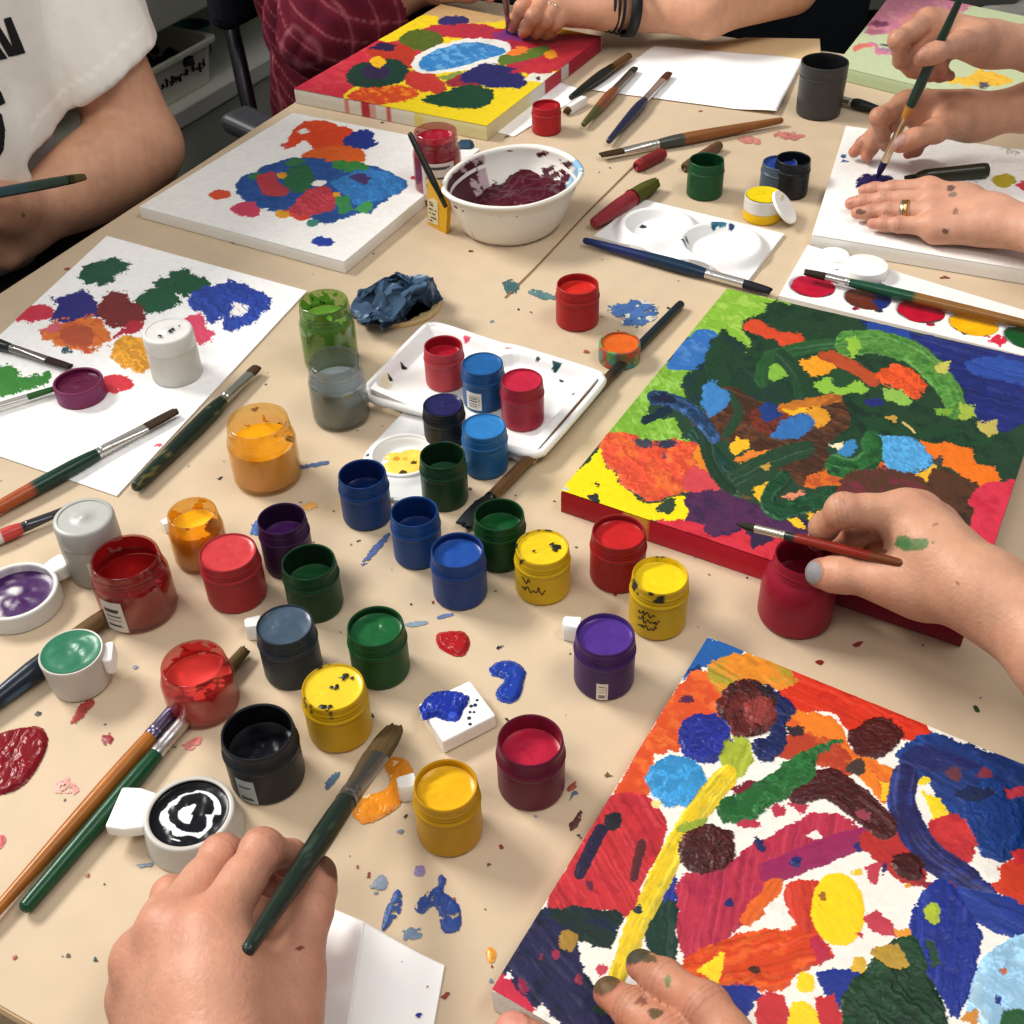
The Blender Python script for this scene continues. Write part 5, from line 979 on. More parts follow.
br = [Ef, ('p', '#d4532c', [500, 150, 590, 10, 640, -80, 700, -90, 660, 40, 590, 110, 580, 200, 560, 260, 440, 290], {'mix': '#e07038'}),
 ('p', '#c4363c', [440, 255, 560, 255, 632, 350, 600, 460, 545, 560, 505, 665, 420, 640, 225, 635, 310, 470, 380, 340], {'mix': '#b02c38', 'dir': 60, 'rag': .5}),
 ('p', '#22332f', [185, 645, 300, 628, 480, 655, 470, 700, 430, 765, 320, 745, 180, 710], {'mix': '#1f2c44'}),
 ('p', '#2c2a50', [190, 670, 320, 725, 350, 850, 440, 960, 540, 1050, 330, 1050, 170, 965, 60, 860], {'mix': '#1d2234', 'dir': 50, 'st': .6}),
 ('p', '#c8344e', [20, 915, 80, 855, 130, 915, 195, 985, 100, 965], {'rag': .8}), ('p', '#ece8df', [80, 870, 105, 850, 110, 880], {}), ('e', '#8a2a4a', (150, 900, 16, 30, -.4), {}), ('e', '#a03050', (250, 795, 12, 14), {}), ('e', '#7a2a44', (205, 800, 10, 14), {}), ('e', '#8a2a40', (330, 880, 14, 20, .4), {}), ('e', '#ece8df', (215, 985, 20, 28), {}),
 ('e', '#a8843a', (295, 745, 34, 36), T5), ('e', '#c04a5a', (408, 842, 20, 22), {}), ('e', '#26262e', (445, 345, 32, 34), {}), ('l', '#2c2440', [405, 372, 335, 520], {'w': 44, 'rag': .6}), ('l', '#5c2a30', [545, 420, 515, 535], {'w': 32}), ('e', '#6a2a40', (368, 560, 14, 18), {}),
 ('p', '#1f3d33', [605, 600, 640, 590, 665, 640, 660, 830, 600, 800, 555, 740], {'st': .6, 'dir': 95}), ('p', '#26388a', [612, 520, 660, 515, 664, 610, 600, 610], {'dir': 95}),
 Df, ('p', '#2a64a6', [180, -8, 280, 32, 200, 62, 130, 100, 110, 95], {}), ('p', '#233a6a', [120, 90, 160, 62, 180, 95, 140, 110], {}),
 ('p', '#d2381f', [330, 60, 420, 82, 760, 225, 730, 275, 650, 240, 560, 245, 500, 190, 400, 195, 370, 140], {'mix': '#c02c1c', 'rag': .8, 'dir': 25}),
 ('p', '#d4562a', [130, 92, 190, 92, 230, 150, 210, 220, 130, 240, 95, 295, 10, 300, 60, 190], {'mix': '#de7034'}), ('e', '#5a2a4a', (125, 160, 20, 10), {}),
 ('p', '#dc8c2c', [180, 62, 300, 36, 408, 88, 385, 135, 300, 120, 220, 145], {'mix': '#a89836', 'dir': 30, 'st': .5}),
 ('p', '#e6842a', [385, 200, 470, 193, 540, 235, 560, 290, 640, 330, 695, 360, 655, 435, 600, 390, 540, 320, 470, 270, 410, 250], {'mix': '#d2602a'}), ('p', '#b4442a', [360, 310, 400, 250, 500, 262, 570, 320, 560, 370, 470, 330], {'mix': '#d26a2c'}), ('p', '#e8c030', [635, 380, 660, 380, 660, 425, 640, 425], {}),
 ('p', '#1f2a5c', [330, 125, 380, 150, 417, 188, 392, 220, 385, 290, 330, 328, 296, 280, 350, 240], T8),
 ('e', '#622420', (285, 188, 80, 78, .3), {'th': .002, 'st': .7, 'dir': 100, 'mix': '#3a1514'}), ('e', '#8e3c36', (315, 195, 42, 38), {'th': .0016, 'st': .7, 'dir': 100}), ('p', '#2c2430', [300, 115, 350, 130, 370, 175, 340, 160], T8),
 ('e', '#26318c', (172, 262, 74, 66), {'th': .0016, 'st': .4, 'dir': -30}), ('e', '#4199cf', (98, 378, 80, 70), {'th': .0017, 'st': .3, 'dir': -30}), ('p', '#a9b43c', [225, 280, 270, 260, 300, 290, 282, 360, 245, 368, 212, 320], {'st': .4, 'dir': 110}),
 ('p', '#4f1716', [548, 262, 590, 222, 640, 208, 690, 232, 702, 262, 660, 305, 610, 322, 570, 300], {'th': .0016, 'st': .4}), ('e', '#4a3c34', (575, 342, 22, 26), {}), ('e', '#3a2c34', (415, 245, 26, 14), {}),
 ('p', '#7a2434', [230, 400, 290, 375, 360, 380, 300, 420], {}), ('e', '#b83a50', (290, 490, 30, 16), {}), ('e', '#b83a50', (368, 455, 20, 14), {}), ('p', '#b83a50', [400, 420, 450, 440, 440, 460, 390, 440], {}),
 ('p', '#b8364e', [300, 545, 400, 490, 470, 460, 545, 470, 595, 520, 560, 545, 470, 580, 380, 640, 330, 720, 230, 800, 150, 865, 105, 820, 98, 650, 130, 620, 220, 600], {'mix': '#a82c4c', 'dir': 100, 'st': .35}),
 ('l', '#982a5c', [350, 622, 440, 585, 590, 528], {'w': 66, 'st': .4}), ('p', '#e8e4dc', [445, 520, 470, 505, 488, 530, 455, 538], {}), ('e', '#2a2a5a', (322, 545, 14, 22, -.3), {}), ('e', '#2a3070', (418, 592, 16, 15), T8), ('e', '#2a3070', (590, 548, 18, 14), {}), ('e', '#2a2a6a', (238, 702, 10, 12), {}),
 ('p', '#dd6a2a', [262, 745, 300, 690, 350, 640, 376, 640, 372, 690, 320, 745, 290, 765], {'dir': 120, 'st': .4}),
 ('p', '#d2481f', [105, 870, 220, 800, 330, 775, 405, 770, 430, 690, 465, 635, 480, 680, 475, 770, 515, 845, 460, 872, 420, 900, 350, 942, 200, 925], {'mix': '#e06428', 'dir': 165, 'st': .4}), ('p', '#c8402c', [385, 660, 470, 640, 480, 740, 440, 780, 400, 740], {'dir': 80}), ('p', '#b8304a', [445, 800, 470, 780, 515, 850, 480, 870], {}), ('p', '#ece8df', [328, 722, 375, 680, 388, 735, 355, 750], {'rag': .6}), ('e', '#4a2a20', (303, 884, 14, 9), {}),
 ('e', '#f2d01c', (528, 720, 72, 98, -.1), {'st': .12, 'th': .0008, 'rag': .4}), ('e', '#a8702a', (483, 685, 10, 18), {}),
 ('p', '#1f3d7c', [680, 310, 720, 270, 780, 248, 900, 290, 1100, 360, 1100, 500, 1010, 580, 950, 592, 890, 560, 850, 490, 800, 440, 770, 385, 720, 380], {'mix': '#234a90', 'dir': 30, 'st': .5}), ('p', '#27306a', [690, 320, 760, 280, 900, 330, 860, 350, 750, 350], {'dir': 20, 'st': .5}), ('e', '#1a4084', (945, 480, 86, 104, -.2), {'th': .0014, 'st': .6}), ('e', '#1c2c54', (890, 410, 50, 20), {'st': .6}), ('e', '#6a3a44', (838, 360, 20, 16), {}), ('e', '#8a3a4c', (920, 358, 20, 16), {}),
 ('p', '#c8383a', [765, 480, 850, 468, 892, 545, 862, 605, 800, 560], {'mix': '#b02c34'}), ('p', '#b4322e', [585, 525, 690, 498, 770, 580, 750, 660, 680, 640, 620, 580], {'mix': '#8a2430'}), ('p', '#ead02a', [752, 400, 800, 418, 826, 465, 775, 478], T5), ('e', '#ead02a', (757, 377, 14, 10), {}),
 ('l', '#26285c', [705, 370, 700, 450, 760, 560, 840, 620, 920, 668], {'w': 76, 'st': .7, 'th': .001, 'mix': '#2c3f88', 'mo': -.2}), ('p', '#c44050', [960, 398, 1040, 395, 1040, 425, 990, 425], {}),
 ('p', '#d2462a', [925, 640, 960, 600, 1060, 580, 1060, 720, 980, 700], {'mix': '#c2342c'}), ('p', '#ece8df', [880, 590, 930, 590, 960, 640, 930, 650, 890, 610], {}), ('p', '#c8343a', [985, 565, 1060, 555, 1060, 600, 1000, 600], {}),
 ('e', '#451818', (715, 605, 48, 36, .5), {'th': .0016, 'st': .5}), ('p', '#8a2c38', [735, 640, 830, 640, 870, 700, 800, 690], {}),
 ('p', '#283f8e', [830, 672, 940, 676, 1060, 735, 1060, 815, 890, 752], {'st': .5, 'dir': 25}), ('p', '#23368c', [780, 640, 835, 655, 890, 740, 908, 830, 850, 1010, 790, 930, 740, 865, 718, 760], {'st': .5, 'dir': 95, 'th': .001}), ('p', '#2c4a3a', [760, 800, 790, 810, 805, 870, 780, 880], {}), ('p', '#a9b83a', [755, 720, 785, 702, 808, 730, 790, 755, 762, 750], T5),
 ('p', '#26388a', [475, 890, 560, 880, 620, 900, 600, 970, 520, 980], {}), ('p', '#22442b', [545, 1080, 540, 960, 620, 855, 690, 790, 742, 800, 772, 900, 805, 960, 800, 1080], {'mix': '#1a3422', 'st': .6, 'th': .0013}), ('p', '#b8963c', [612, 830, 680, 820, 720, 860, 700, 880, 640, 862], {'st': .5}),
 ('p', '#9cc5e0', [900, 870, 970, 808, 1060, 800, 1060, 1040, 940, 1040, 872, 985], {'st': .3, 'th': .0012, 'mix': '#b8d4e4'}), ('e', '#c8704a', (962, 888, 10, 8), {}), ('e', '#26388a', (955, 962, 7, 14), {}), ('p', '#2a5a34', [950, 1040, 970, 985, 1060, 990, 1060, 1060], {}), ('p', '#c88a3a', [850, 1010, 900, 985, 900, 1030], {}),
 ('e', '#f0d02a', (442, 915, 24, 26), {}), ('p', '#f0d02a', [385, 1010, 420, 965, 470, 990, 480, 1060, 390, 1060], {}), ('p', '#c43a40', [310, 965, 350, 940, 392, 960, 380, 1060, 320, 1060], {}), ('p', '#c0363c', [465, 955, 520, 945, 545, 1060, 480, 1060], {}), ('p', '#26388a', [190, 920, 300, 925, 322, 950, 280, 1010], {}), ('p', '#f2d22a', [150, 890, 205, 845, 226, 842, 210, 920], {}),
 ('p', '#c04454', [600, 735, 640, 728, 690, 785, 650, 790, 610, 760], {}), ('p', '#c04454', [600, 600, 640, 590, 630, 650, 605, 645], {}), ('e', '#e09a3a', (712, 660, 12, 8), {}), ('e', '#e8c040', (578, 618, 10, 10), {}), ('p', '#e09a3a', [675, 770, 720, 765, 720, 785, 690, 792], {}), ('p', '#c83a50', [575, 785, 595, 780, 590, 800], {}), ('e', '#d8b040', (580, 870, 20, 22), {}), ('e', '#30306a', (650, 610, 8, 16, .2), {}),
 ('l', '#4a1819', [425, 400, 500, 385, 570, 430, 650, 500], {'w': 82, 'th': .0016, 'st': .6}), ('e', '#9a4450', (592, 470, 20, 16), {}),
 ('p', '#2b6c36', [205, 430, 300, 390, 390, 325, 460, 290, 530, 268, 535, 280, 470, 312, 465, 365, 380, 430, 300, 475, 240, 492, 208, 470], {'th': .0014, 'st': .5, 'dir': -30, 'mix': '#236030'}),
 Ef, ('l', '#e4c52a', [830, 190, 740, 300, 660, 430, 590, 570, 530, 690, 465, 860], {'w': 78, 'th': .001, 'st': .6, 'mix': '#c8b23a', 'rag': 1.3}), ('p', '#92a43c', [660, 370, 720, 340, 770, 330, 740, 370, 690, 385], {'st': .5}), ('e', '#2c3a40', (530, 635, 20, 16, .5), {}),
 ('e', '#5a2422', (765, 440, 100, 82, -.3), {'th': .0021, 'st': .8, 'dir': 100, 'mix': '#431a1a'}), ('e', '#e8d890', (590, 285, 14, 12), {}), ('p', '#f0d22a', [500, 1040, 500, 1015, 560, 990, 600, 1040], {}), ('p', '#1f3d2c', [380, 960, 440, 970, 520, 1000, 480, 1010, 400, 990], {})]
TLw = P(708, 637, .018); dx_ = P(1024, 765, .018)-TLw; dx_ /= np.linalg.norm(dx_); dy_ = P(492, 990, .018)-TLw
canvas('front canvas with thick mixed dabs, yellow streak and a yellow disc, nearest the viewer', None, .018, .0005, br, '#ece8df', [], seed=5, wrap=(2, 3), wild=.6,
       para=lambda th: [TLw+dy_*1.0, TLw+dy_*1.0+dx_*.29, TLw+dx_*.29, TLw])
Gf = ('F', 120, 100, 3.012)
lt = [Gf, ('p', '#df522a', [508, 112, 540, 74, 600, 62, 700, 90, 702, 115, 660, 147, 590, 152, 560, 122, 520, 142, 486, 146, 505, 125], T5), ('e', '#efece6', (555, 96, 16, 8), {}), ('p', '#27408e', [668, 142, 700, 100, 760, 93, 765, 122, 782, 130, 740, 150], T5), ('p', '#de6a2c', [556, 160, 640, 138, 725, 150, 738, 182, 690, 197, 610, 197, 550, 187], T5),
 ('p', '#2f5c9e', [346, 252, 400, 220, 440, 200, 540, 173, 640, 188, 720, 193, 790, 208, 850, 238, 862, 270, 800, 302, 760, 340, 700, 348, 650, 368, 600, 372, 560, 350, 440, 332, 370, 302], {'mix': '#28508c', 'th': .001}), ('p', '#efece6', [572, 250, 590, 243, 624, 246, 610, 260, 580, 260], {'rag': .5}),
 ('p', '#2f6c48', [495, 222, 560, 198, 584, 240, 560, 282, 505, 272], T5), ('p', '#3f8a48', [636, 200, 660, 186, 735, 192, 745, 215, 660, 215], T5), ('p', '#3a7a4c', [490, 190, 540, 174, 570, 185, 520, 205], {}), ('p', '#3a8050', [385, 240, 420, 212, 430, 240], {}),
 ('p', '#b8454c', [412, 232, 460, 220, 480, 250, 512, 282, 440, 290, 418, 262], T5), ('p', '#3a7fbc', [635, 252, 700, 220, 780, 213, 852, 240, 857, 270, 790, 302, 720, 322, 680, 290], {'st': .4, 'th': .0011}), ('p', '#4c3a6c', [688, 235, 720, 220, 760, 240, 735, 258], {}), ('p', '#3f8c54', [648, 295, 690, 290, 702, 335, 660, 345], T5), ('p', '#4c9c5c', [705, 330, 750, 305, 770, 325, 740, 348], T5), ('p', '#d24c34', [488, 335, 520, 325, 570, 350, 550, 362, 500, 350], {}), ('p', '#c24652', [517, 325, 560, 280, 612, 260, 642, 280, 652, 312, 630, 342, 560, 352, 520, 347], {'th': .0012}), ('e', '#e0a02e', (488, 230, 14, 10), {}), ('e', '#e4a62e', (490, 345, 22, 12), {}), ('e', '#e0a02e', (652, 288, 12, 10), {}),
 ('p', '#2a5290', [590, 350, 640, 335, 668, 350, 650, 370, 600, 374], {}), ('e', '#4a8a80', (580, 370, 18, 12), {}), ('p', '#d14c6a', [330, 332, 370, 306, 415, 318, 422, 346, 372, 354], T5), ('e', '#dc583a', (301, 285, 34, 15), {'rag': .6}), ('e', '#2c4aa2', (611, 428, 33, 15), {'rag': .7}), ('e', '#cc4050', (885, 235, 10, 6), {'rag': .4}), ('e', '#c86070', (492, 140, 10, 6), {})]
canvas('white canvas with a ring of blue, green and red dabs at the left', [(139, 207), (344, 262), (480, 149), (293, 113)], .0115, .0008, lt, '#f8f6f2', [], seed=7, white='#e6e3dc')
Hf = ('F', 280, 0, 3.012)
tp = [Hf, ('p', '#c8384a', [20, 270, 310, 105, 430, 128, 420, 190, 330, 205, 230, 260, 190, 300, 300, 345, 100, 320], {'mix': '#d04a52', 'rag': .7}), ('p', '#b93446', [370, 95, 560, 68, 700, 92, 990, 108, 990, 130, 800, 225, 690, 205, 640, 140, 500, 112], {'mix': '#a83048'}), ('p', '#c8a878', [480, 5, 720, 60, 560, 72, 425, 48], {'st': .1}), ('p', '#ecd02a', [300, 112, 420, 50, 480, 60, 390, 110, 330, 130], {}),
 ('p', '#2a2e6c', [470, 68, 500, 50, 560, 52, 565, 70, 510, 78], {}), ('p', '#5c6c2c', [358, 130, 390, 95, 470, 98, 492, 130, 430, 156], {'st': .5}), ('p', '#b8402f', [255, 155, 340, 130, 412, 160, 400, 208, 330, 197], {}), ('p', '#34294c', [265, 150, 300, 130, 355, 138, 340, 155], {}), ('p', '#d2522e', [200, 292, 250, 265, 330, 258, 412, 268, 400, 300, 320, 312, 250, 325], {'mix': '#e88a2c'}), ('p', '#24463a', [198, 238, 220, 200, 290, 183, 350, 178, 390, 212, 372, 242, 300, 265, 228, 262], T5), ('e', '#3a3252', (290, 218, 44, 22), {}), ('e', '#ecba2a', (295, 188, 22, 18), {}),
 ('p', '#c2423a', [388, 215, 450, 218, 495, 250, 492, 282, 430, 277, 378, 252], {}), ('p', '#e9e7e1', [395, 195, 440, 150, 560, 118, 670, 122, 695, 150, 660, 190, 540, 215, 430, 222], {'rag': .6}), ('p', '#3b86c2', [418, 195, 450, 160, 560, 128, 650, 140, 680, 160, 600, 185, 520, 208, 440, 215], {'rag': .5, 'mix': '#6aa8d8', 'mk': 6}),
 ('p', '#8a9a4a', [470, 235, 540, 215, 580, 225, 520, 250], {}), ('p', '#9c3242', [495, 250, 560, 225, 620, 240, 600, 262, 520, 262], {}), ('p', '#2c2f68', [540, 245, 580, 205, 660, 192, 730, 225, 738, 262, 650, 268, 590, 252], T5), ('p', '#c23a42', [690, 222, 820, 150, 975, 118, 800, 222], {'mix': '#b83048'}), ('l', '#5f7a36', [672, 182, 730, 170, 800, 150], {'w': 30}), ('p', '#e8843a', [680, 160, 720, 140, 760, 150, 700, 172], {}), ('e', '#e8a030', (815, 165, 18, 14), {}), ('p', '#e4e0d4', [730, 242, 760, 222, 850, 220, 800, 248], {}), ('e', '#2a2a3a', (778, 238, 8, 4), {}),
 ('p', '#1f4c36', [423, 300, 520, 268, 580, 256, 642, 275, 637, 305, 600, 328, 530, 328, 470, 317], T5), ('p', '#8c3c7c', [640, 105, 700, 92, 780, 105, 740, 125, 670, 122], {}), ('e', '#33389c', (705, 99, 24, 9), {})]
canvas('canvas with yellow ground and blue oval under the far left hands', [(294, 89), (486.5, 126), (602, 37), (441, 4.6)], .016, .0009, tp, '#ecd22a', [(0, .27, .30, '#d88a80'), (0, .36, .41, '#b83a44'), (0, .41, .44, '#d8a8a0'), (0, .5, .52, '#c86a60'), (0, .64, .68, '#dccb80'), (0, .68, 1.1, '#d9cfa0'), (1, 0, .35, '#d8d0a4'), (1, .35, .47, '#d6d2ca'), (1, .47, .62, '#b84450'), (1, .62, .68, '#cfc8c4'), (1, .68, 1, '#a83044')], seed=9, white='#ddd8cc')
Kf = ('F', 820, 80, 5.02)
wr = [Kf, ('p', '#241e58', [180, 545, 195, 490, 270, 472, 350, 480, 372, 510, 330, 545, 230, 540], T5), ('e', '#b9a834', (925, 505, 60, 35), {'rag': .6}), ('p', '#c8404e', [982, 525, 1010, 512, 1060, 520, 1060, 560, 1010, 550], {}), ('p', '#3c5c88', [98, 385, 115, 377, 140, 385, 120, 392], {}), ('p', '#3c5c88', [105, 408, 115, 400, 150, 410, 130, 416], {}), ('p', '#c9c5be', [760, 510, 800, 500, 800, 525], {'dry': .4}), ('p', '#bdb8b2', [880, 340, 1000, 330, 1100, 350, 980, 375], {'dry': .5})]
wa_, wb_, wc_ = P(812, 235, .013), P(1024, 270, .013), P(846, 126, .013); wx = (wb_-wa_)/np.linalg.norm(wb_-wa_)*.31
canvas('mostly white canvas under the flat hand with gold ring', None, .013, .0009, wr, '#f5f3ef', [], seed=11, para=lambda th: [wa_, wa_+wx, wc_+wx, wc_], white='#ebe8e2')
Lf = ('F', 840, 0, 5.565)
fa, fb, fcx = P(835, 66, .014), P(912, 84.5, .014), P(887, 0, .014); fx = (fb-fa)/np.linalg.norm(fb-fa)*.27; fy = (fcx-fa)/np.linalg.norm(fcx-fa)*.27
fcs = [Lf, ('p', '#d58ba0', [150, 180, 260, -60, 700, -40, 700, 60, 420, 140, 380, 180, 240, 190], {'mix': '#dc9aa4'}), ('p', '#e29a84', [330, 130, 400, 70, 520, 60, 420, 150], {'mix': '#d88a98'}), ('e', '#8a4a66', (220, 138, 50, 18), {}), ('e', '#b47486', (190, 180, 56, 14), {}), ('p', '#df8272', [70, 270, 110, 245, 190, 238, 200, 262, 130, 272, 80, 285], {}), ('p', '#d88aa4', [160, 242, 200, 240, 230, 280, 290, 290, 290, 302, 195, 300, 190, 268], {}), ('e', '#66666e', (252, 253, 30, 7), {}), ('e', '#b08ca4', (250, 278, 46, 9), {}), ('p', '#eec24a', [560, 425, 700, 430, 780, 392, 960, 440, 900, 475, 720, 478, 600, 455], {'mix': '#e6b03a'}), ('e', '#655c6a', (800, 478, 30, 14), {})]
canvas('pale canvas with pink top and green base at the far right', None, .014, .0011, fcs, '#c8d2ac', [(0, 0, 1.1, '#b3c19c')], seed=13, para=lambda th: [fa, fa+fx, fa+fx+fy, fa+fy], white='#c9d0b4')
Jf = ('F', 0, 220, 3.413)
pls = [Jf, ('p', '#1f5a42', [262, 192, 290, 163, 360, 133, 455, 150, 400, 187, 372, 218, 320, 217, 282, 212], T5), ('p', '#1f5c40', [525, 215, 560, 193, 625, 168, 710, 210, 702, 242, 650, 258, 555, 252], T5), ('p', '#205e42', [455, 282, 500, 243, 560, 233, 620, 280, 560, 312, 508, 318], T5), ('p', '#2f4ba2', [636, 292, 660, 248, 720, 228, 800, 210, 862, 238, 925, 263, 925, 297, 885, 322, 885, 347, 820, 373, 768, 377, 758, 340, 708, 358, 688, 322], {'th': .0011, 'st': .4}), ('p', '#efece8', [785, 318, 810, 285, 850, 295, 830, 335, 800, 335], {'dry': .25}),
 ('p', '#2f2f80', [176, 345, 195, 290, 175, 265, 240, 255, 300, 245, 335, 290, 332, 332, 260, 348], T5), ('p', '#cc3a52', [45, 337, 70, 310, 130, 290, 180, 300, 177, 332, 110, 347], T5), ('p', '#e07e3c', [140, 378, 220, 343, 330, 338, 385, 400, 320, 448, 240, 442, 178, 412], {'mix': '#c8603a', 'rag': 1.4}), ('p', '#b85a3e', [205, 395, 250, 365, 310, 375, 320, 420, 260, 435], T5), ('p', '#7e3032', [328, 312, 370, 247, 430, 247, 452, 280, 495, 310, 492, 337, 430, 362, 368, 357], T5), ('p', '#d8687a', [138, 382, 170, 362, 210, 352, 200, 378], {}), ('p', '#3a5a62', [212, 465, 228, 428, 252, 452], {}), ('p', '#b52c40', [386, 402, 430, 358, 482, 342, 488, 370, 440, 398], T5),
 ('p', '#e0a238', [376, 462, 400, 413, 470, 398, 522, 418, 532, 502, 480, 518, 418, 502], {'th': .0012, 'rag': .7}), ('p', '#d8506e', [628, 340, 680, 323, 702, 370, 735, 387, 702, 428, 660, 422, 648, 380], T5), ('p', '#d23a48', [338, 562, 370, 528, 440, 538, 458, 566, 400, 591, 350, 582], {'rag': .7}), ('p', '#3f8a3c', [-60, 520, 40, 493, 85, 540, 165, 515, 168, 560, 80, 583, 30, 598, -60, 600], T5), ('e', '#d8606e', (538, 768, 15, 6), {'rag': .4}), ('e', '#7a3a6a', (585, 352, 8, 6), {})]
paper('large white paper sheet covered with separate paint dabs at the left', [(117, 497), (307, 292), (107, 237), (-95, 425)], .0008, pls, seed=15)
paper('blank white paper sheet between the cup and the far canvas', [(592, 91), (776, 115.6), (804, 59), (653, 47)], seed=16, curl=.0015, lift=lambda u, v: .004*sm(.75, 1, u)*(1-v))
paper('narrow white paper strip sticking out from under the far canvas', [(462, 124), (514, 137), (588, 92), (545, 78)], seed=17, name='paper_strip')
paper('raised kraft paper flap at the far table edge beside the cup', [(690, 50), (822, 68), (819, 44.5), (745, 38)], seed=19, name='kraft_flap', col='#dcc096', lift=lambda u, v: .006*u*v+.0003, h=.0005)
pf = paper('folded white paper at the bottom edge beside the left hand', [(345, 1085), (428, 1060), (445, 966), (367, 934)], seed=18, name='folded_paper', lift=lambda u, v: .010*(1-u)**1.5+.0004, h=.0005)
q0 = P(345, 1085, 0); lq = [P(250, 1050), P(345, 1085), P(367, 934), P(300, 893)]
G_, u_, v_ = quadgrid(lq, 30, 30); X_ = G_.reshape(-1, 3).copy(); X_[:, 2] += .001+.010*u_.ravel()**1.5
o = mesh('folded_half', X_, gridF(30, 30), MATS['paper_fbfaf8'], pf, origin=np.array(pf.location)); s_ = o.modifiers.new('thickness', 'SOLIDIFY'); s_.thickness = .0004; s_.offset = 0
spots = []
for x, y, r, cc in ((383, 981, 5.5, '#4c5a88'), (401, 966, 4, '#a9a9b6'), (428, 989, 1.8, '#c05060'), (370, 1011, 2, '#3a3a40'), (419, 1018, 5, '#3b3a90')):
    a = np.linspace(0, 2*np.pi, 12, endpoint=False); c0 = P(x, y, .0); 
    uu = .5; h_ = .0004+.0009+.010*max(0, min(1, (445-x)/85))**1.5*0.75
    rr_ = np.random.default_rng(int(x)).uniform(.5, 1.2, 12)*pxr(x, y, r*.6); spots.append((np.concatenate([[c0+ZV*(h_+.0006)], np.stack([c0[0]+np.cos(a)*rr_, c0[1]+np.sin(a)*rr_, np.full(12, c0[2]+h_+.0003)], 1)]), [[0, i+1, (i+1) % 12+1] for i in range(12)], lin(cc)))
v_, f_, c_ = join(*spots); mesh('paint_flecks', v_, f_, DRYPAINT(), pf, c_, origin=np.array(pf.location))
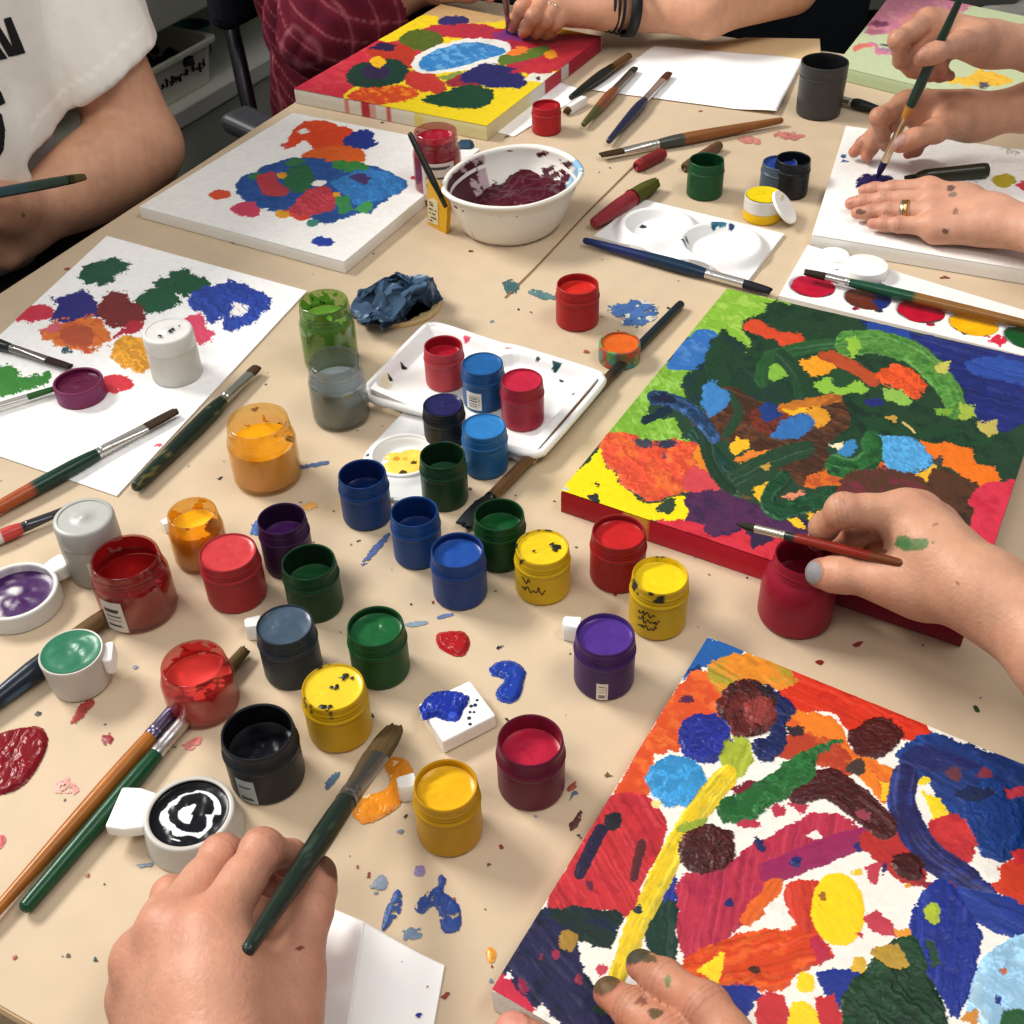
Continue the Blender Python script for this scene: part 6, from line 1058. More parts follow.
# ------------------------------------------------------------------ people: one continuous skin surface per body, grown from a distance field
class Field:
    def __init__(s, lo, hi, vox):
        s.lo = np.array(lo); s.v = vox; s.n = np.ceil((np.array(hi)-s.lo)/vox).astype(int)+1
        s.ax = [s.lo[i]+np.arange(s.n[i])*vox for i in range(3)]
    def new(s): return np.full(s.n, 1e3, np.float32)
    def sub(s, a, b, m):
        l = np.minimum(a, b)-m; h = np.maximum(a, b)+m
        i0 = np.clip(np.floor((l-s.lo)/s.v).astype(int), 0, s.n); i1 = np.clip(np.ceil((h-s.lo)/s.v).astype(int)+1, 0, s.n)
        return tuple(slice(x, y) for x, y in zip(i0, i1))
    def cone(s, D, a, b, ra, rb, k=.004, flat=None):
        """smooth-union a tapered capsule into D. flat=(dir,scale): squash cross-section along dir"""
        a = np.asarray(a, float); b = np.asarray(b, float); sl = s.sub(a, b, max(ra, rb)*1.4+k*1.5+s.v*3)
        if any(q.stop <= q.start for q in sl): return
        X, Y, Z = np.meshgrid(s.ax[0][sl[0]], s.ax[1][sl[1]], s.ax[2][sl[2]], indexing='ij', sparse=True)
        px, py, pz = X-a[0], Y-a[1], Z-a[2]; e = b-a; L2 = max(e@e, 1e-12)
        t = np.clip((px*e[0]+py*e[1]+pz*e[2])/L2, 0, 1); dx, dy, dz = px-t*e[0], py-t*e[1], pz-t*e[2]
        if flat is not None:
            f, sc = np.asarray(flat[0]), flat[1]; q = dx*f[0]+dy*f[1]+dz*f[2]; g = (1/sc-1)*q; dx, dy, dz = dx+g*f[0], dy+g*f[1], dz+g*f[2]
        d = np.sqrt(dx*dx+dy*dy+dz*dz)-(ra+(rb-ra)*t); s.sm(D, sl, d, k)
    def sm(s, D, sl, d, k):
        o = D[sl]; 
        if k <= 0: D[sl] = np.minimum(o, d); return
        h = np.clip(.5+.5*(o-d)/k, 0, 1); D[sl] = np.where(o > 500, d, o*(1-h)+d*h-k*h*(1-h))
    def smin(s, A, B, k):
        h = np.clip(.5+.5*(A-B)/k, 0, 1); r = A*(1-h)+B*h-k*h*(1-h); return np.where(A > 500, B, np.where(B > 500, A, r))
    def extract(s, D):
        S = D < 0; n = np.array(D.shape)-1
        cs = [(i, j, k) for i in (0, 1) for j in (0, 1) for k in (0, 1)]
        def cv(A, c): return A[c[0]:n[0]+c[0], c[1]:n[1]+c[1], c[2]:n[2]+c[2]]
        cnt = sum(cv(S, c).astype(np.int8) for c in cs); act = (cnt > 0) & (cnt < 8); I = np.argwhere(act); idx = np.full(act.shape, -1, np.int64); idx[act] = np.arange(len(I))
        val = {c: D[I[:, 0]+c[0], I[:, 1]+c[1], I[:, 2]+c[2]] for c in cs}; acc = np.zeros((len(I), 3)); w = np.zeros(len(I))
        for c in cs:
            for ax in range(3):
                if c[ax] == 0:
                    c2 = list(c); c2[ax] = 1; c2 = tuple(c2); a, b = val[c], val[c2]; m = (a < 0) != (b < 0); t = np.where(m, a/np.where(m, a-b, 1), 0)
                    p = np.tile(np.array(c, float), (len(I), 1)); p[:, ax] += t; acc[m] += p[m]; w[m] += 1
        V = s.lo+(I+acc/w[:, None])*s.v; Q = []
        for ax in range(3):
            u, v = (ax+1) % 3, (ax+2) % 3
            s0 = [slice(None)]*3; s1 = [slice(None)]*3; s0[ax] = slice(0, -1); s1[ax] = slice(1, None)
            A, B = S[tuple(s0)], S[tuple(s1)]; m = A != B; E = np.argwhere(m); E = E[(E[:, u] > 0) & (E[:, v] > 0) & (E[:, u] < n[u]) & (E[:, v] < n[v])]
            sg = A[E[:, 0], E[:, 1], E[:, 2]]
            def ci(du, dv): e = E.copy(); e[:, u] -= du; e[:, v] -= dv; return idx[e[:, 0], e[:, 1], e[:, 2]]
            q = np.stack([ci(1, 1), ci(0, 1), ci(0, 0), ci(1, 0)], 1); q[~sg] = q[~sg][:, ::-1]; Q.append(q)
        Q = np.concatenate(Q); Q = Q[(Q >= 0).all(1)]
        return V, Q
def relax(V, Q, it=2, lam=.5):
    for _ in range(it):
        a = np.zeros_like(V); w = np.zeros(len(V))
        for i in range(4):
            for j in (1, 3): np.add.at(a, Q[:, i], V[Q[:, (i+j) % 4]]); np.add.at(w, Q[:, i], 1)
        V = V*(1-lam)+lam*a/np.maximum(w, 1)[:, None]
    return V
def unit(v): v = np.asarray(v, float); return v/max(np.linalg.norm(v), 1e-9)
def PN(px, py, t):
    r = CR*(px-512)/F+CU*(512-py)/F+FW; return CAM+r*((t-CAM@N)/(r@N))
J = lambda *a: P(a[0], a[1], a[2])
FR = [(.0098, .0088, .0078, .0066), (.0100, .0090, .0080, .0068), (.0096, .0085, .0075, .0064), (.0086, .0074, .0066, .0056)]
def make_hand(fingers, thumb, wrist, arm, vox=.0016, web=1., scale=1., skin='#c8977a', nails=None, stains=(), wr=.024, lo=None, seed=1, pflat=None, armr=(.026, .034, .04), verbose=None, red='#b8705c', dark=.16, knuck=1., thumbw=1., fingw=1., nailcol='#c98d7c', thn=None, extra=None):
    """fingers: list of 4 [MCP,PIP,DIP,TIP]; thumb [CMC,MCP,IP,TIP]; wrist point; arm list of points going away from the wrist."""
    pts = np.array([p for f in fingers for p in f]+list(thumb)+[wrist]+list(arm)); Fd = Field(pts.min(0)-.055*scale, pts.max(0)+.055*scale, vox)
    if verbose:
        print(verbose, [[int(np.linalg.norm(f[i+1]-f[i])*1000) for i in range(3)] for f in fingers], 'th', [int(np.linalg.norm(thumb[i+1]-thumb[i])*1000) for i in range(3)], 'mc', [int(np.linalg.norm(f[0]-wrist)*1000) for f in fingers])
    palm = Fd.new(); mcp = [f[0] for f in fingers]; across = unit(mcp[3]-mcp[0]); fw = unit(sum(mcp)/4-wrist); dors = unit(np.cross(across, fw)); dors = dors if dors[2] > 0 else -dors
    for i, f in enumerate(fingers):
        base = wrist+across*(i-1.5)*.0095*scale; Fd.cone(palm, base, f[0]-dors*.002, .0150*scale, .0112*scale, .014*scale)
        Fd.cone(palm, base-dors*.004+fw*.01, f[0]-dors*.006, .0135*scale, .0105*scale, .012*scale)
    for i in range(3): Fd.cone(palm, mcp[i]-dors*.004-fw*.003, mcp[i+1]-dors*.004-fw*.003, .0095*scale, .0095*scale, .010*scale)
    for i in range(4): Fd.cone(palm, mcp[i]+dors*.0010, mcp[i]+dors*.0022+fw*.002, .0092*scale*knuck, .0085*scale*knuck, .007*scale)       # knuckles
    Fd.cone(palm, wrist-across*.006, thumb[0], .014*scale, .0145*scale, .014*scale); Fd.cone(palm, thumb[0], thumb[1], .0150*scale*thumbw, .0112*scale*thumbw, .012*scale)
    Fd.cone(palm, thumb[0]*.6+thumb[1]*.4, mcp[0]*.65+wrist*.35-dors*.006, .0105*scale*web, .0105*scale*web, .020*scale*web)            # web
    # forearm: two bones side by side
    ar = [wrist]+list(arm); rr_ = [wr*scale]+[r*scale for r in armr]; ac0 = across
    for i in range(len(ar)-1):
        e = unit(ar[i+1]-ar[i]); s_ = unit(ac0-e*(ac0@e)); o = .28*np.array([rr_[i], rr_[min(i+1, len(rr_)-1)]])
        for sg in (-1, 1): Fd.cone(palm, ar[i]+s_*o[0]*sg, ar[i+1]+s_*o[1]*sg, rr_[i]*.76, rr_[min(i+1, len(rr_)-1)]*.80, .016*scale)
    if extra: extra(Fd, palm)
    D = palm.copy()
    for fi, f in enumerate(fingers):
        d = Fd.new(); r = [x*scale*fingw for x in FR[fi]]
        Fd.cone(d, f[0]-dors*.002, f[1], r[0]*1.02, r[1], .003); Fd.cone(d, f[1], f[2], r[1]*.97, r[2], .003); Fd.cone(d, f[2], f[3], r[2]*.98, r[3], .003)
        Fd.cone(d, f[1], f[1]+(f[2]-f[1])*.05, r[1]*1.07, r[1]*1.05, .004); Fd.cone(d, f[2], f[2]+(f[3]-f[2])*.05, r[2]*1.05, r[2]*1.03, .003)
        mid = f[0]*.55+f[1]*.45; Fd.cone(d, f[0]*.7+f[1]*.3, f[0]*.35+f[1]*.65, r[0]*1.0, r[0]*.99, .003)
        D = np.minimum(D, Fd.smin(palm, d, .006*scale))
    d = Fd.new(); r = [.0112*scale*thumbw, .0102*scale*thumbw, .0078*scale*thumbw]
    Fd.cone(d, thumb[1], thumb[2], r[0], r[1]*.95, .004); Fd.cone(d, thumb[2], thumb[3], r[1]*1.0, r[2], .004); tm = thumb[2]*.45+thumb[3]*.55; Fd.cone(d, tm, tm*.5+thumb[3]*.5, r[1]*.98, r[2]*1.08, .004)
    D = np.minimum(D, Fd.smin(palm, d, .010*scale))
    if lo is not None: D = np.maximum(D, (lo-Fd.ax[2])[None, None, :].astype(np.float32))
    V, Q = Fd.extract(D); V = relax(V, Q, 2, .5)
    # colour
    e1 = V[Q[:, 1]]-V[Q[:, 0]]; e2 = V[Q[:, 2]]-V[Q[:, 0]]; fn = np.cross(e1, e2); vn = np.zeros_like(V)
    for i in range(4): np.add.at(vn, Q[:, i], fn)
    vn /= np.maximum(np.linalg.norm(vn, axis=1), 1e-12)[:, None]
    nz = fbm(V[:, 0]*60+seed*9, V[:, 1]*60+V[:, 2]*40, seed, 4); n2 = fbm(V[:, 0]*220+seed, V[:, 1]*220-V[:, 2]*150, seed+3, 3)
    c = np.tile(lin(skin), (len(V), 1))*(1+.22*nz+.12*n2)[:, None]; rc_ = lin(red)
    for f in list(fingers)+[list(thumb)]:
        for q, rad, am in ((f[0], .010, .45), (f[1], .009, .45), (f[2], .007, .4), (f[3], .010, .55)):
            w = np.exp(-(np.linalg.norm(V-q, axis=1)/(rad*1.25*scale))**2)*am*(1+nz); c = c*(1-w[:, None])+rc_*w[:, None]*1.0
    # creases across finger joints
    for f in fingers:
        for q, nxt, prv in ((f[1], f[2], f[0]), (f[2], f[3], f[1])):
            ax = unit(nxt-prv); a_ = (V-q)@ax; near = np.linalg.norm(V-q, axis=1) < .013*scale
            for off in (-.0025, 0, .0025): w = near*np.exp(-((a_-off*scale+.0006*n2*3)/.0006)**2)*.22; c *= (1-w)[:, None]
    nl = nails if nails is not None else {}
    for fi, f in list(enumerate(fingers))+[(4, list(thumb))]:
        dd = unit(f[3]-f[2]); pv = unit(f[2]-f[1]); fx = dd-pv*(dd@pv); dz = -(fx-dd*(fx@dd)); dz = unit(dz) if np.linalg.norm(dz) > .15 else unit(ZV-dd*dd[2])
        if fi == 4 and thn is not None: dz = unit(thn-dd*(thn@dd))
        if isinstance(nl.get(fi), tuple): dz = unit(np.array(nl[fi][1])-dd*(np.array(nl[fi][1])@dd))
        lat = np.cross(dd, dz); r = (FR[fi][3] if fi < 4 else .0082)*scale; ctr = f[3]+dz*r*.9+dd*r*.05; e = V-ctr
        u, v_, w_ = (e@dd)/(r*1.05), (e@lat)/(r*.80), (e@dz)/(r*1.0); ins = np.sqrt(u*u+v_*v_)
        nc = nl.get(fi); nc = (nc[0] if isinstance(nc, tuple) else nc) or nailcol
        m = (ins < 1) & (np.abs(w_) < 1) & ((vn@dz) > .3); c[m] = lin(nc)*(1+.15*n2[m])[:, None]
        m = (ins >= 1) & (ins < 1.16) & (np.abs(w_) < 1) & ((vn@dz) > .2); c[m] *= .72; V = V-0
    pp, _ = proj(V); fc = (vn*unit(CAM-V.mean(0))).sum(1) > .05
    for (x, y, rx, ry, cc) in stains:
        q = pp-np.array([x, y]); q = q+np.stack([n2, nz], 1)*np.array([rx, ry])*1.3; m = fc & (((q/np.array([rx, ry]))**2).sum(1) < 1); c[m] = c[m]*.15+lin(cc)*.85
    return V, Q, np.clip(c, 0, 1), dict(across=across, fw=fw, dors=dors)
def blob(prims, vox, k=.02, lo=None, pad=.03, it=2, clip=None):
    pts = np.array([q for p in prims for q in (p[0], p[1])]); rm = max(max(p[2], p[3]) for p in prims); Fd = Field(pts.min(0)-rm-pad, pts.max(0)+rm+pad, vox); D = Fd.new()
    for p in prims: Fd.cone(D, p[0], p[1], p[2], p[3], p[4] if len(p) > 4 and p[4] is not None else k, p[5] if len(p) > 5 else None)
    if clip:        # open a sleeve end: (point, outward normal, reach, cloth thickness)
        p, nn, R_, th_ = clip; X, Y, Z = np.meshgrid(*Fd.ax, indexing='ij', sparse=True); d2 = np.sqrt((X-p[0])**2+(Y-p[1])**2+(Z-p[2])**2); pl = (X-p[0])*nn[0]+(Y-p[1])*nn[1]+(Z-p[2])*nn[2]
        sh_ = np.maximum(np.maximum(D, -(D+th_)) if th_ else D, pl); D = np.where((d2 < R_) & (pl > -R_*.45), sh_, D).astype(np.float32)
    V, Q = Fd.extract(D); return relax(V, Q, it), Q
def wrinkle(V, amp, sc, seed):
    n = fbm(V[:, 0]*sc+seed, V[:, 1]*sc+V[:, 2]*sc*.8, seed, 3); r = np.abs(n)*2
    c = V.mean(0); return r
def vnormals(V, Q):
    fn = np.cross(V[Q[:, 1]]-V[Q[:, 0]], V[Q[:, 2]]-V[Q[:, 0]]); vn = np.zeros_like(V)
    for i in range(4): np.add.at(vn, Q[:, i], fn)
    return vn/np.maximum(np.linalg.norm(vn, axis=1), 1e-12)[:, None]
def cloth_mesh(name, prims, vox, m, parent, o3, cols, k=.03, amp=.004, sc=14, seed=1, aniso=(1, 1, 1), fine=.001, post=None, clip=None):
    V, Q = blob(prims, vox, k, clip=clip); vn = vnormals(V, Q); q = V*np.array(aniso)
    w1 = fbm(q[:, 0]*sc+q[:, 2]*sc*.6, q[:, 1]*sc-q[:, 2]*sc*.5, seed, 3); w2 = np.abs(fbm(q[:, 0]*sc*.55+7, q[:, 1]*sc*.55+q[:, 2]*sc*.5, seed+4, 2))
    h = amp*(1.3*w1-2.2*np.clip(.10-w2, 0, 1)*4)+fine*fbm(q[:, 0]*60, q[:, 1]*60+q[:, 2]*50, seed+8, 2); V = V+vn*h[:, None]
    c = cols(V, vn) if callable(cols) else np.tile(lin(cols), (len(V), 1))*(1+.12*w1)[:, None]
    if post: V, Q, c = post(V, Q, c)
    return mesh(name, V, Q, m, parent, np.clip(c, 0, 1), origin=o3)
CLOTH = lambda: mat('woven_cloth', attr=True, rough=.9, bump=.25, bscale=700, spec=.15, var=.03, vscale=60)
def person(label, loc, V, Q, c, group=None):
    t = empty('person', loc, label, 'person', group); mesh('body', V, Q, SKIN(), t, c, origin=np.array(t.location)); return t, np.array(t.location)
def cut(V, Q, c, fn):
    keep = fn(V); Q2 = Q[keep[Q].all(1)]; used = np.unique(Q2); mp = np.zeros(len(V), int); mp[used] = np.arange(len(used)); return V[used], mp[Q2], c[used]

import bmesh
# crumpled rag on the wooden disc: many flattened folds squeezed together
rgc = np.random.default_rng(12); bmc = bmesh.new(); bmesh.ops.create_icosphere(bmc, subdivisions=6, radius=1.0)
V = np.array([v.co[:] for v in bmc.verts]); Q = [[v.index for v in f_.verts] for f_ in bmc.faces]; bmc.free(); hid = np.zeros(len(V))
for i_ in range(46):                       # fold the sheet over random planes again and again: crisp creases and flat facets
    n_ = rgc.normal(size=3); n_ /= np.linalg.norm(n_); d_ = np.quantile(V@n_, rgc.uniform(.80, .97)); e_ = np.maximum(V@n_-d_, 0); V = V-1.75*e_[:, None]*n_; hid += (e_ > 0)*rgc.uniform(-1, 1)
V -= (V.max(0)+V.min(0))/2; V /= np.abs(V).max(0); V = V*np.array([.0375, .044, .024]); lp_ = fbm(V[:, 0]*26+3, V[:, 1]*26, 61, 3); V[:, 2] = (V[:, 2]+.016)*(1+1.6*lp_)+TZ+.002
sp_ = fbm(V[:, 0]*40, V[:, 1]*40, 66, 3); V[:, :2] *= (1+.75*sp_)[:, None]; V[:, :2] += P(395, 312)[:2]; V[:, 2] = np.maximum(V[:, 2], TZ+.0046)
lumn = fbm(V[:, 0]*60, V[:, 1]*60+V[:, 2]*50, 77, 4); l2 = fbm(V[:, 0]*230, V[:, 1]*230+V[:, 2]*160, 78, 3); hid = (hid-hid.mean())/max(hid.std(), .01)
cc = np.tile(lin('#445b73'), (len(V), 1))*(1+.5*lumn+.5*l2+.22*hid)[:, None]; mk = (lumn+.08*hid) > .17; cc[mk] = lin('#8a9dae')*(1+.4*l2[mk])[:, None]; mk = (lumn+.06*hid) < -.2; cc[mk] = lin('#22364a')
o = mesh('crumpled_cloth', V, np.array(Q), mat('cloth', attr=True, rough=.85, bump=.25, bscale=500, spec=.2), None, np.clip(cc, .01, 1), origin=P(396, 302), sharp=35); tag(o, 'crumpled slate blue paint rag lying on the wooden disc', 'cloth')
# ---- front left hand holding the fat brush
VB = True
f = [[J(207, 934, .078), J(262, 850, .070), J(290, 858, .048), J(305, 872, .036)],
     [J(166, 931, .072), J(222, 856, .060), J(262, 885, .034), J(310, 925, .024)],
     [J(140, 962, .058), J(172, 896, .040), J(225, 925, .020), J(300, 958, .016)],
     [J(136, 1002, .042), J(142, 955, .022), J(180, 965, .012), J(215, 985, .011)]]
th = [J(262, 1040, .050), J(290, 972, .052), J(310, 910, .050), J(319, 872, .047)]
V, Q, c, inf = make_hand(f, th, J(206, 1120, .062), [J(192, 1330, .085)], vox=.0014, web=1.35, verbose='H1' if VB else None, seed=2, wr=.029, armr=(.036,), thn=np.array([.75, -.25, .65]), extra=lambda Fd, D: (Fd.cone(D, J(222, 965, .055), J(272, 1000, .045), .013, .013, .012), Fd.cone(D, J(232, 930, .045), J(282, 985, .040), .011, .010, .010), Fd.cone(D, J(240, 918, .05), J(284, 940, .044), .012, .011, .01), Fd.cone(D, J(255, 940, .04), J(285, 955, .04), .014, .012, .01)), stains=[(300, 948, 4, 3, '#7a1f1c')], nails={4: '#6e4a3c'}, skin='#c4927a')
t, o3 = person('person at the front left, left hand gripping a fat dark green brush', P(190, 1100), V, Q, c)
V_, Q_ = blob([(J(193, 1300, .083), J(182, 1480, .10), .050, .056, None)], .005); mesh('sleeve', V_, Q_, CLOTH(), t, lin('#3a3f48'), origin=o3)
brush('fat dark green brush with splayed olive bristles held by the left hand', (246, 953), (395, 728), .088, .010, .0056, .60, .83, ['#24332b'], group='paintbrushes in use or leaning', ferr='#8e8c86', bris='#5c4a2c', flat=.75, tipw=1.35, seed=31, tailr=.55, headr=.9, worn=(.7, '#37473c'), taper=.75)
# ---- right hand with the thin red brush over the crimson jar
f = [[J(906, 512, .086), J(843, 510, .092), J(824, 527, .070), J(818, 541, .052)],
     [J(920, 514, .080), J(862, 526, .066), J(846, 547, .045), J(856, 558, .032)],
     [J(937, 526, .070), J(884, 536, .050), J(868, 556, .034), J(880, 566, .030)],
     [J(950, 542, .058), J(910, 552, .038), J(896, 566, .030), J(906, 574, .030)]]
th = [J(930, 588, .060), J(888, 580, .060), J(842, 575, .058), J(819, 573, .052)]
V, Q, c, inf = make_hand(f, th, J(990, 596, .070), [J(1075, 668, .068), J(1200, 790, .07)], vox=.0015, verbose='H2', seed=4, wr=.0235, armr=(.027, .037), skin='#c99b80', thn=np.array([-.55, -.55, .6]), nails={4: '#8f8d90'}, stains=[(911, 545, 17, 6, '#4a7a48'), (903, 544, 8, 8, '#4a7a48'), (935, 525, 2, 1.5, '#8a6a50'), (958, 584, 1.8, 1.8, '#8a5a44'), (883, 552, 4, 2.5, '#7a4a38')])
t, o3 = person('person at the right, right hand holding a thin red brush above the crimson jar', P(1075, 668), V, Q, c)
V_, Q_ = blob([(J(1170, 760, .07), J(1420, 960, .09), .052, .062, None)], .005); mesh('sleeve', V_, Q_, CLOTH(), t, lin('#6d7076'), origin=o3)
brush('thin red handled brush held by the right hand over the crimson jar', (904, 564), (737, 524), .078, .056, .0029, .70, .88, ['#6f3a1e', '#8a2a1c', '#2a332e'], split=(.25, .9), group='paintbrushes in use or leaning', ferr='#d6cfbd', bris='#2d2a1e', seed=33, tailr=.9, headr=.8, taper=.2)
# ---- far right: pen hand and flat hand of one person
f = [[J(909, 104, .074), J(879, 117, .078), J(882, 135, .052), J(886, 146, .036)],
     [J(903, 110, .070), J(882, 130, .052), J(871, 147, .030), J(867, 156, .022)],
     [J(912, 104, .068), J(884, 123, .052), J(863, 144, .030), J(854, 152, .022)],
     [J(926, 122, .058), J(925, 138, .040), J(916, 150, .024), J(908, 154, .021)]]
th = [J(955, 122, .062), J(935, 131, .066), J(915, 138, .066), J(899, 145, .060)]
V, Q, c, inf = make_hand(f, th, J(972, 116, .058), [J(1030, 107, .062), J(1190, 105, .05)], vox=.0015, verbose='H4B', web=.5, seed=6, scale=.86, wr=.0205, armr=(.0225, .040), skin='#c29378', thn=np.array([-.6, -.3, .7]), nails={4: '#a8837a', 2: '#7a4050'}, lo=TZ+.0135)
f2 = [[J(930, 188, .034), J(893, 190, .028), J(875, 190, .024), J(864, 190.5, .0225)],
      [J(932, 199, .036), J(884, 200.5, .029), J(864, 202.5, .025), J(851, 203.5, .0225)],
      [J(934, 211, .035), J(889, 211.5, .028), J(871, 212.5, .024), J(857, 213, .0222)],
      [J(935, 225.5, .031), J(900, 224.5, .026), J(885, 224, .023), J(872, 223.5, .0215)]]
th2 = [J(970, 203, .030), J(948, 196, .024), J(930, 191, .021), J(916, 189, .0205)]
V2, Q2, c2, inf2 = make_hand(f2, th2, J(992, 219, .038), [J(1060, 237, .045), J(1190, 275, .05)], vox=.0017, verbose='H4C', seed=7, scale=.86, wr=.0215, armr=(.024, .04), skin='#cb9c84', red='#c07d6c', lo=TZ+.0134, stains=[(951, 188, 4, 3, '#5a4a44'), (952, 195, 4, 3, '#7d7268'), (956, 211, 3.5, 3, '#8a6a5c'), (945, 232, 3.5, 3, '#5a3f38'), (860, 211.5, 4.5, 2.6, '#5a4434')])
n = len(V); t, o3 = person('person at the far right, left hand flat on the white canvas, right hand gripping low', P(1024, 180), np.concatenate([V, V2]), np.concatenate([Q, Q2+n]), np.concatenate([c, c2]))
eb, ec = J(1190, 105, .05), J(1190, 275, .05); tc = np.array([1.08, 1.0, 0])
cloth_mesh('shirt', [(eb, tc+ZV*1.2-D*-.0+N*.0+D*.17, .055, .075, None), (ec, tc+ZV*1.2-D*.17, .055, .075, None), (tc+ZV*.62-D*.09, tc+ZV*1.15-D*.1, .13, .14, .08), (tc+ZV*.62+D*.09, tc+ZV*1.15+D*.1, .13, .14, .08)], .010, CLOTH(), t, o3, '#6f7f96', seed=3)
# gold rings
def torus_ring(name, ctr, axis, R_, r_, m, parent, o3, n=40):
    ax = unit(axis); u = unit(np.cross(ax, ZV)); w = np.cross(ax, u); a = np.linspace(0, 2*np.pi, n, endpoint=False); b = np.linspace(0, 2*np.pi, 10, endpoint=False)
    A, B = np.meshgrid(a, b, indexing='ij'); V = ctr+((R_+r_*np.cos(B))[..., None]*(np.cos(A)[..., None]*u+np.sin(A)[..., None]*w))+(r_*1.6*np.sin(B))[..., None]*ax
    i, j = np.meshgrid(np.arange(n), np.arange(10), indexing='ij'); Fq = np.stack([i*10+j, ((i+1) % n)*10+j, ((i+1) % n)*10+(j+1) % 10, i*10+(j+1) % 10], -1).reshape(-1, 4)
    return mesh(name, V.reshape(-1, 3), Fq, m, parent, origin=o3)
gold = mat('gold', '#d8b26a', rough=.25, metal=1.); silver = mat('pale_gold', '#d9cfb8', rough=.2, metal=1.)
a_, b_ = J(926, 211, .035), f2[2][1]; e_ = unit(b_-a_)
rg_ = empty('finger_ring', a_+(b_-a_)*.52, 'pair of gold bands worn on the flat left hand', 'ring'); ro = np.array(rg_.location)
torus_ring('band', a_+(b_-a_)*.50, e_, .0090, .0010, gold, rg_, ro); torus_ring('band', a_+(b_-a_)*.60, e_, .0089, .0010, silver, rg_, ro)
brush('long dark green brush with gold ferrule held upright by two hands at the far right', None, None, 0, 0, .0046, .66, .90, ['#1c3a2e', '#1a3a30', '#b8843e'], split=(.3, .9), group='paintbrushes in use or leaning', ferr='#cbb798', bris='#2a2450', seed=35, tailr=.55, headr=.72, p3=P(968, -18, .205), q3=P(877, 178, .0145), taper=.15)
# ---- upper right hand (another person) on the same brush
f = [[J(928, 20, .150), J(898, 40, .152), J(901, 60, .124), J(911, 72, .106)],
     [J(938, 22, .146), J(908, 50, .132), J(917, 70, .108), J(930, 76, .098)],
     [J(948, 28, .138), J(925, 58, .120), J(930, 73, .102), J(940, 77, .096)],
     [J(958, 36, .128), J(940, 62, .112), J(943, 74, .100), J(950, 76, .096)]]
th = [J(978, 40, .136), J(960, 44, .142), J(939, 51, .146), J(921, 58, .140)]
V, Q, c, inf = make_hand(f, th, J(992, 44, .125), [J(1040, 48, .12), J(1190, 15, .12)], vox=.0015, verbose='H4A', web=.5, seed=8, scale=.86, wr=.0205, armr=(.023, .040), skin='#c4957b', thn=np.array([-.6, -.35, .7]), nails={4: '#b07e6c'})
t, o3 = person('person in grey shirt at the far right corner, hand high on the upright brush', P(1040, 60), V, Q, c)
ea = J(1190, 15, .12); tc = np.array([.98, 1.78, 0])
cloth_mesh('shirt', [(ea, tc+np.array([-.05, -.17, 1.15]), .055, .075, None), (tc+np.array([-.02, -.10, .5]), tc+np.array([0, -.1, 1.15]), .15, .15, .08), (tc+np.array([-.02, .10, .5]), tc+np.array([0, .1, 1.15]), .15, .15, .08), (tc+np.array([-.05, .12, .52]), tc+np.array([-.34, -.02, .60]), .10, .07, .05)], .009, CLOTH(), t, o3, '#b4b2ac', amp=.007, seed=5)
# ---- far hand with ring and bracelets
f = [[J(536, -8, .062), J(522, 8, .054), J(515, 20, .036), J(512.5, 28, .024)],
     [J(547, -3, .062), J(534, 16, .054), J(527, 27, .036), J(523.5, 33, .024)],
     [J(557, 3, .058), J(546, 20, .048), J(540, 30, .032), J(536.5, 34.5, .024)],
     [J(567, 9, .052), J(556, 24, .042), J(550, 32, .030), J(546, 36, .024)]]
th = [J(580, -22, .050), J(560, -26, .045), J(540, -18, .035), J(526, -6, .028)]
V, Q, c, inf = make_hand(f, th, J(606, 6, .052), [J(640, 7, .044), J(705, 6, .050), J(785, -20, .06)], vox=.0019, verbose='H5', seed=9, wr=.0215, armr=(.0245, .034, .042), skin='#c9987c')
t, o3 = person('person at the far side, bare forearm on table, ringed hand over yellow canvas', P(770, -10), V, Q, c)
tc = np.array([.36, 1.98, 0]); el = J(770, -14, .05)
cloth_mesh('shirt', [(el+np.array([0, .04, .05]), tc+np.array([.16, -.05, 1.15]), .055, .07, None), (tc+np.array([-.1, 0, .55]), tc+np.array([-.1, 0, 1.15]), .13, .14, .08), (tc+np.array([.1, 0, .55]), tc+np.array([.1, 0, 1.15]), .13, .14, .08)], .010, CLOTH(), t, o3, '#20242a', seed=7)
a_, b_ = f[2][0], f[2][1]; rg_ = empty('finger_ring', a_+(b_-a_)*.45, 'thin pale gold ring on the far hand over the yellow canvas', 'ring')
torus_ring('band', a_+(b_-a_)*.45, b_-a_, .0100, .0009, silver, rg_, np.array(rg_.location))
wv = J(606, 6, .052); we = J(640, 8, .046); wa2 = unit(we-wv); blk = mat('black_cord', '#17181a', rough=.6)
br_ = empty('bracelet', we, 'thin black cord bracelets on the far wrist', 'bracelet'); 
for k_, rr2 in ((.06, .0275), (.20, .0282), (.34, .0290)): torus_ring('cord', wv+(we-wv)*k_, wa2+np.array([0, 0, .1*k_]), rr2, .0011, blk, br_, np.array(br_.location))
wt = empty('wristband', we, 'broad black band around the far wrist beside the cords', 'wristband')
def bandm(name, ctr, ax, R_, hw, m, parent, o3):
    ax = unit(ax); u = unit(np.cross(ax, ZV)); w = np.cross(ax, u); a = np.linspace(0, 2*np.pi, 48, endpoint=False); V = []
    for dz_, rr in ((-hw, R_-.001), (-hw, R_+.0015), (hw, R_+.0015), (hw, R_-.001)): V.append(ctr+ax*dz_+rr*(np.cos(a)[:, None]*u*1.05+np.sin(a)[:, None]*w))
    V = np.stack(V, 1).reshape(-1, 3); return mesh(name, V, gridF(48, 4, True), m, parent, origin=o3)
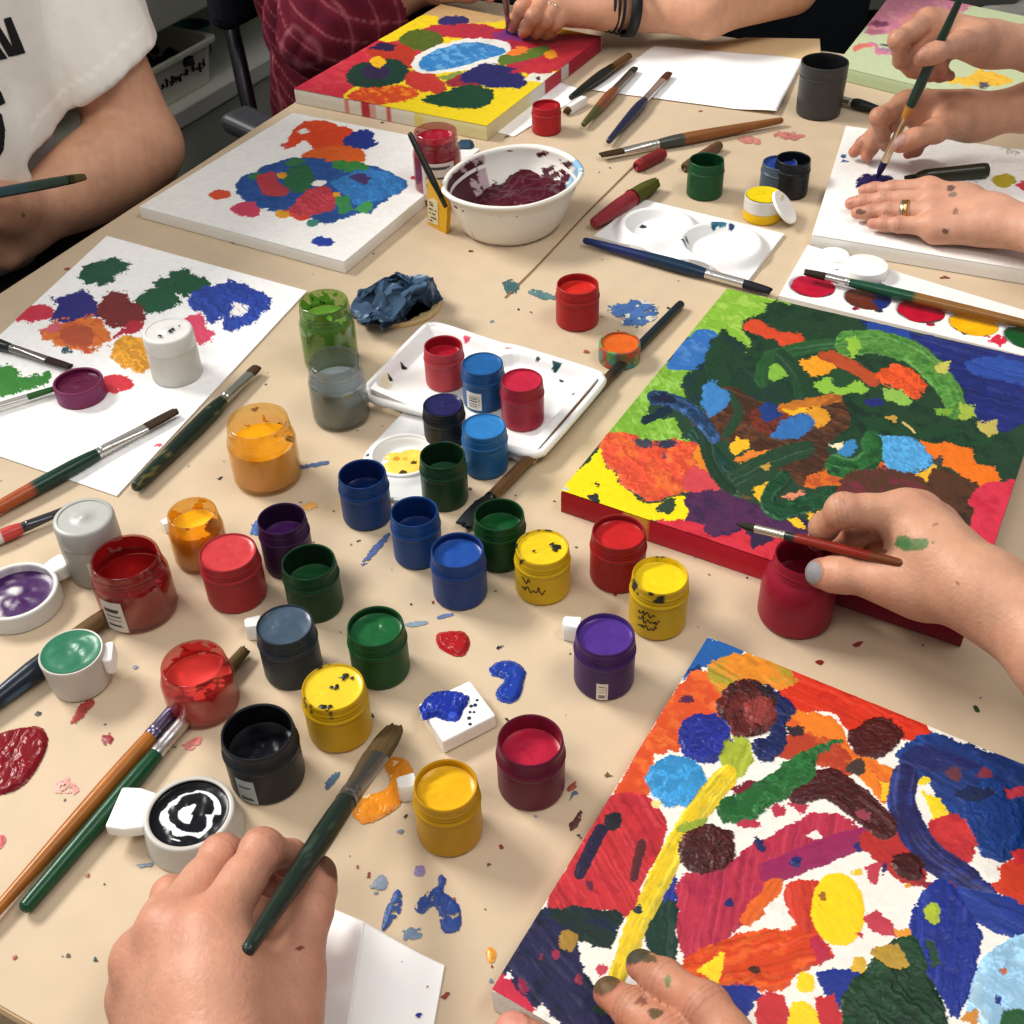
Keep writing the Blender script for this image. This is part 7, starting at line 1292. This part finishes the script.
bandm('strap', wv+(we-wv)*.66, wa2, .0305, .006, mat('rubber_black', '#1b1d1f', rough=.5), wt, np.array(wt.location))
brush('thin brush standing in the far hand over the yellow canvas', None, None, 0, 0, .0038, .75, .90, ['#5a3a26', '#6b4a3a'], split=(.5,), group='paintbrushes in use or leaning', ferr='#b8a890', bris='#3a3560', seed=37, p3=P(502, -40, .14), q3=P(508.5, 31, .0175))
# ---- front right hand, fingers on the front canvas
f = [[J(765, 1085, .052), J(706, 1008, .052), J(664, 980, .042), J(641, 965, .034)],
     [J(735, 1105, .046), J(672, 1040, .044), J(634, 1010, .034), J(609, 993, .028)],
     [J(712, 1130, .040), J(640, 1080, .034), J(612, 1060, .026), J(590, 1048, .024)],
     [J(695, 1160, .034), J(640, 1125, .028), J(618, 1112, .026), J(600, 1105, .024)]]
th = [J(715, 1210, .034), J(620, 1140, .026), J(545, 1060, .026), J(512, 1030, .024)]
V, Q, c, inf = make_hand(f, th, J(830, 1260, .055), [J(930, 1450, .07)], vox=.0014, verbose='H6', seed=11, wr=.027, armr=(.034,), skin='#bf8c72', fingw=1.06, nails={0: '#4c4a3a', 1: '#6a5236'}, lo=TZ+.0195 if False else None, stains=[(648, 958, 9, 4, '#4a4c38'), (668, 980, 3, 6, '#5c7a44'), (612, 978, 8, 4, '#5a4a38'), (640, 1000, 7, 5, '#7a4c40'), (655, 1013, 6, 7, '#4c4a34')])
t, o3 = person('person at the front right, fingertips resting on the front canvas', P(760, 1090), V, Q, c)
V_, Q_ = blob([(J(915, 1420, .07), J(1010, 1600, .09), .048, .056, None)], .005); mesh('sleeve', V_, Q_, CLOTH(), t, lin('#4a4650'), origin=o3)
# ------------------------------------------------------------------ left person in a white T-shirt
elb = PN(141, 147, -.90); sh = ST(.93, -1.05, 1.08); wr1 = PN(22, 222, -.915); 
hb = lambda x, y, t=-.92: PN(x, y, t)
f = [[hb(-8, 212, -.90), hb(-40, 222, -.895), hb(-48, 246, -.90), hb(-30, 256, -.91)], [hb(-10, 226), hb(-42, 240), hb(-46, 260), hb(-28, 266)], [hb(-6, 240), hb(-36, 255), hb(-38, 272), hb(-22, 275)], [hb(2, 252), hb(-24, 266), hb(-24, 280), hb(-12, 281)]]
th = [hb(20, 205, -.90), hb(0, 196, -.89), hb(-25, 194, -.885), hb(-45, 198, -.88)]
V, Q, c, inf = make_hand(f, th, wr1, [wr1*.5+elb*.5, elb], vox=.0026, verbose='P1', seed=13, wr=.029, armr=(.036, .041), skin='#cfa084', scale=1.05, stains=[(23, 215, 1.6, 2, '#5a2f28')],
    extra=lambda Fd, D: (Fd.cone(D, elb, elb*.4+sh*.6, .040, .050, .006), Fd.cone(D, wr1*.3+elb*.7, elb, .038, .038, .02), Fd.cone(D, wr1*.62+elb*.38, wr1*.25+elb*.75, .032, .041, .02)))
t, o3 = person('person at the left in a white lettered T-shirt, bare arm bent, holding a brush', ST(.75, -1.1, .45), V, Q, c)
ts = lambda s, tt, z: ST(s, tt, z)
def shc(V, vn):
    n = fbm(V[:, 0]*9, V[:, 1]*9+V[:, 2]*8, 4, 3); q = (V-slv1)@hemn; st_ = (np.abs(q+.021) < .0022) & (np.linalg.norm(V-slv1, axis=1) < .13); n = np.where(st_, .9, n); return np.tile(lin('#f0ece5'), (len(V), 1))*(1+.10*n)[:, None]
slv0, slv1 = sh, elb*.80+sh*.20
sdir = unit(slv1-slv0); hm = unit(PN(80, 112, -.97)-PN(158, 35, -.97)); hemn = unit(sdir-hm*(sdir@hm))
def sleeve_cut(V, Q, c): return cut(V, Q, c, lambda V: ((V-slv1)@sdir < .004+.004*np.sin((V@ZV)*40)) | (((V-ST(.70, -1.10, .8))@D) < .17))
cloth_mesh('t_shirt', [(ts(.62, -1.12, .66), ts(.62, -1.11, 1.1), .150, .135, .08), (ts(.80, -1.12, .66), ts(.80, -1.11, 1.1), .130, .135, .08), (ts(.71, -1.02, .80), ts(.71, -1.06, .95), .115, .11, .09), (ts(.82, -1.06, .80), ts(.80, -1.04, .95), .075, .085, .07),
    (ts(.78, -1.05, .78), ts(.78, -1.06, 1.0), .125, .12, .05), (ts(.80, -1.10, 1.12), sh, .11, .078, .04), (sh, slv1+sdir*.07, .085, .058, .009)], .0048, CLOTH(), t, o3, shc, amp=.0045, sc=20, seed=6, aniso=(1, 1, .45), fine=.0009, clip=(slv1, hemn, .15, 0))
hem = []
pant = mat('black_trousers', '#121214', rough=.9)
V_, Q_ = blob([(ts(.60, -1.12, .53), ts(.86, -1.10, .54), .16, .155, None), (ts(.80, -1.05, .57), ts(.82, -.88, .585), .10, .10, None), (ts(.70, -1.05, .57), ts(.70, -.90, .585), .10, .10, None), (ts(.62, -1.15, .46), ts(.62, -.74, .46), .10, .085, None), (ts(.88, -1.12, .56), ts(1.0, -.85, .58), .10, .095, None)], .010); mesh('trousers', V_, Q_, pant, t, origin=o3)
brush('thin dark teal brush with olive tip held by the person in white', None, None, 0, 0, .0048, .85, .90, ['#2f4a52', '#33473a'], split=(.6,), group='paintbrushes in use or leaning', ferr='#4a4c34', bris='#5a5230', seed=41, p3=PN(-40, 200, -.86), q3=PN(84, 177, -.84), tailr=.9, headr=.85)
# black lettering on the shirt: projected onto the cloth
import mathutils
from mathutils.bvhtree import BVHTree
so = [o for o in t.children if o.name.startswith('t_shirt')][0]; me_ = so.data
Vw = [Vector(v.co)+Vector(o3) for v in me_.vertices]; bvh = BVHTree.FromPolygons(Vw, [tuple(p.vertices) for p in me_.polygons])
def decal(name, polys, m, off=.0012, n=16):
    V = []
    for poly in polys:
        pp = np.array(poly, float); lo, hi = pp.min(0), pp.max(0); st = .55; gx, gy = np.arange(lo[0]-st, hi[0]+st*2, st), np.arange(lo[1]-st, hi[1]+st*2, st); G = np.stack(np.meshgrid(gx, gy, indexing='ij'), -1).reshape(-1, 2); ins = sd_poly(G, pp) < .15
        W = np.zeros((len(G), 3)); ok = np.zeros(len(G), bool)
        for i in np.where(ins)[0]:
            d = unit(CR*(G[i, 0]-512)/F+CU*(512-G[i, 1])/F+FW); h = bvh.ray_cast(Vector(CAM), Vector(d))
            if h[0] is not None: W[i] = np.array(h[0])-d*off; ok[i] = True
        Fq = gridF(len(gx), len(gy))[:, ::-1]; Fq = Fq[ok[Fq].all(1)]
        if len(Fq): u = np.unique(Fq); mp = np.zeros(len(G), int); mp[u] = np.arange(len(u)); V.append((W[u], mp[Fq].tolist()))
    if V: v, f_ = join(*V); mesh(name, v, f_, m, t, origin=o3)
ink = mat('shirt_print', '#17171a', rough=.85)
decal('lettering', [[(3.5, 19), (11, 16.5), (26, 53), (15.5, 56)], [(-10, 8), (0, 26.5), (16.5, 53), (15.5, 56), (8.5, 57), (0, 42), (-10, 26)], [(-9, 36), (-4, 36), (0, 47), (8, 58.5), (1.5, 60), (-6, 62)]], ink)
decal('lettering', [[(-4, 92), (1, 91), (6, 103), (0, 106), (-4, 106)], [(-6, 110), (2, 114), (5.5, 130), (4, 150), (-2, 160), (-6, 162)]], ink)
# ------------------------------------------------------------------ plaid shirt person and their office chair
def plaid(V, vn):
    a = (V@D)*1.0; b = V[:, 2]*1.0+(V@N)*.55
    c = np.tile(lin('#6a2030'), (len(V), 1)); n = fbm(V[:, 0]*12, V[:, 1]*12+V[:, 2]*10, 3, 3); c *= (1+.25*n)[:, None]
    for u, w in ((a, .030), (b, .027)):
        p = np.mod(u/w, 1); c = np.where(((p < .42))[:, None], c*.66+lin('#4a1426')*.34, c); l_ = np.clip(1-np.abs(p-.70)/.075, 0, 1)[:, None]; c = c*(1-.5*l_)+lin('#b8747c')*.5*l_
    return c
e2 = PN(322, 34, -.93); w2 = PN(412, -12, -.86); s2 = ST(1.46, -1.0, 1.12)
V, Q, c, inf = make_hand([[PN(452, -24, -.80), PN(470, -20, -.77), PN(482, -10, -.75), PN(490, -2, -.74)], [PN(450, -30, -.80), PN(472, -28, -.77), PN(486, -18, -.75), PN(494, -10, -.74)], [PN(448, -36, -.80), PN(470, -38, -.77), PN(484, -28, -.75), PN(492, -20, -.74)], [PN(446, -42, -.80), PN(466, -46, -.77), PN(478, -38, -.75), PN(486, -30, -.74)]], [PN(432, -12, -.83), PN(446, -8, -.80), PN(462, -6, -.78), PN(474, -4, -.77)], PN(425, -20, -.85), [w2*.6+e2*.4, e2], vox=.003, seed=15, wr=.026, armr=(.033, .040), skin='#c4977c', verbose='P2')
t2, o3 = person('person in a dark red plaid shirt behind the yellow canvas', ST(1.42, -1.0, .45), V, Q, c)
q1 = e2*.25+w2*.75
def sc2(V, Q, c): return cut(V, Q, c, lambda V: ((V-q1)@unit(w2-e2) < 0) | (np.linalg.norm(V-q1, axis=1) > .14))
cloth_mesh('plaid_shirt', [(ST(1.405, -.99, .52), ST(1.415, -1.0, 1.12), .12, .115, .08), (ST(1.57, -.99, .52), ST(1.56, -1.0, 1.12), .12, .125, .08), (ST(1.385, -.93, .58), ST(1.40, -.96, .75), .085, .085, .06), (s2, e2, .075, .056, .012), (e2, w2, .056, .046, .02)], .0036, CLOTH(), t2, o3, plaid, amp=.012, sc=13, seed=9, post=sc2)
V_, Q_ = blob([(ST(1.40, -1.02, .47), ST(1.38, -.86, .47), .10, .08, None), (ST(1.56, -1.02, .47), ST(1.58, -.86, .47), .10, .08, None)], .010); mesh('trousers', V_, Q_, pant, t2, origin=o3)
# chair: armrest, uprights, back, seat, base
ch = empty('office_chair', ST(1.45, -1.06, 0), 'black office chair with grey armrests under the person in plaid', 'chair'); o3 = np.array(ch.location)
cb_ = mat('chair_plastic', '#34363b', rough=.5, bump=.05); cm_ = mat('chair_metal', '#4a4a50', rough=.3, metal=.7); cf = mat('chair_fabric', '#171a2a', rough=.9, bump=.2, bscale=400)
A0, A1 = PN(238, 118, -1.0), PN(285, 142, -.94)
arm_c = PN(250, 122, -.975); 
def rbar(name, a, b, wdt, hgt, m): 
    a, b = np.array(a), np.array(b); x = unit(b-a); y = unit(np.cross(ZV, x)); z = np.cross(x, y); L = np.linalg.norm(b-a); Rm = np.stack([x, y, z], 1)
    o = mesh(name, *box((a+b)/2, (L, wdt, hgt), Rm), m, ch, origin=o3, smooth=False); bevel(o, min(wdt, hgt)*.42, 4); return o
rbar('armrest', PN(233, 117, -1.02), PN(300, 148, -.90), .050, .026, cb_)
zA = PN(250, 122, -.985); rbar('arm_post', zA-ZV*.02, zA-ZV*.24, .045, .03, cb_)
mir = lambda p: p+D*(2*(1.45-(p@D)))
rbar('armrest', mir(PN(233, 117, -1.02)), mir(PN(300, 148, -.90)), .050, .026, cb_); rbar('arm_post', mir(zA)-ZV*.02, mir(zA)-ZV*.24, .045, .03, cb_)
u0, u1 = PN(250, 112, -1.12), PN(229, 14, -1.2)
V_, F_ = tube([u0-ZV*.12, u0, u1, u1+(u1-u0)*.4], .0115, 14); mesh('upright', V_, F_, cm_, ch, origin=o3); V_, F_ = tube([mir(u0)-ZV*.12, mir(u0), mir(u1), mir(u1+(u1-u0)*.4)], .0115, 14); mesh('upright', V_, F_, cm_, ch, origin=o3)
bc_ = PN(236, 25, -1.15)
o = mesh('backrest', *box(ST(1.52, -1.15, bc_[2]+.15), (.38, .045, .30), RT), cf, ch, origin=o3, smooth=False); bevel(o, .02, 4)
o = mesh('seat', *box(ST(1.45, -1.06, .33), (.46, .44, .06), RT), cf, ch, origin=o3, smooth=False); bevel(o, .03, 4)
V_, F_ = tube([ST(1.45, -1.02, .10), ST(1.45, -1.02, .31)], .028, 20); mesh('column', V_, F_, cm_, ch, origin=o3)
for i in range(5):
    a = i*2*math.pi/5; d_ = D*math.cos(a)+N*math.sin(a); b0 = ST(1.45, -1.02, .10); V_, F_ = tube([b0, b0+d_*.15-ZV*.015, b0+d_*.28-ZV*.045], [.022, .018, .014], 12); lg = mesh('leg', V_, F_, cb_, ch, origin=o3)
    p = b0+d_*.28-ZV*.07; V_, F_ = tube([p-np.cross(d_, ZV)*.016, p+np.cross(d_, ZV)*.016], .028, 18); w_ = mesh('caster', V_, F_, cb_, lg); w_.location = -Vector(o3)*0; w_.data.transform(Matrix.Translation(-Vector(o3)))
